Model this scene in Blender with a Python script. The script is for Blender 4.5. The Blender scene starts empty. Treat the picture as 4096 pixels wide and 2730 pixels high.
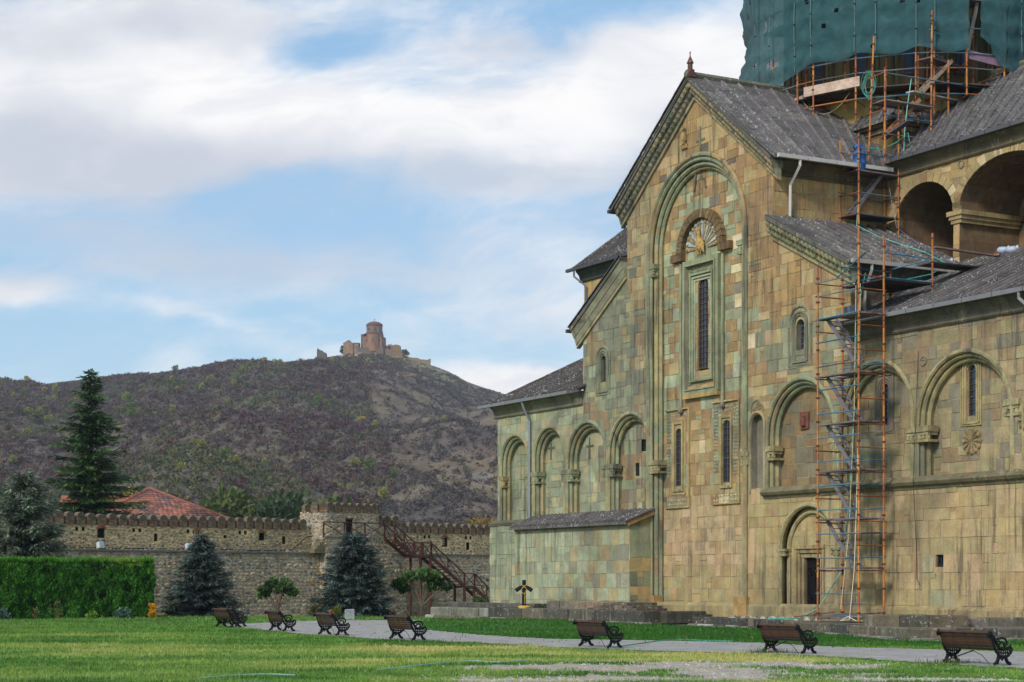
import bpy, math, random
import numpy as np
from mathutils import Vector, noise as mnoise

sc = bpy.context.scene
C = sc.collection
PI = math.pi
rad = math.radians

# ------------------------------------------------------------------ camera
cam_d = bpy.data.cameras.new('camera'); cam = bpy.data.objects.new('camera', cam_d); C.objects.link(cam)
cam.location = (0, 0, 2.0); cam.rotation_euler = (PI/2, 0, 0)
cam_d.sensor_width = 36; cam_d.lens = 65.04; cam_d.shift_y = 0.2351
cam_d.clip_start = 0.5; cam_d.clip_end = 20000
sc.camera = cam
sc.view_settings.view_transform = 'Standard'; sc.view_settings.look = 'None'
sc.view_settings.gamma = 1; sc.view_settings.use_curve_mapping = False
sc.view_settings.exposure = EXPO = 0.55
sc.cycles.max_bounces = 6; sc.cycles.diffuse_bounces = 3; sc.cycles.glossy_bounces = 2
sc.cycles.transparent_max_bounces = 10; sc.cycles.use_denoising = True

# ------------------------------------------------------------------ node helper
class NT:
    def __init__(s, tree): s.t = tree; s.L = tree.links
    def n(s, typ, **kw):
        x = s.t.nodes.new(typ)
        for k, v in kw.items(): setattr(x, k, v)
        return x
    def put(s, sock, v):
        if v is None: return
        if isinstance(v, bpy.types.NodeSocket): s.L.new(v, sock)
        else:
            if hasattr(sock.default_value, '__len__') and not hasattr(v, '__len__'): v = (v, v, v)
            if sock.type == 'RGBA' and len(v) == 3: v = (*v, 1)
            sock.default_value = v
    def m(s, op, a, b=None, c=None):
        x = s.n('ShaderNodeMath', operation=op)
        for i, v in enumerate((a, b, c)):
            if v is not None: s.put(x.inputs[i], v)
        return x.outputs[0]
    def vm(s, op, a, b=None):
        x = s.n('ShaderNodeVectorMath', operation=op)
        s.put(x.inputs[0], a)
        if b is not None: s.put(x.inputs[1], b)
        return x.outputs[0]
    def mix(s, f, a, b, typ='MIX'):
        x = s.n('ShaderNodeMix', data_type='RGBA', blend_type=typ)
        s.put(x.inputs[0], f); s.put(x.inputs[6], a); s.put(x.inputs[7], b)
        return x.outputs[2]
    def rng(s, v, a, b, c=0.0, d=1.0, smooth=False):
        x = s.n('ShaderNodeMapRange', interpolation_type='SMOOTHSTEP' if smooth else 'LINEAR')
        for i, q in enumerate((v, a, b, c, d)): s.put(x.inputs[i], q)
        return x.outputs[0]
    def noise(s, vec, scale, detail=4, rough=0.55, dist=0.0):
        x = s.n('ShaderNodeTexNoise')
        if vec is not None: s.put(x.inputs['Vector'], vec)
        s.put(x.inputs['Scale'], scale); s.put(x.inputs['Detail'], detail)
        s.put(x.inputs['Roughness'], rough); s.put(x.inputs['Distortion'], dist)
        return x.outputs[0]
    def comb(s, x, y, z):
        q = s.n('ShaderNodeCombineXYZ')
        for i, v in enumerate((x, y, z)): s.put(q.inputs[i], v)
        return q.outputs[0]

# ------------------------------------------------------------------ world: Nishita sky under broken cloud
SUN_EL, SUN_AZ = rad(34), rad(217)      # azimuth clockwise from +Y; the low hazy sun stands behind the camera's left shoulder
w = bpy.data.worlds.new('World'); sc.world = w; w.use_nodes = True
w.node_tree.nodes.clear(); N = NT(w.node_tree)
sky = N.n('ShaderNodeTexSky', sky_type='NISHITA')
sky.sun_disc = False; sky.sun_elevation = SUN_EL; sky.sun_rotation = SUN_AZ
sky.air_density = 1.0; sky.dust_density = 0.6; sky.ozone_density = 1.6
tc = N.n('ShaderNodeTexCoord').outputs['Generated']
sx = N.n('ShaderNodeSeparateXYZ'); N.put(sx.inputs[0], tc)
az0 = N.m('MULTIPLY', N.m('ARCTAN2', sx.outputs[0], sx.outputs[1]), 1.8066)
el0 = N.m('MULTIPLY', N.m('ARCSINE', sx.outputs[2]), 1.84)
wv = N.comb(az0, N.m('MULTIPLY', el0, 1.7), 0.0)
wob = N.n('ShaderNodeTexNoise'); N.put(wob.inputs['Vector'], wv); N.put(wob.inputs['Scale'], 3.2); N.put(wob.inputs['Detail'], 5.0)
wx = N.n('ShaderNodeSeparateColor'); N.put(wx.inputs[0], wob.outputs['Color'])
az = N.m('ADD', az0, N.m('MULTIPLY', N.m('SUBTRACT', wx.outputs[0], 0.5), 0.16))
el = N.m('ADD', el0, N.m('MULTIPLY', N.m('SUBTRACT', wx.outputs[1], 0.5), 0.10))
def blob(a0, e0, sa, se, rot, amp):
    c, s_ = math.cos(rad(rot)), math.sin(rad(rot))
    dx = N.m('SUBTRACT', az, a0); dy = N.m('SUBTRACT', el, e0)
    u = N.m('DIVIDE', N.m('ADD', N.m('MULTIPLY', dx, c), N.m('MULTIPLY', dy, s_)), sa)
    v = N.m('DIVIDE', N.m('SUBTRACT', N.m('MULTIPLY', dy, c), N.m('MULTIPLY', dx, s_)), se)
    r2 = N.m('ADD', N.m('MULTIPLY', u, u), N.m('MULTIPLY', v, v))
    return N.m('MULTIPLY', N.m('EXPONENT', N.m('MULTIPLY', r2, -1.0)), amp)
def total(bs):
    t = None
    for b in bs:
        q = blob(*b); t = q if t is None else N.m('ADD', t, q)
    return t
cov = total([(-.40, .49, .20, .10, 8, 1.2), (-.47, .41, .16, .045, 5, .75), (-.17, .435, .16, .050, -4, 1.05),
             (.00, .425, .10, .050, 12, .9), (.10, .475, .11, .050, 30, .95), (-.02, .52, .12, .04, 0, .55), (.2, .50, .10, .06, 20, .7),
             (-.17, .525, .065, .022, 10, -.62), (.13, .575, .09, .03, 8, -.55), (-.05, .36, .36, .030, 3, -.35), (-.2, .39, .1, .018, 12, -.55),
             (-.485, .265, .055, .013, -6, 1.0), (.02, .190, .10, .016, -2, 1.15), (-.30, .245, .25, .012, -12, .30),
             (-.33, .30, .16, .020, 4, .42), (.05, .27, .2, .05, 0, .12), (-.45, .20, .2, .03, 0, .2)])
strv = N.comb(N.m('MULTIPLY', az, 1.0), N.m('MULTIPLY', N.m('ADD', el, N.m('MULTIPLY', az, -0.15)), 2.6), 0.3)
fbm = N.noise(strv, 4.3, 8, 0.6, 0.35)
fine = N.noise(strv, 13.0, 9, 0.68, 0.35)
d0 = N.m('ADD', N.m('ADD', cov, N.m('MULTIPLY', N.m('SUBTRACT', fbm, 0.5), 2.1)), N.m('MULTIPLY', N.m('SUBTRACT', fine, 0.5), 1.0))
above = N.rng(el0, 0.58, 0.9, 0.0, 0.28, True)
d0 = N.m('ADD', d0, above)
alpha = N.rng(d0, -0.30, 0.95, 0.0, 1.0, True)
grey = N.rng(N.m('ADD', N.noise(wv, 3.6, 5, 0.55, 0.3), total([(-.42, .405, .22, .05, 0, .46), (-.33, .53, .16, .03, 10, .26), (.02, .53, .12, .025, 0, .22), (-.05, .385, .3, .025, 4, .3), (-.33, .30, .2, .03, 4, .35), (.17, .41, .06, .05, 0, .3),
                       (.02, .19, .1, .03, 0, -.3), (.03, .44, .09, .04, 25, -.28), (-.25, .47, .15, .04, 0, -.28)])), 0.36, 0.92, 0.0, 1.0, True)
cloudc = N.mix(grey, (8.3, 8.2, 8.2), (4.9, 5.25, 6.0))
cloudc = N.mix(N.rng(N.noise(strv, 9.0, 6, 0.62, 0.5), 0.42, 0.68, 0.0, 0.45, True), cloudc, (5.9, 6.1, 6.7))
hz = N.rng(el0, 0.02, 0.40, 0.80, 0.0, True)
skyc = N.mix(0.55, sky.outputs[0], (2.9, 5.2, 7.7))
skyc = N.mix(hz, skyc, (4.5, 6.2, 7.2))
col = N.mix(alpha, skyc, cloudc)
veil = N.m('MULTIPLY', total([(-.245, .313, .20, .020, -2, .75), (-.05, .388, .17, .022, 6, .85), (-.42, .34, .14, .018, 0, .6), (.13, .40, .10, .05, 20, .5), (-.13, .335, .2, .012, 5, .35)]), N.rng(N.noise(strv, 7.0, 7, 0.62, 0.4), 0.30, 0.62, 0.15, 1.0, True))
col = N.mix(N.m('MINIMUM', veil, 0.8), col, (4.5, 5.2, 6.2))
bg = N.n('ShaderNodeBackground'); N.put(bg.inputs[0], col); N.put(bg.inputs[1], 0.086)
N.L.new(bg.outputs[0], N.n('ShaderNodeOutputWorld').inputs[0])

# ------------------------------------------------------------------ sun: veiled by thin cloud
sd = bpy.data.lights.new('sun', 'SUN'); sd.energy = 1.8; sd.angle = rad(11); sd.color = (1.0, 0.95, 0.88)
sun = bpy.data.objects.new('sun', sd); C.objects.link(sun)
sv = Vector((math.sin(SUN_AZ)*math.cos(SUN_EL), math.cos(SUN_AZ)*math.cos(SUN_EL), math.sin(SUN_EL)))
sun.rotation_euler = sv.to_track_quat('Z', 'Y').to_euler(); sun.location = sv*300 + Vector((0, 0, 0))

# ------------------------------------------------------------------ colours and materials
def S(r, g, b, k=1.0):
    f = lambda c: ((c/255+0.055)/1.055)**2.4 if c > 10 else c/255/12.92
    return (f(r)*k, f(g)*k, f(b)*k)
def jit(c, a, R):
    k = 1+R.uniform(-a, a)
    return tuple(max(0.0, x*k*(1+R.uniform(-a, a)*0.3)) for x in c)
def lerp(a, b, t): return tuple(x+(y-x)*t for x, y in zip(a, b))

MATS = {}
def mat(name, base=None, rough=0.85, var=0.25, scale=3.0, fine=18.0, streak=0.0, lichen=None, bump=0.25, metal=0.0, spec=0.3, coord='Object', transl=0.0, tint=None):
    """a procedural material: colour (attribute Col unless base is given), two noises, optional rain streaks and lichen specks"""
    if name in MATS: return MATS[name]
    m = bpy.data.materials.new(name); m.use_nodes = True
    nt = m.node_tree; nt.nodes.clear(); N = NT(nt)
    co = N.n('ShaderNodeTexCoord').outputs[coord]
    if base is None:
        a = N.n('ShaderNodeAttribute', attribute_name='Col'); c = a.outputs['Color']
    else: c = (*base, 1)
    if tint: c = N.mix(1.0, c, tint, 'MULTIPLY')
    n1 = N.noise(co, scale, 5, 0.6, 0.2); n2 = N.noise(co, fine, 4, 0.6)
    k = N.m('ADD', N.rng(n1, 0.3, 0.7, 1-var, 1+var), N.rng(n2, 0.3, 0.7, -var*0.6, var*0.6))
    c = N.mix(1.0, c, N.comb(k, k, k), 'MULTIPLY')
    if streak > 0:
        sv_ = N.vm('MULTIPLY', co, (2.6, 2.6, 0.16))
        st = N.rng(N.noise(sv_, 1.3, 6, 0.65, 0.3), 0.49, 0.64, 0.0, min(1, streak*1.25), True)
        zone = N.rng(N.noise(co, 0.16, 3, 0.5, 0.3), 0.42, 0.60, 0.18, 1.0, True)
        c = N.mix(N.m('MULTIPLY', st, zone), c, (0.06, 0.056, 0.045))
        st2 = N.rng(N.noise(N.vm('ADD', sv_, (31.0, 7.0, 3.0)), 1.9, 6, 0.65, 0.2), 0.55, 0.68, 0.0, streak*0.8, True)
        c = N.mix(N.m('MULTIPLY', st2, zone), c, (0.50, 0.43, 0.30))
        bl = N.rng(N.noise(co, 0.30, 6, 0.62, 0.6), 0.47, 0.68, 0.0, streak*0.75, True)
        c = N.mix(bl, c, (0.075, 0.072, 0.056))
    if lichen:
        lv = N.noise(N.vm('MULTIPLY', co, lichen[2]), lichen[0], 4, 0.65, 0.4)
        lm = N.m('MULTIPLY', N.rng(lv, lichen[1], lichen[1]+0.05), N.rng(N.noise(co, 0.5, 3), 0.34, 0.6))
        c = N.mix(lm, c, lichen[3])
    b = N.n('ShaderNodeBsdfPrincipled')
    N.put(b.inputs['Base Color'], c); N.put(b.inputs['Roughness'], rough); N.put(b.inputs['Metallic'], metal)
    N.put(b.inputs['Specular IOR Level'], spec)
    if bump > 0:
        bp = N.n('ShaderNodeBump'); N.put(bp.inputs['Strength'], bump); N.put(bp.inputs['Distance'], 0.03)
        N.put(bp.inputs['Height'], N.m('ADD', n2, N.m('MULTIPLY', n1, 0.6))); N.L.new(bp.outputs[0], b.inputs['Normal'])
    out = N.n('ShaderNodeOutputMaterial')
    if transl > 0:
        tr = N.n('ShaderNodeBsdfTranslucent'); N.put(tr.inputs[0], c)
        mx = N.n('ShaderNodeMixShader'); N.put(mx.inputs[0], transl)
        N.L.new(b.outputs[0], mx.inputs[1]); N.L.new(tr.outputs[0], mx.inputs[2]); N.L.new(mx.outputs[0], out.inputs[0])
    else: N.L.new(b.outputs[0], out.inputs[0])
    MATS[name] = m
    return m

M_STONE = mat('ashlar', tint=(1.14, 1.12, 1.14), rough=0.9, var=0.20, scale=1.6, fine=11, streak=0.55, bump=0.35)
M_MORTAR = mat('mortar', base=S(178, 160, 126), rough=0.95, var=0.25, scale=2, fine=14, streak=0.6)
M_MOULD = mat('moulding_stone', tint=(1.10, 1.09, 1.11), rough=0.9, var=0.25, scale=1.8, fine=12, streak=0.6, bump=0.35)
M_CARVE = mat('carved_stone', rough=0.95, var=0.40, scale=4, fine=22, streak=0.5, bump=0.8)
M_ROOF = mat('roof_stone', rough=0.8, var=0.30, scale=1.5, fine=16, lichen=(10.0, 0.575, (1.0, 1.0, 0.5), (0.46, 0.46, 0.43)), bump=0.3)
M_METAL = mat('painted_metal', rough=0.55, var=0.12, scale=1.5, fine=9, bump=0.05, spec=0.5)
M_RUST = mat('tube_paint', rough=0.6, var=0.28, scale=2.2, fine=14, bump=0.1, spec=0.4)
M_DECK = mat('deck_wood', rough=0.85, var=0.30, scale=2, fine=12)
M_GLASS = mat('window_glass', base=(0.020, 0.034, 0.062), rough=0.10, var=0.2, scale=0.8, fine=3, bump=0.03, spec=0.6)
M_RUBBLE = mat('rubble', rough=0.95, var=0.28, scale=2.2, fine=15, streak=0.25, bump=0.4)
M_WARM = mat('warm_mortar', base=S(206, 184, 138), rough=0.95, var=0.30, scale=1.3, fine=9, streak=0.4, bump=0.5)
M_LIME = mat('lime_mortar', base=S(184, 170, 146), rough=0.95, var=0.30, scale=1.3, fine=9, streak=0.45, bump=0.5)
M_BRICK = mat('brick_merlon', rough=0.95, var=0.35, scale=3, fine=16, streak=0.3, bump=0.5)
M_TILE = mat('clay_tile', rough=0.8, var=0.22, scale=1.2, fine=8, bump=0.2)
M_LEAF = mat('foliage', rough=0.6, var=0.25, scale=1.5, fine=7, bump=0.0, spec=0.25, transl=0.22)
M_BARK = mat('bark', rough=0.95, var=0.35, scale=6, fine=30, bump=0.6)
M_IRON = mat('cast_iron', base=S(13, 14, 17), rough=0.6, var=0.3, scale=8, fine=40, bump=0.15, spec=0.25)
M_WOOD = mat('bench_wood', rough=0.55, var=0.3, scale=5, fine=30, bump=0.1, spec=0.4)
M_PLAST = mat('plastic', rough=0.45, var=0.1, scale=3, fine=15, bump=0.02, spec=0.5)
M_LOWST = mat('plinth_stone', rough=0.95, var=0.35, scale=1.6, fine=13, streak=0.55, lichen=(6.0, 0.60, (1, 1, 1), (0.40, 0.40, 0.36)), bump=0.5)
M_GRASS = mat('grass_blade', rough=0.6, var=0.18, scale=0.8, fine=5, bump=0.0, spec=0.2, transl=0.3)

# ------------------------------------------------------------------ mesh builder
class MB:
    def __init__(s): s.v = []; s.f = []; s.c = []
    def add(s, vs, fs, col=(1, 1, 1)):
        o = len(s.v); s.v += [tuple(p) for p in vs]
        s.f += [tuple(i+o for i in f) for f in fs]
        if isinstance(col, list): s.c += col
        else: s.c += [col]*len(fs)
        return s
    def box(s, a, b, col=(1, 1, 1)):
        (x0, y0, z0), (x1, y1, z1) = a, b
        return s.add([(x0, y0, z0), (x1, y0, z0), (x1, y1, z0), (x0, y1, z0), (x0, y0, z1), (x1, y0, z1), (x1, y1, z1), (x0, y1, z1)],
                     [(0, 3, 2, 1), (4, 5, 6, 7), (0, 1, 5, 4), (1, 2, 6, 5), (2, 3, 7, 6), (3, 0, 4, 7)], col)
    def hexa(s, p, col=(1, 1, 1)):
        return s.add(p, [(0, 3, 2, 1), (4, 5, 6, 7), (0, 1, 5, 4), (1, 2, 6, 5), (2, 3, 7, 6), (3, 0, 4, 7)], col)
    def beam(s, p, q, w, h, col=(1, 1, 1), up=(0, 0, 1)):
        p, q = Vector(p), Vector(q); d = (q-p).normalized(); up = Vector(up)
        if abs(d.dot(up)) > 0.98: up = Vector((1, 0, 0))
        r = d.cross(up).normalized()*(w/2); u = r.cross(d).normalized()*(h/2)
        return s.hexa([p-r-u, p+r-u, q+r-u, q-r-u, p-r+u, p+r+u, q+r+u, q-r+u], col)
    def tube(s, pts, r, n=6, col=(1, 1, 1), cap=True):
        """tube along a polyline; r a number or a list; col a colour or a list per segment"""
        pts = [Vector(p) for p in pts]; k = len(pts)
        rs = r if isinstance(r, (list, tuple)) else [r]*k
        T = []
        for i in range(k):
            a = pts[max(i-1, 0)]; b = pts[min(i+1, k-1)]; T.append((b-a).normalized())
        up = Vector((0, 0, 1)) if abs(T[0].z) < 0.9 else Vector((1, 0, 0))
        x = T[0].cross(up).normalized(); vs = []
        for i in range(k):
            x = (x-T[i]*x.dot(T[i])).normalized(); y = T[i].cross(x)
            for j in range(n):
                a = 2*PI*j/n; vs.append(pts[i]+(x*math.cos(a)+y*math.sin(a))*rs[i])
        fs = []; cs = []
        for i in range(k-1):
            cc = col[i % len(col)] if isinstance(col, list) else col
            for j in range(n):
                fs.append((i*n+j, i*n+(j+1) % n, (i+1)*n+(j+1) % n, (i+1)*n+j)); cs.append(cc)
        if cap:
            fs.append(tuple(range(n))[::-1]); cs.append(cs[0]); fs.append(tuple((k-1)*n+j for j in range(n))); cs.append(cs[-1])
        return s.add(vs, fs, cs)
    def ball(s, c, r, col=(1, 1, 1), n=8, m=5, sz=1.0):
        vs = []; fs = []
        for i in range(1, m):
            t = PI*i/m
            for j in range(n):
                a = 2*PI*j/n; vs.append((c[0]+r*math.sin(t)*math.cos(a), c[1]+r*math.sin(t)*math.sin(a), c[2]+r*sz*math.cos(t)))
        vs += [(c[0], c[1], c[2]+r*sz), (c[0], c[1], c[2]-r*sz)]; T = len(vs)-2
        for i in range(m-2):
            for j in range(n): fs.append((i*n+j, i*n+(j+1) % n, (i+1)*n+(j+1) % n, (i+1)*n+j))
        for j in range(n):
            fs.append((T, (j+1) % n, j)); fs.append((T+1, (m-2)*n+j, (m-2)*n+(j+1) % n))
        return s.add(vs, fs, col)
    def lathe(s, prof, c=(0, 0, 0), n=16, col=(1, 1, 1), a0=0.0, a1=2*PI):
        full = abs(a1-a0-2*PI) < 1e-6; k = n if full else n+1; vs = []
        for r, z in prof:
            for j in range(k):
                a = a0+(a1-a0)*j/n; vs.append((c[0]+r*math.cos(a), c[1]+r*math.sin(a), c[2]+z))
        fs = []
        for i in range(len(prof)-1):
            for j in range(n): fs.append((i*k+j, i*k+(j+1) % k, (i+1)*k+(j+1) % k, (i+1)*k+j))
        return s.add(vs, fs, col)
    def mesh(s, name, m, smooth=False, base=(0, 0, 0)):
        me = bpy.data.meshes.new(name)
        vs = s.v if base == (0, 0, 0) else [(x-base[0], y-base[1], z-base[2]) for x, y, z in s.v]
        me.from_pydata(vs, [], s.f)
        at = me.attributes.new('Col', 'FLOAT_COLOR', 'FACE')
        ca = np.ones((len(s.f), 4), dtype=np.float32)
        if s.c: ca[:, :3] = np.array(s.c, dtype=np.float32)
        at.data.foreach_set('color', ca.ravel())
        me.materials.append(m)
        if smooth: me.polygons.foreach_set('use_smooth', [True]*len(s.f))
        me.update(); return me
    def build(s, name, m, parent=None, kind=None, smooth=False, base=(0, 0, 0)):
        return obj(name, s.mesh(name, m, smooth, base), parent, kind)

def obj(name, me, parent=None, kind=None):
    o = bpy.data.objects.new(name, me); C.objects.link(o)
    if parent is not None: o.parent = parent
    if kind: o['kind'] = kind
    return o
def tag(o, label=None, cat=None, group=None, kind=None):
    if label: o['label'] = label
    if cat: o['category'] = cat
    if group: o['group'] = group
    if kind: o['kind'] = kind
    return o
def thing(name, label, cat, loc=(0, 0, 0), rz=0.0, group=None):
    o = bpy.data.objects.new(name, None); C.objects.link(o); o.empty_display_size = 0.3
    o.location = loc; o.rotation_euler = (0, 0, rz)
    return tag(o, label, cat, group)
def copy_tree(o, parent=None):
    c = o.copy(); C.objects.link(c)
    if parent is not None: c.parent = parent
    for ch in list(o.children): copy_tree(ch, c)
    return c
def np_mesh(name, V, F, col, m, parent=None, kind=None, smooth=False):
    """V (n,3), F (k,3|4), col (k,3) straight from numpy"""
    me = bpy.data.meshes.new(name); n, k, w_ = len(V), len(F), F.shape[1]
    me.vertices.add(n); me.vertices.foreach_set('co', np.asarray(V, np.float32).ravel())
    me.loops.add(k*w_); me.loops.foreach_set('vertex_index', np.asarray(F, np.int32).ravel())
    me.polygons.add(k); me.polygons.foreach_set('loop_start', np.arange(0, k*w_, w_, dtype=np.int32))
    if smooth: me.polygons.foreach_set('use_smooth', np.ones(k, bool))
    at = me.attributes.new('Col', 'FLOAT_COLOR', 'FACE')
    ca = np.ones((k, 4), np.float32); ca[:, :3] = col; at.data.foreach_set('color', ca.ravel())
    me.materials.append(m); me.update(calc_edges=True)
    return obj(name, me, parent, kind)

# ------------------------------------------------------------------ the cathedral's own frame: u along the facade, v into the building, z up
TH = math.atan2(-0.8773, 0.4799)
EU = Vector((0.4799, -0.8773, 0)); EV = Vector((0.8773, 0.4799, 0)); O0 = Vector((8.618, 87.37, 0))
def W(u, v, z=0.0): return O0+EU*u+EV*v+Vector((0, 0, z))
def uvthing(name, label, cat, u, v, z, group=None): return thing(name, label, cat, W(u, v, z), TH, group)

# ------------------------------------------------------------------ convex polygon tools for coursed masonry
def _cut(poly, a, b, keep_left=True):
    out = []; n = len(poly); ax, ay = a; dx, dy = b[0]-a[0], b[1]-a[1]
    sd_ = lambda p: (dx*(p[1]-ay)-dy*(p[0]-ax))*(1 if keep_left else -1)
    for i in range(n):
        p, q = poly[i], poly[(i+1) % n]; sp, sq = sd_(p), sd_(q)
        if sp >= 0: out.append(p)
        if sp*sq < 0:
            t = sp/(sp-sq); out.append((p[0]+(q[0]-p[0])*t, p[1]+(q[1]-p[1])*t))
    return out if len(out) >= 3 else []
def parea(p): return abs(sum(p[i][0]*p[(i+1) % len(p)][1]-p[(i+1) % len(p)][0]*p[i][1] for i in range(len(p))))/2
def bbox(p): xs = [q[0] for q in p]; ys = [q[1] for q in p]; return min(xs), max(xs), min(ys), max(ys)
def overlap(a, b): return a[0] < b[1] and b[0] < a[1] and a[2] < b[3] and b[2] < a[3]
def inter(p, conv):
    for i in range(len(conv)):
        p = _cut(p, conv[i], conv[(i+1) % len(conv)])
        if not p: return []
    return p
def minus(p, conv):
    if not overlap(bbox(p), bbox(conv)): return [p]
    res = []; rest = p
    for i in range(len(conv)):
        a, b = conv[i], conv[(i+1) % len(conv)]
        o = _cut(rest, a, b, False)
        if o and parea(o) > 1e-5: res.append(o)
        rest = _cut(rest, a, b, True)
        if not rest: break
    return res
def carve(polys, holes):
    for h in holes:
        nx = []
        for p in polys: nx += minus(p, h)
        polys = nx
    return polys
def rect(a, b, c, d): return [(a, c), (b, c), (b, d), (a, d)]
def archp(c, r, zs, zb, n=18, rz=None):
    rz = rz or r
    return [(c-r, zb), (c+r, zb)]+[(c+r*math.cos(PI*i/n), zs+rz*math.sin(PI*i/n)) for i in range(n+1)]
# ================================================================== THE CATHEDRAL
cath = thing('cathedral', 'large old cathedral of patchwork sandstone with its dome wrapped in green netting', 'cathedral', W(0, 0, 0), TH)
R = random.Random(11)

tan_, ochre, brown, dbrown = S(170, 148, 102), S(166, 134, 84), S(146, 116, 78), S(116, 94, 70)
green, pgreen, gray, slate = S(138, 143, 112), S(160, 166, 134), S(122, 116, 98), S(82, 80, 74)
cream, pink, olive, ggreen = S(204, 184, 146), S(178, 152, 114), S(156, 142, 96), S(116, 120, 98)
sage, umber = S(142, 142, 110), S(140, 126, 96)
def pick(R, *tab):
    t = R.random()*sum(w_ for w_, _ in tab)
    for w_, c in tab:
        t -= w_
        if t <= 0: return c
    return tab[-1][1]
def fac_col(u, z, R):
    u += R.uniform(-.6, .6); z += R.uniform(-.4, .4)
    if u < -10:
        if z < 5.3: c = pick(R, (4, pgreen), (2.5, green), (.8, ggreen), (1.0, tan_), (.5, ochre), (.8, gray))
        else: c = pick(R, (3, green), (2, pgreen), (1.5, gray), (1.6, tan_), (1, ggreen), (.4, ochre))
    elif u < -3.6:
        if z < 5.3: c = pick(R, (3, pgreen), (2, green), (2.2, tan_), (.9, ochre), (1, gray))
        elif z < 9: c = pick(R, (2, gray), (1.5, olive), (2, brown), (2, green), (.8, dbrown))
        elif z < 17 and u < -5.2: c = pick(R, (3, ggreen), (2, gray), (2, green), (1, brown), (1, olive))
        elif z < 13: c = pick(R, (3, brown), (3, tan_), (1, olive), (1, pink))
        else: c = pick(R, (4, brown), (3, ochre), (2, tan_), (1, green), (.5, slate))
    elif u < 4.1:
        if z > 17.5: c = pick(R, (4, brown), (3, ochre), (2.5, tan_), (.7, green), (1.0, slate), (.7, pink))
        elif z > 9.2: c = pick(R, (3, green), (2.6, pgreen), (3, brown), (.6, ochre), (.55, cream), (.8, olive))
        elif z > 5.5: c = pick(R, (4, brown), (3, tan_), (1.3, green), (.7, cream), (1, olive))
        elif z > 2.4: c = pick(R, (5, pink), (3, tan_), (1.6, brown), (.4, gray))
        else: c = pick(R, (5, olive), (4, tan_), (1, ochre), (.5, green))
    elif u < 11.3:
        if z > 13.5: c = pick(R, (4, brown), (3, ochre), (2.5, tan_), (.8, olive), (.3, green))
        elif z > 9.4: c = pick(R, (2, brown), (2.4, tan_), (2.0 if u < 7 else 3.4, ggreen), (1.2, green), (1, pink), (.4, cream))
        elif z > 6: c = pick(R, (2.5, gray), (2.5, brown), (2, tan_), (1.2, green), (.5, pgreen), (1, olive))
        else: c = pick(R, (5, tan_), (3.5, olive), (1.5, ochre), (.8, brown))
    else:
        if z > 6: c = pick(R, (3, gray), (3, tan_), (3, brown), (1.5, olive), (.5, pink), (.3, ggreen))
        elif 15.4 < u < 17.6 and z < 3.2: c = pick(R, (3, olive), (2, green), (1, tan_))
        else: c = pick(R, (5, tan_), (2.5, olive), (2, ochre), (1.6, pink), (.7, brown))
    # neighbouring blocks weather towards one tone; the chequered bay and the gable keep more of their contrast
    if u < -10: base, k = (S(150, 156, 126), .58)
    elif u < -3.6: base, k = (S(146, 146, 118), .42) if z < 5.3 else (S(120, 114, 92), .30) if z < 9 else (S(124, 126, 106), .40)
    elif u < 4.1: base, k = (S(154, 128, 90), .20) if z > 17.5 else (S(150, 142, 106), .16) if z > 9.2 else (S(160, 140, 102), .26) if z > 5.5 else (S(176, 152, 116), .50) if z > 2.4 else (S(162, 146, 104), .56)
    elif u < 11.3: base, k = (S(154, 130, 94), .32) if z > 13.5 else (S(148, 136, 106), .28) if z > 6 else (S(164, 148, 106), .56)
    else: base, k = (S(140, 130, 106), .46) if z > 6 else (S(170, 150, 112), .44)
    return jit(lerp(c, base, k), .10, R)
def bay_col(u, z, R):
    if z < 9.4: return fac_col(u, z, R)
    c = pick(R, (3.2, green), (1.5, pgreen), (3.4, brown), (1.0, ochre), (.22, cream), (1.2, tan_), (.4, gray))
    return jit(lerp(c, S(152, 144, 110), .14), .09, R)
def ochre_col(u, z, R): return jit(lerp(pick(R, (4, ochre), (3, brown), (3, tan_), (.8, olive), (.4, gray), (.3, cream)), S(176, 146, 94), .42), .11, R)
def green_col(u, z, R): return jit(pick(R, (3, green), (2, ggreen), (1, olive), (1, tan_)), .12, R)
def dark_col(u, z, R): return jit(lerp(pick(R, (3, gray), (3, brown), (2, dbrown), (2, olive)), S(120, 106, 78), .5), .10, R)

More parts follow.
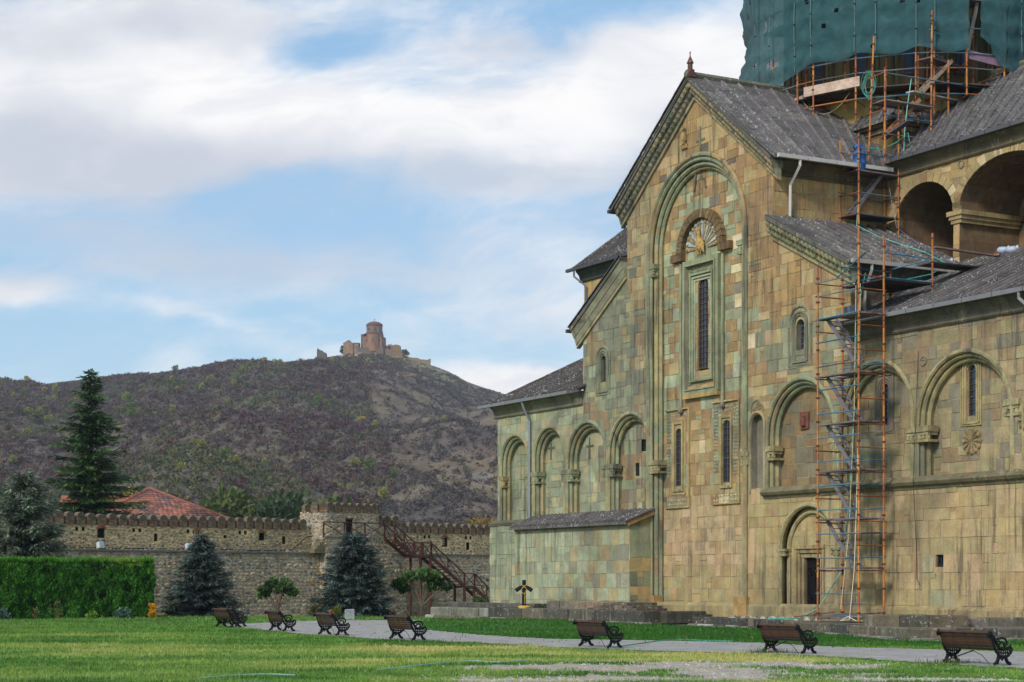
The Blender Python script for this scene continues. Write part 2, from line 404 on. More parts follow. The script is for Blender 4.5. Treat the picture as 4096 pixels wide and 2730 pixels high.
STONES = []          # (weight, polys, colour, map)
def courses(z0, z1, lo, hi, R):
    out = [z0]
    while out[-1] < z1: out.append(out[-1]+R.uniform(lo, hi))
    return out
def masonry(regions, holes, mapf, colf, seed, lo=.48, hi=.74, bw=(.36, 1.05), gap=.010, cs=None, wgt=1.0):
    """coursed ashlar blocks clipped to the wall's outline and openings, plus the mortar bed behind them"""
    R = random.Random(seed); bs = [bbox(r) for r in regions]
    u0, u1, z0, z1 = min(b[0] for b in bs), max(b[1] for b in bs), min(b[2] for b in bs), max(b[3] for b in bs)
    zs = cs or courses(z0, z1, lo, hi, R)
    for za, zb in zip(zs, zs[1:]):
        if zb < z0 or za > z1: continue
        u = u0-R.uniform(0, .6)
        while u < u1:
            wd = R.uniform(*bw)*(0.7+.5*(zb-za)); rc = rect(u+gap, u+wd-gap, za+gap, zb-gap); j_ = lambda p: (p[0]+R.uniform(-.014, .014), p[1]+R.uniform(-.016, .016)); rc = [j_(p) for p in rc]; u += wd; todo = [rc]
            if wd > .42 and R.random() < .13: zm = za+(zb-za)*R.uniform(.35, .65); todo = [rect(rc[0][0], rc[1][0], za+gap, zm-gap), rect(rc[0][0], rc[1][0], zm+gap, zb-gap)]
            elif wd > .6 and R.random() < .10: um = u-wd*R.uniform(.3, .45); zm = zb-(zb-za)*R.uniform(.3, .5); todo = [rect(rc[0][0], um-gap, za+gap, zb-gap), rect(um+gap, rc[1][0], za+gap, zm-gap), rect(um+gap, rc[1][0], zm+gap, zb-gap)]
            for rc in todo:
                ps = []
                for r in regions:
                    if overlap(bbox(rc), bbox(r)):
                        q = inter(rc, r)
                        if q and parea(q) > .008: ps.append(q)
                ps = [p for p in carve(ps, holes) if parea(p) > .006]
                if not ps: continue
                a = sum(parea(p) for p in ps); c = ps[0][0]
                P = mapf(c[0], c[1], 0)
                STONES.append((a*wgt/((W(*P).y)**2), ps, colf(c[0], c[1], R), mapf, R.uniform(.004, .034)))
    mb = MB()
    for p in carve(list(regions), holes): mb.add([mapf(a, b, 0) for a, b in p], [tuple(range(len(p)))])
    return mb
def add_stone(mb, st):
    _, ps, col, mapf, pr = st
    for p in ps:
        n = len(p); vs = [mapf(a, b, pr) for a, b in p]+[mapf(a, b, 0.001) for a, b in p]
        mb.add(vs, [tuple(range(n))]+[(i, n+i, n+(i+1) % n, (i+1) % n) for i in range(n)], col)
def plane_f(v0): return lambda a, b, d: (a, v0-d, b)       # wall facing the lawn
def plane_s(u0): return lambda a, b, d: (u0+d, a, b)       # wall facing along the facade, to the right

# ---- outlines of the south front (u, z) and its openings
AX = 0.15
BAY = archp(AX, 3.88, 18.05, .6, 28)
ARCS = [(-17.55, 1.68, 8.54, 5.35), (-13.72, 1.72, 8.66, 5.45), (-9.80, 2.06, 8.30, 5.5), (-5.68, 2.0, 8.48, 5.5),
        (8.13, 2.43, 8.45, 5.98), (13.15, 2.32, 8.80, 5.98), (18.33, 2.69, 8.27, 5.98), (23.9, 2.4, 8.4, 5.98)]
PORT = archp(8.65, 2.03, 3.36, .5, 20)
NICHE = archp(5.0, .46, 9.05, 6.2, 12)
WUL = archp(-8.2, .26, 13.30, 12.2, 10); WUR = archp(8.12, .27, 13.12, 12.05, 10)
VENT = rect(16.72, 17.2, 2.58, 3.06)
FRONT = [rect(-19.6, -10.2, .4, 11.35), [(-10.2, .4), (-5.9, .4), (-5.9, 17.7), (-10.2, 14.95)],
         [(-5.9, .4), (6.2, .4), (6.2, 20.5), (AX, 25.0), (-5.9, 20.5)],
         [(6.2, .4), (11.55, .4), (11.55, 14.75), (6.2, 17.4)], rect(11.55, 27, .4, 12.15)]
HOLES = [BAY, PORT, NICHE, WUL, WUR, VENT]+[archp(c, r, zs, zb, 22) for c, r, zs, zb in ARCS]
CS = courses(.42, 26, .46, .72, random.Random(5))
masonry(FRONT, HOLES, plane_f(0), fac_col, 3, cs=CS).build('facade_wall', M_MORTAR, cath)

# ---- recessed faces: central bay, blind arches, portal
MDEP = .42
WINC = archp(.12, .44, 15.95, 12.0, 12)
WLL = archp(-1.93, .30, 9.1, 6.6, 10); WLR = archp(2.05, .35, 9.15, 6.6, 10)
masonry([archp(AX, 3.8, 18.05, .6, 28)], [WINC, WLL, WLR], plane_f(MDEP), bay_col, 21, lo=.44, hi=.66, bw=(.36, .92)).build('bay_wall', M_MORTAR, cath)
W6 = archp(13.1, .25, 9.9, 8.45, 8); W7 = archp(18.2, .25, 10.15, 8.42, 8)
for i, (c, r, zs, zb) in enumerate(ARCS):
    holes = {5: [W6], 6: [W7], 3: [rect(-5.42, -4.92, 8.5, 9.1), rect(-5.95, -5.6, 7.3, 7.95)]}.get(i, [])
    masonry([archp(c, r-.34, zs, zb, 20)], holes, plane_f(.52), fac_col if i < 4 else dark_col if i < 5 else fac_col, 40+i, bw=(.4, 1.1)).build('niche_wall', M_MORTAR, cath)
masonry([archp(8.65, 1.9, 3.36, .5, 20)], [rect(7.35, 9.35, .4, 3.55)], plane_f(.32), fac_col, 61).build('portal_wall', M_MORTAR, cath)
def jamb(outer, d0, d1, name='jamb', skip_base=True, shrink=0.0, c=None, col=None):
    """the reveal round an opening: a strip from depth d0 to d1 along its outline"""
    mb = MB(); n = len(outer); cx_ = sum(p[0] for p in outer)/n
    inn = [(p[0]+(shrink if p[0] < cx_ else -shrink), p[1]) for p in outer]
    RR = random.Random(n)
    for i in range(n):
        if skip_base and i == 0: continue
        a, b = outer[i], outer[(i+1) % n]; a2, b2 = inn[i], inn[(i+1) % n]
        k = max(1, int(abs(b[1]-a[1])/.6)) if abs(b[1]-a[1]) > 1.2 else 1
        for j in range(k):
            t0, t1 = j/k, (j+1)/k
            mb.add([(*(lerp(a, b, t0)[:1]), d0, lerp(a, b, t0)[1]), (lerp(a, b, t1)[0], d0, lerp(a, b, t1)[1]),
                    (lerp(a2, b2, t1)[0], d1, lerp(a2, b2, t1)[1]), (lerp(a2, b2, t0)[0], d1, lerp(a2, b2, t0)[1])], [(0, 1, 2, 3)],
                   jit(col or tan_, .15, RR))
    return mb.build(name, M_MOULD, cath)
jamb(BAY, -.004, MDEP, col=green); jamb(PORT, -.004, .32, col=tan_)
for h in (WUL, WUR): jamb(h, -.004, .3, col=ggreen)
jamb(VENT, -.004, .25, skip_base=False, col=tan_)
for h in (WINC, WLL, WLR): jamb(h, MDEP-.004, MDEP+.22, skip_base=False, col=olive)
for h in (W6, W7): jamb(h, .516, .75, skip_base=False, col=tan_)

def arch_path(c, r, zs, zb, v, n=16, step=.62):
    pts = []; k = max(1, int((zs-zb)/step))
    pts += [(c-r, v, zb+(zs-zb)*i/k) for i in range(k)]
    pts += [(c-r*math.cos(PI*i/n), v, zs+r*math.sin(PI*i/n)) for i in range(n+1)]
    pts += [(c+r, v, zs-(zs-zb)*(i+1)/k) for i in range(k)]
    return pts
def segcols(n, R, *tab):
    out = []; c = None
    for i in range(n):
        if c is None or R.random() < .4: c = jit(lerp(pick(R, *tab), sage, .45), .10, R)
        out.append(c)
    return out
def roll(pts, r, R, *tab, name='archivolt', n=7):
    return MB().tube(pts, r, n, segcols(len(pts), R, *tab)).build(name, M_MOULD, cath, smooth=False)
LG = ((3, green), (2, ggreen), (1.5, olive), (1, tan_), (.5, ochre)); RG = ((3, tan_), (2, gray), (2, olive), (1.2, brown))
RG5 = ((3, green), (2, tan_), (2, gray), (1, olive))
def capital(u0, u1, z, v0, v1, col, hgt=.62):
    R = random.Random(int(u0*100)); mb = MB()
    u0 += .07; u1 -= .07; v0 += .05; col = lerp(col, sage, .5)
    mb.box((u0-.03, v0-.05, z+hgt*.62), (u1+.03, v1, z+hgt), jit(col, .1, R))
    mb.box((u0+.02, v0-.0, z+hgt*.42), (u1-.02, v1, z+hgt*.62), jit(col, .1, R))
    mb.box((u0-.01, v0-.03, z-.02), (u1+.01, v1, z+.08), jit(col, .1, R))
    n = max(2, int((u1-u0)/.22))
    for i in range(n): mb.ball((u0+(i+.5)*(u1-u0)/n, v0+.08, z+hgt*.26), .115, jit(col, .12, R), 7, 5, 1.25)
    return mb.build('capital', M_CARVE, cath)
for i, (c, r, zs, zb) in enumerate(ARCS):
    tab = LG if i < 4 else RG5 if i == 4 else RG
    for k, (dr, v, tr) in enumerate(((.06, -.02, .10), (.20, .14, .105), (.36, .32, .10))):
        roll(arch_path(c, r-dr, zs, zb, v), tr, R, *tab)
    # stepped jamb between the rolls
    mb = MB()
    for (ra, va, rb, vb) in ((r, -.003, r-.13, .0), (r-.13, .0, r-.13, .16), (r-.13, .16, r-.28, .16), (r-.28, .16, r-.28, .34), (r-.28, .34, r-.42, .34), (r-.42, .34, r-.42, .53)):
        A = arch_path(c, ra, zs, zb, va); B = arch_path(c, rb, zs, zb, vb); cc = segcols(len(A), R, *tab)
        for j in range(len(A)-1): mb.add([A[j], A[j+1], B[j+1], B[j]], [(0, 1, 2, 3)], cc[j])
    mb.build('arch_moulding', M_MOULD, cath)
capital(-19.35, -18.75, 7.3, -.12, .4, ochre); capital(-16.45, -14.9, 7.35, -.12, .4, green)
capital(-12.5, -11.25, 7.3, -.12, .4, green); capital(-8.35, -7.05, 7.35, -.13, .4, slate)
capital(-4.25, -2.85, 7.3, -.16, .4, tan_); capital(3.75, 4.5, 7.3, -.14, .1, tan_)
capital(5.65, 6.4, 7.4, -.12, .4, tan_); capital(10.1, 11.3, 7.5, -.12, .4, tan_); capital(15.0, 16.5, 7.55, -.16, .4, tan_)
capital(20.45, 21.4, 8.2, -.12, .3, tan_)

# ---- central bay clustered colonnettes running up into the great arch
for dr, v, tr in ((-.16, -.07, .115), (.05, -.02, .10), (.24, .16, .125), (.42, .30, .10)):
    pts = arch_path(AX, 3.88-dr, 18.05, 1.3, v, 26, .9)
    roll(pts, tr, R, (3, green), (1.6, ggreen), (1.3, tan_), (1.0, brown), (.6, ochre))
for s in (-1, 1):
    capital(AX+s*3.78-.42, AX+s*3.78+.36, 16.9, -.14, .4, green)
    MB().box((AX+s*3.8-.55, -.2, .4), (AX+s*3.8+.45, .35, 1.32), ochre).build('column_base', M_MOULD, cath)

# ---- cornices: profiles run along a line of the facade
def run(mb, p, q, sect, col, R=None, n=1):
    """extrude the (v, dz) section from p to q, both (u, v, z)"""
    for i in range(n):
        a, b = lerp(p, q, i/n), lerp(p, q, (i+1)/n); k = len(sect)
        vs = [(a[0], a[1]+s[0], a[2]+s[1]) for s in sect]+[(b[0], b[1]+s[0], b[2]+s[1]) for s in sect]
        mb.add(vs, [tuple(range(k))[::-1], tuple(range(k, 2*k))]+[(j, (j+1) % k, k+(j+1) % k, k+j) for j in range(k)], jit(col, .12, R) if R else col)
def rake(p, q, top=0.0, col=gray, carved=True, hh=1.0):
    mb = MB(); n = max(2, int(Vector(p).__sub__(Vector(q)).length/.9))
    run(mb, (p[0], 0, p[1]+top), (q[0], 0, q[1]+top), [(.2, -.16*hh), (-.52, -.16*hh), (-.52, 0), (.2, 0)], S(96, 92, 84), R, n)
    run(mb, (p[0], 0, p[1]+top), (q[0], 0, q[1]+top), [(.2, -.5*hh), (-.30, -.5*hh), (-.46, -.165*hh), (.2, -.165*hh)], col, R, n)
    run(mb, (p[0], 0, p[1]+top), (q[0], 0, q[1]+top), [(.1, -.84*hh), (-.16, -.84*hh), (-.27, -.505*hh), (.1, -.505*hh)], col, R, n)
    run(mb, (p[0], 0, p[1]+top), (q[0], 0, q[1]+top), [(.1, -1.02*hh), (-.13, -1.02*hh), (-.13, -.845*hh), (.1, -.845*hh)], lerp(col, tan_, .5), R, n)
    mb.build('raking_cornice', M_MOULD, cath)
    if not carved: return
    fr = MB(); L = math.hypot(q[0]-p[0], q[1]-p[1]); k = int(L/.30)
    for row, (va, vb, z0, z1) in enumerate(((-.40, -.47, -.47, -.20), (-.22, -.31, -.80, -.54))):
        for i in range(k):
            t = (i+.5+.5*row)/k; u = p[0]+(q[0]-p[0])*t; z = p[1]+(q[1]-p[1])*t+top; sl = (q[1]-p[1])/(q[0]-p[0]); hw = .11
            c = jit(lerp(col, tan_, R.random()*.6), .2, R)
            fr.add([(u-hw, va, z+z0*hh-hw*sl), (u+hw, va, z+z0*hh+hw*sl), (u+hw*.7, va-.02, z+z1*hh+hw*sl), (u-hw*.7, va-.02, z+z1*hh-hw*sl), (u, vb-.07, z+(z0+z1)/2*hh)],
                   [(0, 1, 4), (1, 2, 4), (2, 3, 4), (3, 0, 4)], c)
    fr.build('carved_frieze', M_CARVE, cath, kind='stuff')
rake((6.62, 20.75), (AX, 25.75), 0, S(128, 122, 102)); rake((-6.32, 20.75), (AX, 25.75), 0, S(110, 110, 100))
rake((11.95, 15.32), (6.2, 18.18), 0, S(126, 128, 100)); rake((-10.7, 15.2), (-5.9, 18.15), 0, S(138, 136, 112), False)
COVE = [(.2, -.75), (-.10, -.75), (-.16, -.68), (-.06, -.60), (-.14, -.35), (-.36, -.12), (-.36, 0), (.2, 0)]
def eave_cornice(p, q, name='eave_cornice', col=gray, sect=COVE):
    mb = MB(); run(mb, p, q, sect, col, R, max(2, int(abs(q[0]-p[0])+abs(q[1]-p[1])))); return mb.build(name, M_MOULD, cath)
eave_cornice((-19.9, 0, 11.95), (-10.2, 0, 11.95), col=S(120, 116, 94)); eave_cornice((11.55, 0, 12.75), (27, 0, 12.75), col=S(104, 96, 80))
COVE_S = [(a, b) for a, b in COVE]
def eave_cornice_s(u0, v0, v1, z, col):      # along a side wall facing +u
    mb = MB(); k = len(COVE); n = max(2, int(abs(v1-v0)))
    for i in range(n):
        a, b = v0+(v1-v0)*i/n, v0+(v1-v0)*(i+1)/n
        vs = [(u0-s[0], a, z+s[1]) for s in COVE]+[(u0-s[0], b, z+s[1]) for s in COVE]
        mb.add(vs, [tuple(range(k)), tuple(range(k, 2*k))[::-1]]+[(j, k+j, k+(j+1) % k, (j+1) % k) for j in range(k)], jit(col, .1, R))
    mb.build('eave_cornice', M_MOULD, cath)
eave_cornice_s(6.2, 0.02, 6.4, 20.75, S(104, 92, 62)); eave_cornice_s(11.55, .02, 6.4, 15.35, S(92, 88, 74))
eave_cornice((6.2, 6.4, 21.15), (27, 6.4, 21.15), col=S(98, 88, 66)); eave_cornice((-21.2, 6.4, 20.35), (-5.9, 6.4, 20.35), col=S(70, 76, 70))

# ---- string courses, base course
LEDGE = [(.02, -.30), (-.06, -.30), (-.10, -.20), (-.22, -.14), (-.30, -.02), (-.02, .22), (.02, .22)]
eave_cornice((5.55, 0, 5.98), (27, 0, 5.98), 'string_course', S(112, 104, 78), LEDGE)
eave_cornice((-19.95, -.35, 5.32), (-15, -.35, 5.32), 'string_course', S(104, 98, 78), [(.36, -.2), (-.06, -.2), (-.10, -.05), (.3, .12), (.36, .12)])
eave_cornice((-3.65, 0, .95), (27, 0, .95), 'base_course', S(150, 134, 94), [(.02, -.6), (-.14, -.6), (-.12, -.06), (-.0, .08), (.02, .08)])

# ---- side walls, upper walls
masonry([rect(0, 6.4, 16.2, 20.4)], [], plane_s(6.2), ochre_col, 71).build('transept_wall', M_MORTAR, cath)
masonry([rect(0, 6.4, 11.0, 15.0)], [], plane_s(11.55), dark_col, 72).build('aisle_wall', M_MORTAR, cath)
def ell(c, r, rz, zs, zb, n=18): return archp(c, r, zs, zb, n, rz)
NA, NB_ = ell(8.75, 1.92, 1.62, 18.25, 14.6), ell(13.95, 2.9, 1.85, 18.3, 14.2); NC = ell(20.2, 2.9, 1.85, 18.3, 14.2)
masonry([rect(6.2, 27, 14.2, 20.6)], [NA, NB_, NC], plane_f(6.4), ochre_col, 73, lo=.4, hi=.62, bw=(.45, 1.1)).build('nave_wall', M_MORTAR, cath)
masonry([rect(-20.8, -5.9, 13, 19.8)], [], plane_f(6.4), ochre_col, 74).build('nave_wall', M_MORTAR, cath)
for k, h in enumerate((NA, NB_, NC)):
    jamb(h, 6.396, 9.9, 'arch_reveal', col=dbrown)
    masonry([[(p[0], p[1]) for p in h]], [], plane_f(9.9), dark_col, 80+k, lo=.7, hi=1.0, bw=(.8, 1.6)).build('niche_wall', M_MORTAR, cath)  # reveal and back in darker stone: the niche's shade is put into the colour
    c0 = (8.75, 13.95, 20.2)[k]; r0, rz0, zs0 = ((1.92, 1.62, 18.25), (2.9, 1.85, 18.3), (2.9, 1.85, 18.3))[k]
    vs = MB(); nv_ = 15 if k == 0 else 19
    for i in range(nv_):       # voussoirs, each a wedge of its own colour
        a, b = PI*i/nv_+.012, PI*(i+1)/nv_-.012; q = []
        for v in (6.36, 6.5):
            for rr in (0, .42):
                for t in (a, b): q.append((c0+(r0+rr)*math.cos(t), v, zs0+(rz0+rr)*math.sin(t)))
        vs2 = MB().add([q[0], q[1], q[3], q[2], q[4], q[5], q[7], q[6]], [(0, 1, 2, 3), (0, 4, 5, 1), (1, 5, 6, 2), (2, 6, 7, 3), (3, 7, 4, 0)], jit(pick(R, (3, tan_), (2, olive), (1, cream), (1, brown)), .12, R))
        vs2.build('voussoir', M_STONE, cath)
for u0, u1, z in ((10.62, 11.12, 18.0), (16.8, 17.35, 18.0)):
    mb = MB(); c = S(160, 140, 98)
    mb.box((u0-.2, 6.2, z), (u1+.25, 9.8, z+.2), c); mb.box((u0-.12, 6.27, z-.17), (u1+.17, 9.79, z), jit(c, .1, R)); mb.box((u0-.05, 6.33, z-.34), (u1+.09, 9.78, z-.17), c)
    mb.build('impost', M_MOULD, cath)
for a, b in ((8.0, 20.05), (6.95, 19.35)):
    pass
# annex and socle
AN = plane_f(-1.3)
masonry([rect(-15.2, -3.65, .45, 4.72)], [], AN, fac_col, 91, lo=.6, hi=.78, bw=(.35, .95)).build('annex_wall', M_MORTAR, cath)
masonry([rect(-1.3, 0, .45, 5.2)], [], plane_s(-3.65), green_col, 92, lo=.55, hi=.8).build('annex_wall', M_MORTAR, cath)
masonry([rect(-19.9, -15.2, .2, 5.12)], [], plane_f(-.35), fac_col, 93, lo=.55, hi=.78).build('socle_wall', M_MORTAR, cath)
MB().box((-19.9, -.345, .2), (-15.21, .2, 5.1), pgreen).build('socle_core', M_MOULD, cath)
eave_cornice((-15.25, -1.3, 4.92), (-3.6, -1.3, 4.92), 'eave_cornice', S(120, 112, 84), [(.1, -.2), (-.05, -.2), (-.07, -.1), (-.14, 0), (.1, 0)])
MB().add([(-3.64, -1.5, 4.72), (-3.64, .02, 5.28), (-3.64, .02, 5.52), (-3.64, -1.5, 4.94), (-3.48, -1.5, 4.72), (-3.48, .02, 5.28), (-3.48, .02, 5.52), (-3.48, -1.5, 4.94)],
         [(0, 1, 2, 3), (4, 7, 6, 5), (3, 2, 6, 7), (0, 4, 5, 1), (0, 3, 7, 4), (1, 5, 6, 2)], ochre).build('verge', M_MOULD, cath)

# ---- the solid body behind the faces (set back, so nothing shows through)
mb = MB(); cc = S(120, 104, 76)
mb.box((-19.5, .62, .2), (-10.3, 6.9, 11.6), cc); mb.box((-10.3, .62, .2), (-5.8, 6.9, 14.6), cc); mb.box((-5.85, .95, .2), (6.1, 7.5, 20.2), cc)
mb.box((6.1, 1.0, .2), (11.45, 6.9, 14.6), cc); mb.box((11.45, 1.0, .2), (27, 6.9, 12.1), cc)
mb.box((-20.7, 6.5, 12), (-5.8, 19, 19.7), cc); mb.box((5.9, 10.05, 12), (27, 19, 20.6), cc); mb.box((6.3, 6.5, 12), (27, 10, 14.15), cc); mb.box((6.3, 6.5, 20.3), (27, 10, 20.6), cc); mb.box((-5.8, 6.6, 12), (5.9, 26, 20.0), cc)
mb.box((-19.5, 6.5, .2), (27, 25, 11.5), cc)
mb.box((-15.1, -1.25, .2), (-3.72, 0, 4.7), cc)
mb.add([(-5.9, .9, 20.2), (6.2, .9, 20.2), (AX, .9, 24.9), (-5.9, 7, 20.2), (6.2, 7, 20.2), (AX, 7, 24.9)], [(0, 1, 2), (3, 5, 4), (0, 3, 4, 1)], cc)
mb.build('core', M_MOULD, cath)

# ---- roofs: stone tiles laid in strips with a roll over every joint
TILES = []
TCOL = [S(97, 92, 89), S(91, 87, 84), S(102, 96, 92), S(87, 83, 80), S(95, 88, 88)]
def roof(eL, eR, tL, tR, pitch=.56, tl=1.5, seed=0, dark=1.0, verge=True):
    R = random.Random(seed); eL, eR, tL, tR = map(Vector, (eL, eR, tL, tR))
    n = (eR-eL).cross(tL-eL).normalized()
    if n.z < 0: n = -n
    Ls, Lw = (tL-eL).length, (eR-eL).length; ns, nt_ = max(1, round(Lw/pitch)), max(1, round(Ls/tl))
    P = lambda a, b: (eL+(eR-eL)*a)*(1-b)+(tL+(tR-tL)*a)*b
    m_ = MB(); dn = Vector((0, 0, -.14))
    q = [P(0, 0), P(1, 0), P(1, 1), P(0, 1)]
    m_.hexa([p+dn for p in q]+q, S(92, 88, 84)); m_.build('roof', M_ROOF, cath)
    side = (eR-eL).normalized()
    for i in range(ns):
        off = R.uniform(-.25, .25); bs = [0.0]+[min(1, max(0, (j+off)/nt_)) for j in range(1, nt_)]+[1.0]
        for b0, b1 in zip(bs, bs[1:]):
            if b1-b0 < .02: continue
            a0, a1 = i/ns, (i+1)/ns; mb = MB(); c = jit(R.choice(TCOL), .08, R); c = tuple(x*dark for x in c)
            up0, up1 = n*(.022+R.uniform(0, .004)), n*.012
            mb.add([P(a0, b0)+up0, P(a1, b0)+up0, P(a1, b1)+up1, P(a0, b1)+up1, P(a0, b0), P(a1, b0)], [(0, 1, 2, 3), (0, 4, 5, 1)], c)
            cx0, cx1 = P(a1, b0), P(a1, b1); rr = .09; pr = []
            for k in range(6):
                t = PI*k/5; d = side*(-math.cos(t)*rr)+n*(math.sin(t)*rr*1.25); pr.append((cx0+d+n*.016, cx1+d*.96+n*.006))
            vs = [p[0] for p in pr]+[p[1] for p in pr]
            mb.add(vs, [(k, k+1, 7+k, 6+k) for k in range(5)]+[tuple(range(6))], tuple(q*1.12 for q in jit(c, .10, R)))
            ctr = P((a0+a1)/2, (b0+b1)/2); TILES.append(((a1-a0)*(b1-b0)*Lw*Ls/(W(*ctr).y)**2, mb))
def beam_part(p, q, w_, h, col, name, m=M_METAL, parent=None): return MB().beam(p, q, w_, h, col).build(name, m, parent or cath)
roof((7.0, -.55, 20.72), (7.0, 6.7, 20.72), (AX, -.55, 25.78), (AX, 12.0, 25.78), seed=1)
roof((-6.7, 6.7, 20.72), (-6.7, -.55, 20.72), (AX, 12, 25.78), (AX, -.55, 25.78), seed=2)
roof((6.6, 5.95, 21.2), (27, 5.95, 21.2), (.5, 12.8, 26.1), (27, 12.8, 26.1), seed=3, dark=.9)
roof((-21.7, 5.9, 20.4), (-5.9, 5.9, 20.4), (-21.7, 12.8, 25.4), (-.5, 12.8, 25.4), seed=4, dark=.6)
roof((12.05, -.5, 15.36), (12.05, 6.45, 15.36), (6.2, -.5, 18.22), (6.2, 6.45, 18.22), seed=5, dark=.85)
roof((-10.85, 0, 15.25), (-10.85, -.5, 15.25), (-5.9, 0, 18.2), (-5.9, -.5, 18.2), seed=15, dark=.7)
roof((-10.85, 6.4, 15.25), (-10.85, 0, 15.25), (-5.9, 6.4, 18.2), (-5.9, 0, 18.2), seed=6, dark=.7)
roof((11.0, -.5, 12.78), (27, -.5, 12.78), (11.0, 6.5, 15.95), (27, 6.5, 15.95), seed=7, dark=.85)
roof((-20.7, -.5, 11.98), (-9.95, -.5, 11.98), (-20.7, 6.4, 15.15), (-9.95, 6.4, 15.15), seed=8, dark=.62)
roof((-15.35, -1.62, 4.93), (-3.5, -1.62, 4.93), (-15.35, 0, 5.55), (-3.5, 0, 5.55), pitch=.40, tl=.85, seed=9, dark=.85)
for p, q in (((AX, -.6, 25.86), (AX, 7, 25.86)), ((6, 12.8, 26.16), (27, 12.8, 26.16))):
    MB().tube([lerp(p, q, i/8) for i in range(9)], .17, 7, [jit(S(112, 110, 92), .15, R) for _ in range(8)]).build('ridge_cap', M_ROOF, cath)
TILES.sort(key=lambda t: -t[0])
for _, mb in TILES[:300]: mb.build('roof_tile', M_ROOF, cath)
rest = MB()
for _, mb in TILES[300:]: rest.add(mb.v, mb.f, list(mb.c))
rest.build('roof_tiling', M_ROOF, cath, kind='stuff')
STONES.sort(key=lambda t: -t[0])
for st in STONES[:300]:
    mb = MB(); add_stone(mb, st); mb.build('stone', M_STONE, cath)
rest = MB()
for st in STONES[300:]: add_stone(rest, st)
rest.build('stone_masonry', M_STONE, cath, kind='stuff')

# ---- gutters and downpipes
white, gutg, gutd = S(190, 184, 176), S(120, 120, 122), S(62, 64, 68)
def gutter(p, q, col):
    n = max(2, int((Vector(q)-Vector(p)).length/1.5)); mb = MB()
    for i in range(n): mb.beam(lerp(p, q, i/n), lerp(p, q, (i+.97)/n), .17, .17, jit(col, .06, R))
    mb.build('gutter', M_METAL, cath)
gutter((7.12, -.45, 20.68), (7.12, 6.0, 20.68), white); gutter((12.16, -.45, 15.3), (12.16, 6.2, 15.3), S(168, 162, 152))
gutter((11.0, -.62, 12.72), (27, -.62, 12.72), gutg); gutter((7.2, 5.85, 21.1), (27, 5.85, 21.1), S(84, 82, 84))
gutter((-20.75, -.62, 11.9), (-10.7, -.62, 11.9), gutg); gutter((-21.75, 5.75, 20.32), (-6.2, 5.75, 20.32), gutd)
gutter((-6.8, -.6, 20.62), (-6.8, 3, 20.62), gutd); gutter((-10.95, -.6, 15.1), (-10.95, 3, 15.1), gutd)
def downpipe(pts, col, r=.08):
    MB().tube(pts, r, 4, col).build('downpipe', M_METAL, cath)
downpipe([(7.12, .75, 20.6), (7.12, .75, 20.35), (6.42, .75, 19.6), (6.38, .75, 17.95)], white)
downpipe([(12.16, .6, 15.2), (12.16, .6, 15.0), (11.72, .6, 14.2), (11.7, .6, 12.9)], S(150, 146, 138))
downpipe([(-15.72, -.62, 11.85), (-15.72, -.5, 11.5), (-15.72, -.14, 10.8), (-15.72, -.14, 5.4)], S(126, 132, 134))
downpipe([(-20.9, 5.75, 20.2), (-20.9, 5.75, 19.9), (-20.4, 6.25, 19.3), (-20.4, 6.25, 13)], S(96, 100, 108))
downpipe([(21.9, -.62, 12.65), (21.9, -.62, 12.4), (22.6, -.2, 11.6)], gutg)

# ---- windows: frame with bars, each pane set behind it
def window(u0, u1, z0, zs, v, nx, nz, col, arched=True, bars=.035):
    mb = MB(); c = (u0+u1)/2; r = (u1-u0)/2; b = bars
    top = zs+r if arched else zs
    mb.box((u0, v-.03, z0), (u0+b*1.4, v+.05, zs), col); mb.box((u1-b*1.4, v-.03, z0), (u1, v+.05, zs), col)
    mb.box((u0, v-.035, z0-.02), (u1, v+.05, z0+b*1.5), col)
    for i in range(1, nx): x = u0+(u1-u0)*i/nx; mb.box((x-b/2, v-.012, z0+b), (x+b/2, v+.04, top-(abs(x-c)/r)**2*r*.6 if arched else zs), col)
    for j in range(1, nz+1):
        z = z0+(zs-z0)*j/nz; k = 1.8 if nz > 6 and j == nz//2 else 1.0
        mb.box((u0+b, v-.02, z-b*k/2), (u1-b, v+.045, z+b*k/2), col)
    if arched:
        pts = [(c-(r-b*.6)*math.cos(PI*i/10), v+.01, zs+(r-b*.6)*math.sin(PI*i/10)) for i in range(11)]
        mb.tube(pts, b*.75, 5, col)
    f = mb.build('window', M_WOOD, cath)
    poly = archp(c, r-.01, zs, z0, 10) if arched else rect(u0, u1, z0, zs)
    g = MB().add([(a, v+.03, z) for a, z in poly], [tuple(range(len(poly)))]); g.build('pane', M_GLASS, f)
    MB().box((u0-.06, v+.06, z0-.06), (u1+.06, v+.1, top+.05), (.01, .01, .012)).build('dark_interior', M_DECK, f)
wb = S(84, 62, 50)
window(-.31, .55, 12.1, 15.95, MDEP+.07, 3, 15, wb, bars=.034)
window(-2.22, -1.64, 6.62, 9.1, MDEP+.05, 2, 9, S(88, 74, 66), bars=.026); window(1.71, 2.39, 6.62, 9.15, MDEP+.05, 2, 9, S(88, 74, 66), bars=.026)
window(-8.44, -7.96, 12.22, 13.30, .2, 1, 4, S(70, 66, 64)); window(7.88, 8.36, 12.08, 13.12, .2, 1, 4, S(96, 88, 84))
window(12.87, 13.33, 8.47, 9.9, .62, 1, 6, S(64, 44, 38), bars=.024); window(17.97, 18.43, 8.44, 10.15, .62, 1, 7, S(84, 66, 60), bars=.024)
window(16.75, 17.17, 2.6, 3.04, .12, 2, 1, S(30, 26, 26), False, .07)

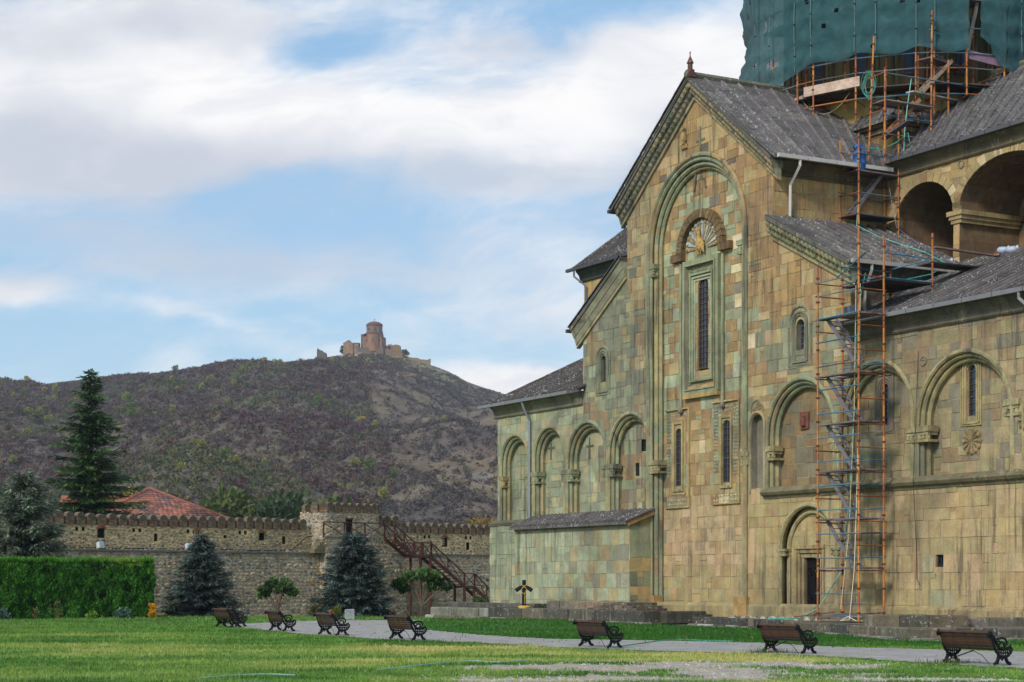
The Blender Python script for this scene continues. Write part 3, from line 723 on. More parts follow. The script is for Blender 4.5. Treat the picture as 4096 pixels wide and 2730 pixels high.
# ---- carved frames
def frame(u0, u1, z0, z1, w_, v, d, col, sides=(1, 1, 1, 1), name='window_surround', m=M_MOULD):
    mb = MB(); c = lambda: jit(col, .12, R)
    if sides[0]: mb.box((u0, v-d, z0), (u0+w_, v+.02, z1), c())
    if sides[1]: mb.box((u1-w_, v-d, z0), (u1, v+.02, z1), c())
    if sides[2]: mb.box((u0+w_+.001, v-d+.003, z1-w_), (u1-w_-.001, v+.02, z1), c())
    if sides[3]: mb.box((u0+w_+.001, v-d+.003, z0), (u1-w_-.001, v+.02, z0+w_), c())
    mb.build(name, m, cath)
def band(u0, u1, z0, z1, v, col, sx=.16, d=.06):
    """carved band: a field of small raised bosses"""
    mb = MB(); nx, nz = max(1, round((u1-u0)/sx)), max(1, round((z1-z0)/sx)); dx, dz = (u1-u0)/nx, (z1-z0)/nz
    mb.box((u0, v-.02, z0), (u1, v+.02, z1), tuple(x*.7 for x in col))
    for i in range(nx):
        for j in range(nz):
            x, z = u0+(i+.5)*dx, z0+(j+.5)*dz; c = jit(col, .2, R); e = .42
            mb.add([(x-dx*e, v-.02, z), (x, v-.02, z-dz*e), (x+dx*e, v-.02, z), (x, v-.02, z+dz*e), (x+R.uniform(-.02, .02), v-.02-d, z+R.uniform(-.02, .02))],
                   [(0, 1, 4), (1, 2, 4), (2, 3, 4), (3, 0, 4)], c)
    mb.build('carved_panel', M_CARVE, cath)
v = MDEP
frame(-1.36, 1.58, 10.95, 17.3, .2, v, .20, green); frame(-1.14, 1.36, 11.1, 17.08, .05, v, .26, S(150, 146, 116))
band(-1.09, -.86, 11.2, 16.9, v-.02, green, .14); band(1.08, 1.31, 11.2, 16.9, v-.02, green, .14); band(-.86, 1.08, 16.68, 16.98, v-.02, green, .14)
frame(-.84, 1.06, 11.5, 16.66, .1, v, .16, green); frame(-.72, .94, 11.55, 16.5, .09, v, .10, pgreen); frame(-.60, .82, 11.6, 16.36, .08, v, .05, pgreen)
MB().box((-1.30, v-.24, 10.72), (1.55, v+.02, 10.94), S(170, 144, 92)).box((-1.0, v-.14, 10.95), (1.25, v+.02, 11.3), S(172, 146, 96)).build('window_sill', M_MOULD, cath)
for u in (-1.62, 1.84):
    MB().tube([(u, v-.1, 10.3), (u, v-.1, 17.25)], .09, 6, jit(green, .1, R)).ball((u, v-.12, 10.2), .15, gray).build('colonnette', M_MOULD, cath)
# fan of carved rays with a bird in a round hood over the middle window
hood = MB(); n = 18
for i in range(n):
    a, b = PI*i/n+.01, PI*(i+1)/n-.01; c = jit(S(122, 98, 66), .16, R); q = []
    for vv in (v-.3, v+.01):
        for rr in (1.5, 1.92):
            for t in (a, b): q.append((AX+rr*math.cos(t), vv, 17.72+rr*.98*math.sin(t)))
    hood.add([q[0], q[1], q[3], q[2], q[4], q[5], q[7], q[6]], [(0, 1, 2, 3), (0, 4, 5, 1), (1, 5, 6, 2), (2, 6, 7, 3), (3, 7, 4, 0)], c)
for s in (-1, 1):
    a, b = sorted((AX+s*1.5, AX+s*2.42)); hood.box((a, v-.28, 17.38), (b, v+.01, 17.74), S(112, 90, 62))
hood.build('hood_mould', M_CARVE, cath)
MB().add([(AX+1.5*math.cos(PI*i/16), v-.03, 17.72+1.47*math.sin(PI*i/16)) for i in range(17)], [tuple(range(17))], S(150, 128, 92)).build('tympanum', M_MOULD, cath)
for i in range(15):
    t = PI*(i+.5)/15; d = Vector((math.cos(t), 0, math.sin(t))); e = Vector((-math.sin(t), 0, math.cos(t))); o = Vector((AX, v-.03, 17.74))
    pr = []
    for k, wd in ((.42, .035), (.8, .06), (1.15, .09), (1.3, .10), (1.40, .05)): pr.append((o+d*k-e*wd, o+d*k+e*wd))
    poly = [p[0] for p in pr]+[p[1] for p in pr[::-1]]; m_ = len(poly)
    MB().add([p+Vector((0, -.07, 0)) for p in poly]+poly, [tuple(range(m_))]+[(j, m_+j, m_+(j+1) % m_, (j+1) % m_) for j in range(m_)],
             S(172, 178, 168) if i % 2 else S(162, 138, 100)).ball(o+d*1.24+Vector((0, -.08, 0)), .075, S(184, 190, 182) if i % 2 else S(178, 150, 104), 7, 5).build('carved_ray', M_CARVE, cath)
yl = S(184, 150, 90); bird = MB()
bird.ball((AX-.05, v-.16, 17.93), .23, yl, 9, 7, 1.45); bird.tube([(AX-.05, v-.2, 18.12), (AX-.09, v-.22, 18.4), (AX-.1, v-.22, 18.58)], [.13, .08, .07], 7, yl)
bird.ball((AX-.12, v-.24, 18.62), .09, yl, 7, 5); bird.tube([(AX-.16, v-.28, 18.62), (AX-.27, v-.28, 18.58)], [.04, .01], 5, yl)
for s in (-1, 1):
    bird.add([(AX-.05+s*.12, v-.2, 18.15), (AX-.05+s*.34, v-.2, 17.98), (AX-.05+s*.36, v-.18, 17.5), (AX-.05+s*.14, v-.2, 17.62), (AX-.05+s*.2, v-.32, 17.85)], [(0, 1, 4), (1, 2, 4), (2, 3, 4), (3, 0, 4)], jit(yl, .1, R))
    bird.tube([(AX-.05+s*.08, v-.2, 17.66), (AX-.05+s*.09, v-.22, 17.45)], .035, 5, yl)
bird.build('carved_bird', M_CARVE, cath)
# lower windows' carved panels
cg = S(150, 150, 122)
frame(-2.36, -1.5, 6.35, 9.72, .12, v, .10, olive); frame(-2.55, -1.32, 6.2, 9.9, .1, v, .04, tan_)
band(-2.98, -2.60, 7.2, 10.05, v, cg, .17); band(-2.6, -1.2, 9.92, 10.15, v, cg, .17); band(-2.98, -1.0, 5.62, 6.02, v, S(176, 164, 128), .17)
frame(-3.06, -.95, 5.55, 10.35, .07, v, .12, tan_, (0, 1, 1, 1))
frame(1.58, 2.52, 6.35, 9.72, .11, v, .10, olive)
band(1.0, 1.36, 7.1, 10.25, v, cg, .17); band(2.58, 2.98, 6.9, 10.25, v, cg, .17); band(1.36, 2.58, 9.84, 10.25, v, cg, .17); band(.98, 3.0, 5.68, 6.1, v, S(176, 164, 128), .17)
frame(.92, 3.14, 5.6, 10.42, .07, v, .12, tan_, (0, 1, 1, 1))
# the two small upper windows and the arcade windows
for uc, zb_, zs_, vv, rr, col, ov in ((-8.2, 11.72, 13.35, 0, .46, ggreen, .72), (8.12, 11.55, 13.2, 0, .5, ggreen, .84), (13.1, 8.2, 9.95, .52, .44, gray, 0), (18.2, 8.16, 10.2, .52, .44, olive, 0)):
    mb = MB()
    for q, r_ in ((rr, .06), (rr-.12, .05)):
        mb.tube(arch_path(uc, q, zs_, zb_, vv-.04, 10, 3), r_, 6, jit(col, .1, R)); mb.box((uc-q, vv-.10+.02*(q < rr), zb_-.05), (uc+q, vv+.02, zb_+.05), jit(col, .1, R))
    mb.build('window_surround', M_MOULD, cath)
    if ov: frame(uc-ov, uc+ov, zb_-.18, zs_+.0, .14, 0, .05, col, (1, 1, 0, 1)); roll(arch_path(uc, ov-.07, zs_, zs_-.1, -.02, 12), .08, R, (1, col))
    else: frame(uc-.58, uc+.58, zb_-.12, zs_+.6, .07, vv, .07, col)
# slim niche with a carved fan over it
MB().add([(a, .3, b) for a, b in archp(5.0, .46, 9.05, 6.2, 12)], [tuple(range(15))], gray).build('niche_wall', M_STONE, cath); jamb(NICHE, -.004, .3, skip_base=False, col=gray)
mb = MB()
for i in range(11):
    t = PI*(i+.5)/11; mb.tube([(5.0+.1*math.cos(t), -.03, 9.72+.1*math.sin(t)), (5.0+.36*math.cos(t), -.03, 9.72+.36*math.sin(t))], [.02, .04], 5, S(150, 136, 104))
mb.tube([(5.0+.45*math.cos(PI*i/12), -.03, 9.66+.5*math.sin(PI*i/12)) for i in range(13)], .05, 5, S(138, 126, 98)); mb.build('carved_fan', M_CARVE, cath)
roll(arch_path(5.0, .55, 9.05, 6.0, -.03, 12, 1.2), .06, R, (2, green), (1, tan_))
# portal: nested frames, impost, door
roll(arch_path(8.65, 1.98, 3.36, .95, .02, 18, .9), .12, R, (3, tan_), (1, olive)); roll(arch_path(8.65, 1.66, 3.36, .95, .25, 18, .9), .10, R, (3, tan_), (1, olive))
capital(6.5, 7.15, 3.15, -.1, .3, tan_, .3); capital(10.2, 10.9, 3.15, -.1, .3, tan_, .3)
mb = MB()
for k, (a, b, zt, dv) in enumerate(((7.28, 9.42, 3.6, .28), (7.45, 9.25, 3.42, .36), (7.62, 9.08, 3.22, .44))):
    c = jit(S(150, 132, 90), .08, R); wd = .17
    mb.box((a, dv, .45), (a+wd, 1.2, zt-wd), c); mb.box((b-wd, dv, .45), (b, 1.2, zt-wd), c); mb.box((a-.02, dv-.03, zt-wd+.001), (b+.02, 1.2, zt), jit(c, .1, R))
mb.build('door_surround', M_MOULD, cath)
dr = MB().box((7.79, .62, .5), (8.91, .7, 3.05), S(24, 24, 28)).box((8.34, .605, .5), (8.36, .62, 3.05), S(24, 24, 28)).build('door', M_IRON, cath)
for uu in (8.07, 8.63):
    for zz in (1.35, 2.45):
        MB().tube([(uu, .6, zz-.16), (uu, .6, zz+.16)], .02, 5).tube([(uu-.1, .6, zz), (uu+.1, .6, zz)], .02, 5).tube([(uu+.15*math.cos(a*PI/6), .605, zz+.18*math.sin(a*PI/6)) for a in range(13)], .014, 4).build('door_ornament', M_IRON, dr)
# blind-arch ornaments
def relief_cross(u, z, h, wd, vv, col):
    MB().box((u-.05, vv-.05, z-h), (u+.05, vv+.01, z+h*.7), col).box((u-wd, vv-.047, z-.05), (u+wd, vv+.01, z+.05), col).build('carved_cross', M_CARVE, cath)
relief_cross(-14.45, 9.25, .62, .36, .52, S(104, 100, 80)); relief_cross(-10.4, 9.1, .66, .36, .52, S(104, 100, 80)); relief_cross(.55, 22.75, .9, .35, -.02, ggreen)
for a, b, c_, d_ in ((-5.42, -4.92, 8.5, 9.1), (-5.95, -5.6, 7.3, 7.95)): MB().box((a, .6, c_), (b, .66, d_), (.012, .012, .012)).build('opening', M_DECK, cath)
MB().box((-12.4-.9, .5, 7.6), (-12.4-.83, .54, 8.2), (.015, .015, .015)).build('slit', M_DECK, cath)
red = S(124, 72, 58); pl = MB().box((7.52, .42, 8.66), (8.12, .53, 9.42), red)
pl.ball((7.82, .42, 9.24), .07, red, 7, 5); pl.tube([(7.82, .42, 9.18), (7.82, .41, 8.8)], [.12, .15], 7, jit(red, .1, R)); pl.build('carved_plaque', M_CARVE, cath)
def rosette(u, z, r, vv, n, col):
    mb = MB()
    for i in range(n):
        t = 2*PI*i/n; mb.tube([(u+.08*math.cos(t), vv-.06, z+.08*math.sin(t)), (u+r*.82*math.cos(t), vv-.07, z+r*.82*math.sin(t))], [.02, .06], 5, jit(col, .1, R))
        mb.ball((u+r*.9*math.cos(t), vv-.03, z+r*.9*math.sin(t)), r*.2, jit(col, .1, R), 6, 4)
    mb.lathe([(0.001, .06), (r, .05), (r, 0)], (0, 0, 0), 20, tuple(x*.7 for x in col)); k = 3*21
    m2 = MB().add(mb.v, mb.f, mb.c)
    # turn the lathed disc to face the lawn
    off = len(m2.v)-3*20
    for i in range(off, len(m2.v)): x, y, zz = m2.v[i]; m2.v[i] = (u+x, vv-zz, z+y)
    m2.build('rosette', M_CARVE, cath)
rosette(18.25, 7.45, .5, .52, 12, S(150, 130, 92)); rosette(21.75, 8.0, .45, -.01, 10, S(132, 118, 92)); 
relief = MB().beam((-.55, v-.06, 20.6), (-.35, v-.06, 21.45), .1, .1, S(112, 98, 84)).beam((-.1, v-.05, 21.2), (.25, v-.05, 21.0), .07, .08, S(120, 106, 90)).beam((.25, v-.05, 21.0), (.4, v-.05, 20.6), .06, .08, S(120, 106, 90)); relief.build('carved_relief', M_CARVE, cath)
MB().ball((-.75, -.08, 23.1), .2, S(172, 142, 92), 7, 5, 1.8).ball((-.75, -.12, 23.5), .11, S(172, 142, 92), 7, 5).box((-1.0, -.12, 22.6), (-.5, .01, 22.8), ochre).build('carved_figure', M_CARVE, cath)
for u, z in ((16.05, 10.75), (22.2, 10.6), (6.95, 19.4), (9.8+1.4, 20.2)):
    vv = 0 if z < 15 else 6.4
    MB().tube([(u+.17*math.cos(a*PI/6), vv-.03, z+.17*math.sin(a*PI/6)) for a in range(13)], .045, 5, gray).box((u-.12, vv-.012, z-.12), (u+.12, vv+.0, z+.12), (.02, .018, .016)).build('drain_hole', M_MOULD, cath)

# ---- finial on the gable
fi = S(104, 66, 58); mb = MB()
k_ = .36
mb.box((AX-.42, -.75, 25.7), (AX+.42, .05, 26.35), fi); mb.box((AX-.3, -.65, 26.35), (AX+.3, -.05, 26.75), jit(fi, .1, R)); mb.lathe([(.30, 26.75), (.24, 26.85), (.24, 27.55), (.36, 27.6), (.30, 27.75), (.06, 28.5), (.05, 28.7)], (AX, -.35, 0), 8, fi)
mb.box((AX-.03, -.38, 28.6), (AX+.03, -.32, 29.15), fi); mb.box((AX-.14, -.375, 28.9), (AX+.14, -.325, 28.96), fi)
mb.v = [(AX+(x-AX)*.5, -.35+(y+.35)*.5, 25.72+(z-25.7)*k_) for x, y, z in mb.v]; mb.build('finial', M_MOULD, cath)

# ---- pedestal and drum under the dome
PC = (0.15, 12.8)
def ped_wall(a, z0, z1):
    masonry([rect(PC[0]-a, PC[0]+a, z0, z1)], [], plane_f(PC[1]-a), ochre_col, 101, wgt=.4).build('pedestal_wall', M_MORTAR, cath)
    masonry([rect(PC[1]-a, PC[1]+a, z0, z1)], [], plane_s(PC[0]+a), ochre_col, 102, wgt=.4).build('pedestal_wall', M_MORTAR, cath)
a = 5.75
mb = MB()
for p, q in (((PC[0]-a, PC[1]-a), (PC[0]+a, PC[1]-a)), ((PC[0]+a, PC[1]-a), (PC[0]+a, PC[1]+a))):
    dx, dy = (q[0]-p[0]), (q[1]-p[1]); n = 8
    for i in range(n):
        s0, s1 = lerp(p, q, i/n), lerp(p, q, (i+1)/n); o = (dy/11.5, -dx/11.5)
        mb.hexa([(s0[0], s0[1], 20.5), (s1[0], s1[1], 20.5), (s1[0]-o[0], s1[1]-o[1], 20.5), (s0[0]-o[0], s0[1]-o[1], 20.5), (s0[0], s0[1], 23.0), (s1[0], s1[1], 23.0), (s1[0]-o[0], s1[1]-o[1], 23.0), (s0[0]-o[0], s0[1]-o[1], 23.0)], jit(ochre, .12, R))
        for zc, ex in ((22.9, .12), (23.15, .3)):
            mb.hexa([(s0[0]+o[0]*ex, s0[1]+o[1]*ex, zc), (s1[0]+o[0]*ex, s1[1]+o[1]*ex, zc), (s1[0]-o[0], s1[1]-o[1], zc), (s0[0]-o[0], s0[1]-o[1], zc), (s0[0]+o[0]*ex, s0[1]+o[1]*ex, zc+.22), (s1[0]+o[0]*ex, s1[1]+o[1]*ex, zc+.22), (s1[0]-o[0], s1[1]-o[1], zc+.22), (s0[0]-o[0], s0[1]-o[1], zc+.22)], jit(S(120, 100, 66), .12, R))
mb.build('pedestal', M_STONE, cath)
e = a+.5; mb = MB(); t_ = 3.2
for i in range(4):
    ca = [(-1, -1), (1, -1), (1, 1), (-1, 1)]
    p, q = ca[i], ca[(i+1) % 4]; n = 14
    for j in range(n):
        s0, s1 = lerp(p, q, j/n), lerp(p, q, (j+1)/n); c = jit(S(96, 92, 88), .15, R)
        mb.add([(PC[0]+s0[0]*e, PC[1]+s0[1]*e, 23.38), (PC[0]+s1[0]*e, PC[1]+s1[1]*e, 23.38), (PC[0]+s1[0]*t_, PC[1]+s1[1]*t_, 25.9), (PC[0]+s0[0]*t_, PC[1]+s0[1]*t_, 25.9),
                (PC[0]+s0[0]*e, PC[1]+s0[1]*e, 23.26), (PC[0]+s1[0]*e, PC[1]+s1[1]*e, 23.26)], [(0, 1, 2, 3), (0, 4, 5, 1)], c)
        mb.tube([(PC[0]+s0[0]*e, PC[1]+s0[1]*e, 23.42), (PC[0]+s0[0]*t_, PC[1]+s0[1]*t_, 25.94)], .07, 5, c)
mb.build('pedestal_roof', M_ROOF, cath)
DR = 6.0; mb = MB(); n = 48
prof = [(DR+.25, 22.5), (DR+.25, 24.9), (DR+.4, 25.0), (DR+.4, 25.2), (DR, 25.25), (DR, 36)]
for i in range(n):
    c1 = jit(S(176, 148, 84), .1, R)
    for k in range(len(prof)-1):
        cc = c1 if k < 3 else jit(S(92, 84, 58), .16, R)
        mb.lathe(prof[k:k+2], (PC[0], PC[1], 0), 1, cc, 2*PI*i/n, 2*PI*(i+1)/n)
mb.build('drum', M_STONE, cath)
mb = MB(); wn = MB()
for i in range(16):
    t = 2*PI*i/16+.1; d = Vector((math.cos(t), math.sin(t), 0)); s_ = Vector((-math.sin(t), math.cos(t), 0)); o = Vector((PC[0], PC[1], 0))
    for k in (-.85, -.6, .6, .85): mb.tube([o+d*(DR+.03)+s_*k+Vector((0, 0, 25.3)), o+d*(DR+.03)+s_*k+Vector((0, 0, 35.5))], .09, 5, jit(S(104, 96, 66), .15, R))
    p = o+d*(DR+.06)
    wn.add([p-s_*.27+Vector((0, 0, 26.0)), p+s_*.27+Vector((0, 0, 26.0)), p+s_*.27+Vector((0, 0, 31)), p-s_*.27+Vector((0, 0, 31))], [(0, 1, 2, 3)], S(30, 34, 60))
    for k in (-.3, .3): mb.tube([p+s_*k+Vector((0, 0, 26)), p+s_*k+Vector((0, 0, 31))], .05, 4, S(90, 54, 46))
    mb.tube([p-s_*.3+Vector((0, 0, 26)), p+s_*.3+Vector((0, 0, 26))], .05, 4, S(90, 54, 46))
mb.build('drum_colonnette', M_MOULD, cath); wn.build('drum_window', M_GLASS, cath)
cone = MB().lathe([(DR+.5, 36), (DR+.5, 36.3), (0.02, 45)], (PC[0], PC[1], 0), 32, S(96, 92, 88)); cone.build('dome_roof', M_ROOF, cath)
# ================================================================== GROUND
def sst(a, b, x): t = min(1, max(0, (x-a)/(b-a))); return t*t*(3-2*t)
def gz(x, y):
    """height of the ground: level lawn, a low bank before the platform, a slight fall towards the precinct wall"""
    z = -.42*sst(104, 124, y) + .34*math.exp(-((x-.5)/4.5)**2-((y-79)/6.5)**2) + .12*math.exp(-((x+3)/3)**2-((y-80)/7)**2)
    z += .05*mnoise.noise((x*.12, y*.12, 0))*(1-sst(200, 260, y))
    if y > 230: z += 4*sst(230, 330, y)
    return z
def inpoly(p, poly):
    x, y = p; c = False; n = len(poly)
    for i in range(n):
        (x0, y0), (x1, y1) = poly[i], poly[i-1]
        if (y0 > y) != (y1 > y) and x < (x1-x0)*(y-y0)/(y1-y0)+x0: c = not c
    return c
PATH_FAR = [(-12.9, 87.6), (-11.0, 92.5), (-6.4, 95.2), (-4.9, 92.3), (-4.6, 84), (-3.44, 72.55), (-1.37, 68.52), (1.31, 63.79), (3.72, 62.2), (8.18, 59.4), (9.47, 57.2), (12.41, 54.5), (16.0, 50.2), (22, 42), (30, 31)]
PATH_NEAR = [(26, 24), (18.5, 33.5), (11.67, 42.4), (9.47, 46.25), (8.21, 49.33), (6.6, 52.2), (3.58, 54.3), (1.14, 56.6), (-1.2, 60.0), (-4.3, 62.5), (-5.81, 65.4), (-7.66, 69.0), (-9.49, 73.6), (-11.68, 79.5), (-13.6, 85.0)]
PATH = PATH_FAR+PATH_NEAR
STRIP = [(-6.2, 95.0), (-4.9, 92.6), (1.9, 91.4), (7.2, 84.4), (10.2, 78.4), (12.3, 69.0), (12.9, 62.2), (15.6, 61.3), (19, 65), (14, 66.5), (13.8, 72), (11.3, 79.2), (8, 86), (2.5, 93.0), (-5, 97.5)]
GRAVEL = [((3.6, 43.0), 5.4, 3.2), ((7.0, 44.4), 2.6, 1.8), ((1.4, 38.4), 3.6, 1.4), ((8.2, 37.6), 2.6, .9), ((4.8, 39.2), 4.4, 1.7)]
def gravel_w(x, y):
    g = max(1-((x-c[0])/a)**2-((y-c[1])/b)**2 for c, a, b in GRAVEL)
    return sst(.0, .75, g+1.1*mnoise.noise((x*.55, y*.55, 3))+.5*mnoise.noise((x*1.7, y*1.2, 8)))
def dry_w(x, y):
    n1 = mnoise.fractal((x*.10, y*.16, 7.3), 1.0, 2.0, 4); n2 = mnoise.noise((x*.5, y*.9, 2.1))
    far = 1-sst(56, 74, y)*.75
    b1 = math.exp(-((y-46.5)/1.6)**2)*sst(-13, -5, x)*(1-sst(6, 10, x)) + .9*math.exp(-((y-57.5-.22*x)/2.0)**2)*sst(-7, -3, x)*(1-sst(1, 4, x))+.6*math.exp(-((y-69)/2.4)**2)*sst(-22, -16, x)*(1-sst(-13, -9, x))
    return min(1, max(0, (n1*.9+n2*.35+.24)*far + b1*.9))
GRN, DKG, DRY, STRAW, DIRT, GRVL = S(108, 148, 64), S(58, 104, 40), S(162, 166, 90), S(198, 188, 120), S(164, 150, 124), S(156, 150, 142)
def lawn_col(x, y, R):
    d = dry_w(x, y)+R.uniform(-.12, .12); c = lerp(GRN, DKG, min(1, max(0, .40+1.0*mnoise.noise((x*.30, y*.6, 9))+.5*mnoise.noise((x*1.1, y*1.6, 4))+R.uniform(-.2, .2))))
    if x > -4.5 and y > 57: c = lerp(c, S(48, 102, 30), .85); d *= .3  # lawn towards the cathedral: its shade is put into the grass colour
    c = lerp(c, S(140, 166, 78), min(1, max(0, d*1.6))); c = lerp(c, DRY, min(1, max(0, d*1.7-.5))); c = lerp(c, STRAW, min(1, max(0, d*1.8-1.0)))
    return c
R = random.Random(31)
# far ground: one sheet to the foot of the hills and beyond
xs = list(np.linspace(-900, -60, 22))+list(np.linspace(-50, 60, 36))+list(np.linspace(80, 900, 20)); ys = list(np.linspace(-120, 20, 8))+list(np.linspace(26, 140, 40))+list(np.linspace(150, 420, 14))+[1000, 2000, 4000]
V = np.array([(x, y, gz(x, y)-.06) for y in ys for x in xs]); nx = len(xs)
F = np.array([(j*nx+i, j*nx+i+1, (j+1)*nx+i+1, (j+1)*nx+i) for j in range(len(ys)-1) for i in range(nx-1)])
M_SOIL = mat('soil', base=S(96, 104, 62), rough=1.0, var=.3, scale=.3, fine=2.0, bump=.2, coord='Object')
np_mesh('ground', V, F, np.ones((len(F), 3)), M_SOIL, kind='structure', smooth=True)
# lawn: fine grid carrying the patches of green, dry and bare turf
xs = np.arange(-32, 30.1, .30); ys = np.arange(26, 110, .42); nx = len(xs)
V = np.array([(x, y, gz(x, y)) for y in ys for x in xs]); fs = []; cl = []
for j in range(len(ys)-1):
    for i in range(nx-1):
        x, y = xs[i]+.15, ys[j]+.21
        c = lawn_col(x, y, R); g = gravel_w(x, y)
        c = lerp(tuple(q*.8 for q in c), lerp(GRVL, DIRT, .5+.5*mnoise.noise((x, y*.6, 1))), g)
        b = math.exp(-((x+1.2)/1.6)**2-((y-82.5)/3.0)**2)
        c = lerp(c, DIRT, min(1, b*1.1))
        fs.append((j*nx+i, j*nx+i+1, (j+1)*nx+i+1, (j+1)*nx+i)); cl.append(c)
M_LAWN = mat('lawn', rough=1.0, var=.28, scale=2.2, fine=26, bump=.4)
np_mesh('lawn', V, np.array(fs), np.array(cl), M_LAWN, kind='structure', smooth=True)
# path and the strip of paving along the plinth
def sheet(name, poly, m, lift, kind='structure', step=.8):
    x0, x1, y0, y1 = bbox(poly); vs = {}; V = []; F = []; CC = []
    RR = random.Random(3)
    def vid(i, j):
        if (i, j) not in vs: x, y = x0+i*step, y0+j*step; vs[(i, j)] = len(V); V.append((x, y, gz(x, y)+lift))
        return vs[(i, j)]
    for i in range(int((x1-x0)/step)+1):
        for j in range(int((y1-y0)/step)+1):
            if inpoly((x0+(i+.5)*step, y0+(j+.5)*step), poly):
                F.append((vid(i, j), vid(i+1, j), vid(i+1, j+1), vid(i, j+1))); CC.append(jit(S(150, 146, 142), .06, RR))
    np_mesh(name, np.array(V), np.array(F), np.array(CC), m, kind=kind)
M_PATH = mat('paving', rough=.9, var=.22, scale=1.1, fine=9, bump=.3)
sheet('path', PATH, M_PATH, .025, step=.30); sheet('paved_strip', STRIP, M_PATH, .02, step=.35)

# grass blades, standing where the turf is
def grass():
    RR = random.Random(77); V = []; F = []; CL = []; n = 0; tries = 0
    while n < 165000 and tries < 600000:
        tries += 1
        b = RR.uniform(.0189, .055) if RR.random() < .62 else RR.uniform(.0189, .036); y = 2.0/b; x = RR.uniform(-.30, .30)*y
        if y > 106 or inpoly((x, y), PATH) and RR.random() < .985 or inpoly((x, y), STRIP): continue
        q = Vector((x, y, 0))-O0; u_, v_ = q.dot(EU), q.dot(EV)
        if v_ > -1.5 or (-20.5 < u_ < 2 and v_ > -4.2): continue
        g = gravel_w(x, y)
        if g > .35 and RR.random() < g*1.05: continue
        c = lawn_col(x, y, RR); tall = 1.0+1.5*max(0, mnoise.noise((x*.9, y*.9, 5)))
        if RR.random() < .012: tall *= 1.6; c = lerp(c, STRAW, .3)
        k = y/45; z = gz(x, y)
        for _ in range(2):
            h = RR.uniform(.035, .075)*tall*(.7+.3*k); wd = .012*k+.006; a = RR.uniform(0, PI); dx, dy = math.cos(a)*wd, math.sin(a)*wd
            bx, by = x+RR.uniform(-.05, .05), y+RR.uniform(-.05, .05); lx, ly = RR.uniform(-.5, .5)*h, RR.uniform(-.5, .5)*h
            V += [(bx-dx, by-dy, z-.01), (bx+dx, by+dy, z-.01), (bx+lx, by+ly, z+h)]; F.append((3*n, 3*n+1, 3*n+2)); CL.append(jit(c, .18, RR)); n += 1
    np_mesh('grass', np.array(V), np.array(F), np.array(CL), M_GRASS, kind='stuff')
grass()
# loose grey stones in the bare patch
V = MB(); RR = random.Random(8)
for i in range(2600):
    c_, a, b = RR.choice(GRAVEL); x, y = c_[0]+RR.gauss(0, a*.55), c_[1]+RR.gauss(0, b*.55); r = RR.uniform(.012, .045)
    z = gz(x, y); V.add([(x-r, y-r, z), (x+r, y-r*.6, z), (x+r*.5, y+r, z), (x-r*.6, y+r*.7, z), (x, y, z+r*.8)], [(0, 1, 4), (1, 2, 4), (2, 3, 4), (3, 0, 4)], jit(S(168, 162, 152), .2, RR))
tag(V.build('gravel', M_LOWST), kind='stuff')

# ================================================================== STONE PLATFORMS AT THE FOOT OF THE CATHEDRAL
dk = S(104, 98, 86)
def block_row(parent, name, p, q, z0, z1, depth, R, cols, bw=(.9, 1.7), jut=.03):
    """a course of separate blocks from p to q (world xy), running back by depth to the left of p->q"""
    p, q = Vector((*p, 0)), Vector((*q, 0)); L = (q-p).length; d = (q-p)/L; nrm = Vector((-d.y, d.x, 0)); t = 0
    base = parent.matrix_world.inverted() if False else None
    loc = Vector(parent.location)
    while t < L-.05:
        wd = min(R.uniform(*bw), L-t); wd = wd if L-t-wd > .35 else L-t
        o = R.uniform(-jut, jut); a = p+d*(t+.012)-nrm*o-loc; b = p+d*(t+wd-.012)-nrm*o-loc; zt = z1+R.uniform(-.012, .012)
        c = jit(R.choice(cols), .16, R); e = nrm*(depth+o); t += wd; bev = .035
        u = Vector((0, 0, 1)); lo, hi = u*z0, u*(zt-loc.z); lo = u*(z0-loc.z)
        mb = MB(); f = nrm*bev
        vs = [a+lo, b+lo, b+e+lo, a+e+lo, a+hi-u*bev, b+hi-u*bev, a+hi+f, b+hi+f, b+e+hi, a+e+hi]
        mb.add(vs, [(0, 1, 5, 4), (4, 5, 7, 6), (6, 7, 8, 9), (1, 2, 8, 7, 5), (0, 4, 6, 9, 3), (2, 3, 9, 8)], c)
        mb.build(name, M_LOWST, parent)
R = random.Random(41)
pw = lambda u, v: tuple(W(u, v).xy)
pf = thing('stone_platform', 'long grey stone platform carrying the dark cross at the foot of the greenish annex', 'platform', W(-9.2, -4, 0))
cols = [S(84, 80, 70), S(98, 90, 74), S(72, 70, 64), S(108, 100, 82)]
lcols = [S(150, 150, 136), S(134, 132, 120), S(118, 114, 100)]
block_row(pf, 'block', pw(-20.35, -3.9), pw(-13.2, -3.98), .17, .60, .9, R, lcols); block_row(pf, 'block', pw(-13.2, -4.0), pw(1.85, -4.0), .17, .66, .9, R, cols, (1.2, 2.6))
block_row(pf, 'step_block', pw(-20.6, -4.12), pw(1.9, -4.14), -.15, .165, .5, R, lcols+cols, (1.0, 2.2))
block_row(pf, 'block', pw(1.85, -4.0), pw(1.85, -.6), .1, .65, .8, R, cols, (1.0, 1.8))
MB().add([W(-20.3, -3.2, .56)-W(-9.2, -4, 0), W(1.8, -3.2, .6)-W(-9.2, -4, 0), W(1.8, -.3, .6)-W(-9.2, -4, 0), W(-20.3, .3, .56)-W(-9.2, -4, 0)], [(0, 1, 2, 3)], S(110, 106, 94)).build('platform_floor', M_LOWST, pf)
block_row(pf, 'block', pw(-21.0, -2.4), pw(-10.9, -2.5), .5, .86, .8, R, [S(92, 88, 78), S(80, 78, 70)], (1.1, 2.2))
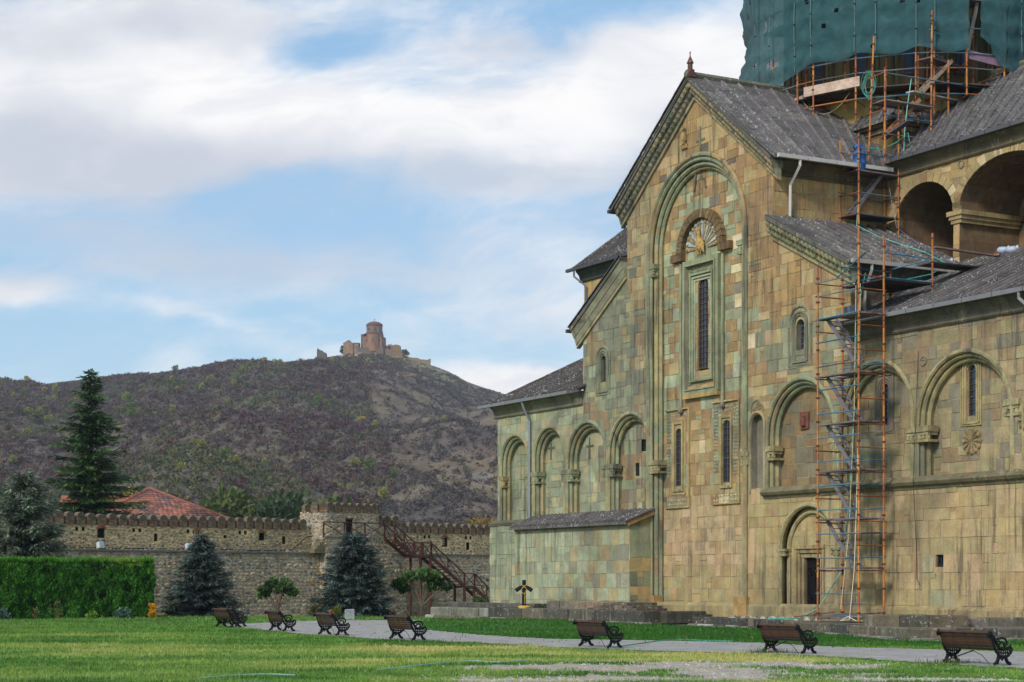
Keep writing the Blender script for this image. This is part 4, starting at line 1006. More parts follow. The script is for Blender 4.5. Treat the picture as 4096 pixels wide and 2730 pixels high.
block_row(pf, 'bench_block', pw(-10.3, -2.15), pw(-3.55, -2.1), .5, 1.02, .75, R, [S(160, 136, 108), S(140, 124, 100), S(110, 102, 88)], (.8, 1.4))
for i, (a, b, c_) in enumerate(((-4.0, -2.0, 1.0), (-4.6, -1.2, .86), (-4.9, -.6, .74))): block_row(pf, 'slab', pw(a, -2.6-.18*i), pw(b, -2.55-.18*i), c_-.14, c_, 1.8, R, [S(92, 82, 70), S(108, 92, 76)], (.5, 1.3), .06)
pb = thing('stone_plinth', 'low stepped grey stone plinth running under the scaffolding and along the right wall', 'plinth', W(8, -2, 0))
mb = MB(); off = W(8, -2, 0)
PL = [W(-3.6, -.6), W(7.7, -2.15), W(19.6, -6.0), W(23.7, -7.3), W(26.5, -1.2), W(26.5, .6), W(-3.6, .6)]
mb.add([p-off+Vector((0, 0, .36)) for p in PL], [tuple(range(7))], S(112, 108, 96)).build('plinth_floor', M_LOWST, pb)
for (p, q) in (((-3.6, -.62), (7.7, -2.2)), ((7.7, -2.2), (19.6, -6.05)), ((19.6, -6.05), (23.7, -7.35)), ((23.7, -7.35), (26.5, -1.2))):
    block_row(pb, 'block', pw(*p), pw(*q), .08, .40, .7, R, cols, (.9, 2.0)); 
    d = Vector((q[0]-p[0], q[1]-p[1])).normalized(); nn = (d.y*.22, -d.x*.22)
    block_row(pb, 'step_block', pw(p[0]+nn[0], p[1]+nn[1]), pw(q[0]+nn[0], q[1]+nn[1]), -.12, .085, .6, R, lcols+cols, (.8, 1.7), .05)
for xy0, xy1 in (((12.75, 66.9), (16.4, 66.4)),): block_row(pb, 'upper_block', xy0, xy1, .36, .80, 1.2, R, cols+[S(150, 124, 84)], (.9, 1.5))
block_row(pb, 'upper_block', (16.4, 67.2), (21, 68.6), .36, .70, 1.0, R, [S(164, 140, 96), S(140, 136, 120), S(112, 108, 96)], (.9, 1.6))
for i in range(46):     # rubble by the door
    u, v_ = R.uniform(4.5, 10.5), R.uniform(-1.7, -.4); r = R.uniform(.05, .16); z = .36; o = W(u, v_, z)-off
    MB().add([o+Vector((-r, -r, 0)), o+Vector((r, -r*.7, 0)), o+Vector((r*.8, r, 0)), o+Vector((-r*.7, r*.8, 0)), o+Vector((-r*.5, -r*.5, r)), o+Vector((r*.5, -r*.4, r*.8)), o+Vector((r*.4, r*.5, r*.9)), o+Vector((-r*.4, r*.4, r*.7))],
             [(4, 5, 6, 7), (0, 1, 5, 4), (1, 2, 6, 5), (2, 3, 7, 6), (3, 0, 4, 7)], jit(R.choice([S(150, 146, 136), S(110, 104, 92), S(180, 174, 160)]), .15, R)).build('rubble_stone', M_LOWST, pb)

# the cross
cr = thing('log_cross', 'black wooden cross of logs bound with a gold chain on a yellow foot', 'cross', W(-10.2, -3.55, .64))
lg = S(30, 34, 40); mb = MB(); mb.tube([(0, 0, .08), (.0, 0, .6), (.01, 0, 1.45)], [.115, .105, .10], 9, [jit(lg, .2, R)]*2); mb.build('log', M_BARK, cr)
for s in (-1, 1): MB().tube([(s*.04, -.03, 1.12), (s*.24, -.03, 1.03), (s*.42, -.03, .90)], [.09, .10, .11], 9, jit(lg, .2, R)).build('log', M_BARK, cr)
gd = S(206, 160, 50)
MB().tube([(-.1, -.13, 1.2), (.12, -.14, 1.02)], .02, 5, gd).tube([(.1, -.13, 1.2), (-.12, -.14, 1.0)], .02, 5, gd).tube([(-.11, -.12, .83), (0, -.14, .74), (.1, -.12, .86)], .018, 5, gd).build('gold_band', M_PLAST, cr)
mb = MB()
for i in range(10): mb.ball((.04+.01*(i % 2), -.135, .74-.055*i), .026, gd, 6, 4)
mb.build('gold_chain', M_PLAST, cr)
mb = MB().lathe([(.27, 0), (.27, .09), (.2, .13), (.14, .14), (0.001, .14)], (0, 0, 0), 16, S(222, 186, 70))
for i in range(14): mb.ball((.27*math.cos(i*PI/7), .27*math.sin(i*PI/7), .09), .035, S(226, 192, 80), 6, 4)
mb.build('foot', M_PLAST, cr)

# ================================================================== BENCHES
def make_bench():
    t = thing('park_bench', '', 'bench', group='benches along the path')
    L = 1.86
    def side():
        m = MB(); A = lambda pts, r, n=7: m.tube([(0, y, z) for y, z in pts], r*1.3, n)
        A([(-.17, .60), (-.20, .66), (-.16, .71), (-.10, .69), (-.10, .63), (-.15, .63)], .026); m.ball((0, -.145, .66), .05, n=9, m=7)
        A([(-.10, .66), (-.05, .52), (-.02, .40), (.03, .30), (.12, .21), (.24, .175), (.36, .20), (.45, .27), (.475, .34), (.43, .40), (.34, .36), (.22, .34), (.10, .39), (.02, .52), (-.06, .62)], .026)
        A([(0, .53), (.08, .56), (.2, .58), (.29, .56), (.335, .50), (.33, .44), (.28, .41), (.25, .45), (.28, .48)], .018); A([(.05, .5), (.12, .52), (.16, .48), (.13, .43), (.09, .45)], .015); A([(.14, .46), (.2, .5), (.25, .46), (.24, .40)], .014)
        A([(.10, .24), (.08, .14), (.04, .07), (0, .035)], .026); A([(.14, .2), (.11, .12), (.07, .03)], .016); A([(.30, .2), (.33, .12), (.37, .06), (.41, .035)], .026); A([(.27, .2), (.3, .1), (.36, .03)], .016)
        m.ball((0, 0, .04), .042, n=8, m=6); m.ball((0, .415, .04), .042, n=8, m=6); A([(.14, .19), (.2, .12), (.27, .19)], .02)
        for i in range(6): y = .09+i*.06; A([(y, .37-.02*(i % 2)), (y+.03, .28), (y+.01, .19)], .014, 5)
        A([(.06, .29), (.2, .26), (.38, .27)], .014, 5)
        return m
    me = side().mesh('side_frame', M_IRON)
    for s in (0, 1): o = obj('side_frame', me, t); o.location = (s*L, 0, 0)
    wc = S(56, 33, 24)
    sls = [MB().box((.02, -.011, -.0275), (L-.02, .011, .0275), c).mesh('slat', M_WOOD) for c in (wc, S(72, 42, 28), S(44, 28, 22))]; sl = sls[0]
    top = MB().box((-.01, -.03, -.022), (L+.01, .03, .022), S(84, 56, 46)).mesh('top_rail', M_WOOD); o = obj('top_rail', top, t); o.location = (0, -.135, .70)
    for i in range(6):
        k = i/5; o = obj('slat', sls[(i*2+i//3) % 3], t); o.location = (0, -.115+.03*k+.10*k*k, .655-.062*i); o.rotation_euler = (.15+.55*k*k, 0, 0)
    for i in range(6): o = obj('slat', sl, t); o.location = (0, .07+.072*i, .345-.02*math.sin(PI*i/5)+.03*(i == 5)); o.rotation_euler = (PI/2-.1, 0, 0)
    MB().tube([(.02, .02, .05), (L*.5, .12, .29)], .014, 5).build('brace', M_IRON, t); MB().tube([(L-.2, .02, .02), (L*.72, .05, .2), (L*.5, .08, .30)], .008, 5).build('brace', M_IRON, t)
    for x in (.25, .5, .75): MB().tube([(L*x, -.13, .68), (L*x, -.08, .5), (L*x, .02, .33)], .010, 4).build('back_strap', M_IRON, t)
    return t
b0 = make_bench()
spots = [(10.97, 44.4, 'wood and cast iron bench nearest the viewer, at the lower right of the lawn'),
         (7.55, 51.75, 'wood and iron bench before the scaffolding, second nearest on the path'),
         (2.48, 56.0, 'wood and iron bench on the path below the central gable bay'),
         (-3.75, 62.2, 'wood and iron bench at the bend of the path left of the cross platform'),
         (-6.75, 67.7, 'wood and iron bench below the broad blue spruce beside the staircase'),
         (-9.35, 73.7, 'wood and iron bench below the small round tree by the wall'),
         (-12.6, 80.5, 'front bench of the close pair at the far left end of the path'),
         (-12.6, 82.4, 'rear bench of the close pair at the far left end of the path')]
yaw = math.atan2(-.90, .43); dv = Vector((math.cos(yaw), math.sin(yaw), 0))
for i, (x, y, lab) in enumerate(spots):
    o = b0 if i == 0 else copy_tree(b0)
    dy = [0, .02, -.01, .03, .0, -.03, .05, .02][i]; o.rotation_euler = (0, 0, yaw+dy)
    p = Vector((x, y, 0))-dv*.93; o.location = (p.x, p.y, max(gz(p.x, p.y), gz(x, y))+.02); o.scale = (1, 1.06, 1.13); o['label'] = lab

# ================================================================== PRECINCT WALL
WA = Vector((-26.6, 110.9, 0)); WD = Vector((.71446, .69967, 0)); WN = Vector((.69967, -.71446, 0))
WTH = math.atan2(WD.y, WD.x)
wl = thing('precinct_wall', 'old rubble stone precinct wall with rounded brick merlons along its top', 'wall', WA, WTH)
# local frame: x along the wall, -y towards the lawn, z up
STONES = []
R = random.Random(51)
rub = [S(172, 156, 128), S(154, 144, 126), S(134, 130, 124), S(184, 166, 130), S(156, 128, 100), S(112, 108, 108), S(192, 178, 148), S(172, 158, 134), S(162, 148, 126)]
def rubble(parent, x0, x1, z0, z1, y, holes, R, lst, wq=(.20, .46), hq=(.13, .26), zt=None, mp=None, tint=1.0):
    mp = mp or (lambda a, b, d: (a, y-d, b)); z = z0
    while z < z1:
        hh = R.uniform(*hq); x = x0-R.uniform(0, .3)
        while x < x1:
            wd = R.uniform(*wq)*R.choice((.6, .85, 1, 1, 1.25)); cx_, cz = x+wd/2, z+hh/2+R.uniform(-.05, .05); x += wd+R.uniform(.0, .06)
            if cx_ < x0 or cx_ > x1 or (zt and cz > zt(cx_)-.08): continue
            if any(h[0]-.1 < cx_ < h[1]+.1 and h[2]-.08 < cz < h[3]+.08 for h in holes): continue
            n = 7; ph = R.uniform(0, 6); tl = R.uniform(-.9, .9); P = []; hk = hh*R.uniform(.62, 1.12); hh0, hh = hh, hk
            for i in range(n):
                a = 2*PI*i/n; rr = R.uniform(.66, 1.0); ex, ez = wd*.5*rr*math.copysign(abs(math.cos(a))**.7, math.cos(a)), hh*.5*rr*math.copysign(abs(math.sin(a))**.7, math.sin(a))
                P.append((cx_+ex, cz+ez+ex*tl*.35))
            c = tuple(q*tint for q in jit(R.choice(rub), .2, R)); pr = R.uniform(.015, .05); mb = MB()
            vs = [mp(a, b, .0) for a, b in P]+[mp(cx_+(a-cx_)*.72, cz+(b-cz)*.72, pr) for a, b in P]
            mb.add(vs, [(i, (i+1) % n, n+(i+1) % n, n+i) for i in range(n)]+[tuple(range(n, 2*n))], c)
            lst.append((wd*hh, mb)); hh = hh0
        z += hh+.015
def ztop(x): return 5.42
LOOPS = []
for x in [0.8+4.0*i for i in range(-2, 10)]:
    if 15 < x < 25: continue
    LOOPS += [(x-.32, x-.12, 5.06, 5.30), (x+.12, x+.32, 5.06, 5.30)]
ARCHL = [(2.0, 2.5, 4.66, 5.26), (9.0, 9.4, 4.62, 5.22), (14.1, 14.55, 4.7, 5.2), (30.2, 30.75, 4.5, 5.15), (-5, -4.6, 4.6, 5.2)]
SLOT = [(6.05, 6.3, 4.52, 5.0), (11.3, 11.55, 4.8, 5.0), (16.0, 16.25, 4.5, 5.0), (32.6, 32.9, 4.3, 4.85)]
HL = LOOPS+ARCHL+SLOT
lst = []
rubble(wl, -9, 37, 4.02, 5.42, 0, HL, R, lst, (.16, .38), (.10, .19), tint=.92)
rubble(wl, -9, 37, -.6, 3.86, -.55, [], R, lst)
mb = MB()
for p in carve([rect(-9, 37, 3.9, 5.44)], [rect(*h) for h in HL]): mb.add([(a, .0, b) for a, b in p], [tuple(range(len(p)))])
mb.box((-9, .30, -.8), (37, .9, 5.40)); mb.box((-9, .001, 5.38), (37, .9, 5.44)); mb.build('parapet_core', M_WARM, wl)
MB().box((-9, -.55, -.9), (37, .2, 3.86)).build('wall_core', M_LIME, wl)
mb = MB()
for h in HL: mb.box((h[0], .12, h[2]), (h[1], .28, h[3]), (.012, .010, .009))
mb.build('loophole', M_DECK, wl)
for h in ARCHL:
    xm = (h[0]+h[1])/2; MB().beam((h[0]-.06, -.04, h[3]-.02), (xm, -.04, h[3]+.18), .14, .06, S(136, 92, 66), (0, 1, 0)).beam((h[1]+.06, -.04, h[3]-.02), (xm, -.04, h[3]+.18), .14, .06, S(136, 92, 66), (0, 1, 0)).build('brick_arch', M_BRICK, wl)
for xx in (9.2, 30.35):
    mb = MB(); mb.box((xx-.11, .0, 4.62), (xx+.11, .08, 5.2), S(190, 184, 170)); mb.build('grille', M_LIME, wl)
    for zz in (4.72, 4.9, 5.08): MB().tube([(xx, -.02, zz-.001), (xx, .004, zz)], .06, 8, (.02, .02, .02)).build('grille_opening', M_DECK, wl)
for i in range(42):
    a = -9+46*i/42; MB().box((a+.01, -.64, 3.86), (a+46/42-.01, .02, 3.97+R.uniform(-.01, .01)), jit(S(118, 114, 106), .15, R)).build('ledge_slab', M_LOWST, wl)
pts = [(-9+.9*i, -.30, 4.05+.015*math.sin(i*1.7)) for i in range(29)]+[(16.6, -.3, 4.12), (17.3, -.3, 4.6), (17.7, -.4, 4.98), (18.2, -.5, 5.06)]
MB().tube(pts, .04, 5, S(34, 36, 40)).build('cable', M_METAL, wl); MB().tube([(28+.9*i, -.4, 4.03-.02*i) for i in range(11)], .035, 5, S(34, 36, 40)).build('cable', M_METAL, wl)
lst.sort(key=lambda t: -t[0])
for _, mb in lst[:300]: mb.build('stone', M_RUBBLE, wl)
rest = MB()
for _, mb in lst[300:]: rest.add(mb.v, mb.f, list(mb.c))
rest.build('rubble_stones', M_RUBBLE, wl, kind='stuff')
def merlon_mesh(seed):
    R = random.Random(seed); m = MB(); wd, dp = .25, .17
    rows = 5
    for i in range(rows):     # brick courses below the round head
        for s in range(2):
            a, b = (-wd+.25*s+.006, -wd+.25*(s+1)-.006) if i % 2 else (-wd+.006 if s == 0 else -.08, -.09 if s == 0 else wd-.006)
            j = R.uniform(-.012, .012); m.box((a, -dp+j, i*.072), (b, dp, i*.072+.064), jit(R.choice([S(132, 98, 74), S(142, 114, 86), S(118, 98, 80), S(126, 112, 94)]), .2, R))
    m.box((-wd+.02, -dp+.03, 0), (wd-.02, dp-.03, .37), S(140, 122, 96)); n = 10
    for i in range(n):
        a, b = PI*i/n, PI*(i+1)/n; P = lambda t, y: (-math.cos(t)*(wd+.01), y, .355+math.sin(t)*.22)
        c = jit(R.choice([S(104, 92, 76), S(94, 88, 76), S(116, 98, 80)]), .2, R)
        m.add([P(a, -dp-.01), P(b, -dp-.01), P(b, dp), P(a, dp)], [(0, 1, 2, 3)], c); m.add([P(a, -dp-.01), P(b, -dp-.01), (0, -dp-.01, .355)], [(0, 1, 2)], jit(c, .1, R)); m.add([P(a, dp), P(b, dp), (0, dp, .355)], [(0, 2, 1)], c)
    return m.mesh('merlon', M_BRICK)
MER = [merlon_mesh(s) for s in range(5)]
x = -8.7
while x < 36.8:
    if not (18.2 < x < 24.2):
        hi = .42 if 24.0 <= x < 26.3 else 0
        o = obj('merlon', R.choice(MER), wl); o.location = (x, .17, 5.42+hi); o.scale = (1.10+R.uniform(-.07, .07), 1.25, 1.34+R.uniform(-.09, .09)); o.rotation_euler = (0, R.uniform(-.03, .03), R.uniform(-.06, .06))
    x += .735
MB().box((24.05, .0, 5.40), (26.3, .34, 5.85), S(124, 108, 84)).build('raised_parapet', M_LIME, wl)

# the bastion and its round-cornered tower
tw = thing('wall_tower', 'squat rubble stone tower with brick merlons and a dark doorway above the precinct wall', 'tower', WA+WD*20.3-WN*.3, WTH)
lst = []; hx = 3.05
dh = [(.35, .95, 4.9, 6.2)]
rubble(tw, -1.0, 2.9, 4.9, 6.62, -1.2, dh, R, lst, (.18, .4), (.12, .22))
cor = []
def rc(a, b, d):   # rounded corners either side
    t = a; rr = 1.0+d
    return t
for s in (-1, 1):
    cx_ = 2.85 if s > 0 else -1.0; mp = (lambda s, cx_: (lambda a, b, d: (cx_+s*(.85+d)*math.sin(a), -.35-(.85+d)*math.cos(a), b)))(s, cx_)
    rubble(tw, .05, 1.75, 4.7, 6.62, 0, [], R, lst, (.2, .42), (.12, .22), mp=mp)
rubble(tw, -.35, .9, 4.2, 6.6, 0, [], R, lst, (.2, .42), (.12, .22), mp=lambda a, b, d: (-1.86-d, a, b))
lst.sort(key=lambda t: -t[0])
for _, mb in lst[:300]: mb.build('stone', M_RUBBLE, tw)
rest = MB()
for _, mb in lst[300:]: rest.add(mb.v, mb.f, list(mb.c))
rest.build('rubble_stones', M_RUBBLE, tw, kind='stuff')
mb = MB()
for p in carve([rect(-1.0, 2.85, 4.2, 6.65)], [rect(*dh[0])]): mb.add([(a, -1.2, b) for a, b in p], [tuple(range(len(p)))])
for s in (-1, 1): mb.lathe([(.85, 4.2), (.85, 6.65)], (2.85 if s > 0 else -1.0, -.35, 0), 10, (1, 1, 1), -PI/2 if s > 0 else PI, 0.3 if s > 0 else 1.5*PI)
mb.box((-1.85, -.35, 4.2), (.3, .9, 6.6)); mb.box((1.0, -.3, 4.2), (3.65, .9, 6.6)); mb.box((-1.4, -.9, 6.5), (3.6, .9, 6.62)); mb.build('tower_wall', M_LIME, tw)
MB().box((.3, -.9, 4.9), (1.0, -.8, 6.2), (.02, .018, .016)).box((.33, -1.22, 6.18), (.97, -1.0, 6.3), S(70, 48, 36)).box((.3, -1.19, 4.9), (.36, -1.0, 6.18), S(84, 54, 38)).box((.94, -1.19, 4.9), (1.0, -1.0, 6.18), S(84, 54, 38)).build('door_frame', M_WOOD, tw)
MB().box((.36, -.99, 4.92), (.68, -.95, 6.1), S(52, 54, 60)).build('door', M_METAL, tw)
for i in range(7):
    o = obj('merlon', R.choice(MER), tw); o.location = (-.95+.64*i, -1.02, 6.64); o.scale = (1.1, 1.2, 1.22)
for s in (-1, 1):
    for k in range(2):
        a = .55+.75*k; o = obj('merlon', R.choice(MER), tw); o.location = ((2.85 if s > 0 else -1.0)+s*.68*math.sin(a), -.35-.68*math.cos(a), 6.64); o.scale = (1.1, 1.2, 1.22); o.rotation_euler = (0, 0, s*a)
for k in range(5): o = obj('merlon', R.choice(MER), tw); o.location = (-1.5+1.12*k, .72, 6.64)
bs = thing('wall_bastion', 'broad rubble bastion in front of the tower with stone steps on its left', 'bastion', WA+WD*20.3, WTH)
lst = []
prof = lambda x: 4.95 if x < 2.3 else max(2.0, 4.95-(x-2.3)*.55)
rubble(bs, -1.6, 5.6, -.7, 4.95, -1.15, [], R, lst, (.2, .5), (.13, .27), zt=prof)
rubble(bs, -1.15, -.55, -.7, 4.95, 0, [], R, lst, (.2, .5), (.13, .27), mp=lambda a, b, d: (-1.6-d, a, b))
lst.sort(key=lambda t: -t[0])
for _, mb in lst[:300]: mb.build('stone', M_RUBBLE, bs)
rest = MB()
for _, mb in lst[300:]: rest.add(mb.v, mb.f, list(mb.c))
rest.build('rubble_stones', M_RUBBLE, bs, kind='stuff')
mb = MB(); q = [(-1.6, -.9), (5.6, -.9), (5.6, 3.13), (2.3, 4.95), (-1.6, 4.95)]
mb.add([(a, -1.15, b) for a, b in q]+[(a, -.5, b) for a, b in q], [tuple(range(5)), tuple(range(5, 10))[::-1]]+[(i, 5+i, 5+(i+1) % 5, (i+1) % 5) for i in range(5)]); mb.build('bastion_core', M_LIME, bs)
MB().box((-1.65, -1.2, 4.95), (2.4, -.9, 5.04), S(128, 122, 110)).build('terrace', M_LOWST, bs)
for i in range(4): MB().box((-1.84-.22*i, -1.16, 3.9), (-1.61-.22*i, -.5, 4.85-.22*i), jit(S(126, 116, 92), .1, R)).build('step', M_LOWST, bs)

# iron staircase
st = thing('iron_staircase', 'rust red iron staircase with crossed railings climbing the precinct wall', 'staircase', WA+WD*20.3+WN*2.05, WTH)
ir = S(86, 46, 36); bx = lambda p, q, w_=.07, n='rail': MB().beam(p, q, w_, w_, jit(ir, .12, R)).build(n, M_RUST, st)
def fence(p, q, y, hgt=.92, bays=1, post=True):
    for i in range(bays+1):
        a = lerp(p, q, i/bays)
        if post: bx((a[0], y, a[1]-.1), (a[0], y, a[1]+hgt), .08, 'post')
    bx((p[0], y, p[1]+hgt), (q[0], y, q[1]+hgt), .07)
    for i in range(bays):
        a, b = lerp(p, q, i/bays), lerp(p, q, (i+1)/bays)
        bx((a[0], y, a[1]+.04), (b[0], y, b[1]+hgt-.04), .045, 'brace'); bx((a[0], y+.03, a[1]+hgt-.04), (b[0], y+.03, b[1]+.04), .045, 'brace')
def flight(p, q, y0=-1.0, y1=-.05):
    for y in (y0, y1): MB().beam((p[0], y, p[1]-.05), (q[0], y, q[1]-.05), .06, .24, jit(ir, .1, R)).build('stringer', M_RUST, st)
    n = max(3, int(abs(p[1]-q[1])/.2))
    for i in range(n): a = lerp(p, q, (i+.5)/n); MB().box((a[0]-.14, y0, a[1]-.02), (a[0]+.14, y1, a[1]+.015), jit(S(76, 46, 36), .1, R)).build('tread', M_RUST, st)
fence((-2.5, 5.03), (2.8, 5.03), -.05, .92, 3); flight((2.8, 4.95), (4.7, 3.75)); fence((2.8, 4.95), (4.6, 3.8), -1.02, .92, 2); fence((2.8, 4.95), (4.6, 3.8), -.05, .92, 2)
MB().box((4.5, -1.05, 3.66), (6.2, .02, 3.82), jit(ir, .1, R)).build('landing', M_RUST, st); fence((4.65, 3.82), (6.15, 3.82), -1.02, .85, 2); fence((4.65, 3.82), (6.15, 3.82), 0, .85, 2)
for x_ in (5.15, 6.1):
    for y in (-1.0, 0): bx((x_, y, -.7), (x_, y, 3.7), .13, 'post')
flight((6.15, 3.75), (9.3, 1.72)); fence((6.15, 3.82), (9.25, 1.74), -1.02, .85, 2)
MB().box((9.2, -1.05, 1.58), (10.3, .02, 1.72), jit(ir, .1, R)).build('landing', M_RUST, st); fence((9.28, 1.72), (10.25, 1.72), -1.02, .85, 1)
for x_ in (9.3, 10.2):
    for y in (-1.0, 0): bx((x_, y, -.7), (x_, y, 1.6), .13, 'post')
flight((10.25, 1.66), (12.9, -.3)); fence((10.25, 1.72), (12.6, .0), -1.02, .85, 2)

# floodlights on the ledge
def flood(x, z=3.97, lab=''):
    t = thing('floodlight', lab, 'floodlight', WA+WD*x+WN*.45+Vector((0, 0, z)), WTH+.2, 'floodlights on the wall ledge')
    MB().hexa([(-.20, -.2, .09), (.20, -.2, .09), (.17, .12, .09), (-.17, .12, .09), (-.20, -.10, .47), (.20, -.10, .47), (.17, .12, .40), (-.17, .12, .40)], S(212, 216, 224)).build('housing', M_PLAST, t)
    MB().hexa([(-.15, -.195, .17), (.15, -.195, .17), (.15, -.16, .17), (-.15, -.16, .17), (-.15, -.135, .43), (.15, -.135, .43), (.15, -.1, .43), (-.15, -.1, .43)], S(150, 176, 176)).build('lens', M_GLASS2, t)
    MB().box((-.2, -.02, 0), (-.17, .03, .2), S(190, 194, 200)).box((.17, -.02, 0), (.2, .03, .2), S(190, 194, 200)).box((-.2, -.03, 0), (.2, .04, .025), S(190, 194, 200)).build('bracket', M_METAL, t)
M_GLASS2 = mat('lamp_glass', base=S(176, 200, 196), rough=.15, var=.05, bump=0, spec=.6)
flood(1.9, lab='white floodlight on the wall ledge above the clipped hedge'); flood(8.3, lab='white floodlight on the wall ledge left of the small spruce tip'); flood(34.9, 3.85, 'white floodlight on the wall ledge beside the cathedral corner')
# ================================================================== RED-ROOFED HOUSE BEHIND THE WALL
hs = thing('house', 'house with a patchy red tiled hip roof behind the precinct wall', 'house', (-27.8, 141.5, 0), .12)
R = random.Random(61); tl_cols = [S(148, 92, 76), S(130, 84, 72), S(158, 102, 84), S(108, 80, 74), S(94, 78, 74), S(144, 98, 84)]
MB().box((-5.2, -2.6, -1), (6.0, 6.0, 6.75), S(226, 222, 214)).build('wall', M_PLAST, hs)
for x in (-3.6, -1.2, 1.2, 3.4): f = MB().box((x-.45, -2.66, 4.6), (x+.45, -2.6, 6.3), S(200, 196, 190)).build('window', M_PLAST, hs); MB().box((x-.37, -2.68, 4.68), (x+.37, -2.655, 6.22)).build('pane', M_GLASS, f)
ap = Vector((0, .8, 9.15)); ap2 = Vector((-2.0, 3.5, 9.0)); e0, e1, e2, e3 = Vector((-3.9, -3.3, 6.62)), Vector((6.4, -3.2, 6.62)), Vector((6.4, 6.6, 6.62)), Vector((-5.6, 6.6, 6.62))
HT = []
def hip(eL, eR, top):
    n = 15; nn = (eR-eL).cross(top-eL).normalized()
    for j in range(n):
        b0, b1 = j/n, (j+1)/n; A0, B0 = eL+(top-eL)*b0, eR+(top-eR)*b0; A1, B1 = eL+(top-eL)*b1, eR+(top-eR)*b1
        k = max(1, int((B0-A0).length/.36)); tint = R.random()
        for i in range(k):
            a, b = i/k, (i+1)/k; q = [A0+(B0-A0)*a, A0+(B0-A0)*b, A1+(B1-A1)*b, A1+(B1-A1)*a]; mid = (q[0]+q[1])/2
            c = jit(tl_cols[int((mnoise.noise((i*.22, j*.5, tint))*.5+.5)*5.99) % 6] if R.random() < .75 else R.choice(tl_cols), .14, R)
            up = nn*.075; m = [(q[0]+q[1])/2+up, (q[3]+q[2])/2+up*.6]
            HT.append(((q[1]-q[0]).length*.3, MB().add([q[0]+nn*.03, m[0], q[1]+nn*.03, q[2]+nn*.005, m[1], q[3]+nn*.005, q[0], q[1]], [(0, 1, 4, 5), (1, 2, 3, 4), (0, 6, 7, 2, 1)], c)))
hip(e0, e1, ap); hip(e1, e2, ap); hip(e3, e0, ap)
MB().add([e0, e1, e2, e3, ap], [(0, 1, 4), (1, 2, 4), (2, 3, 4), (3, 0, 4), (0, 3, 2, 1)], S(120, 70, 56)).build('roof', M_TILE, hs)
HT.sort(key=lambda t: t[1].v[0][1])
for _, mb in HT[:300]: mb.build('roof_tile', M_TILE, hs)
rest = MB()
for _, mb in HT[300:]: rest.add(mb.v, mb.f, list(mb.c))
rest.build('roof_tiling', M_TILE, hs, kind='stuff')
for p, q in ((e0, ap), (e1, ap)):
    MB().tube([p+(q-p)*(i/20)+Vector((0, 0, .05)) for i in range(21)], .11, 6, [jit(S(148, 90, 74), .15, R) for _ in range(20)]).build('ridge_tiles', M_TILE, hs)
MB().box((-3.95, -3.45, 6.48), (6.45, -3.28, 6.62), S(176, 84, 56)).build('gutter', M_PLAST, hs)
MB().add([Vector((-7, 3.0, 8.2)), Vector((-1.2, 2.0, 8.2)), Vector((-1.2, 3.0, 8.75)), Vector((-7, 4.2, 8.75))], [(0, 1, 2, 3)], S(160, 90, 70)).box((-7, 3.1, 7.2), (-1.2, 3.2, 8.2), S(70, 52, 44)).box((-7, 2.9, 8.12), (-1.2, 3.1, 8.22), S(180, 96, 72)).build('dormer', M_TILE, hs)

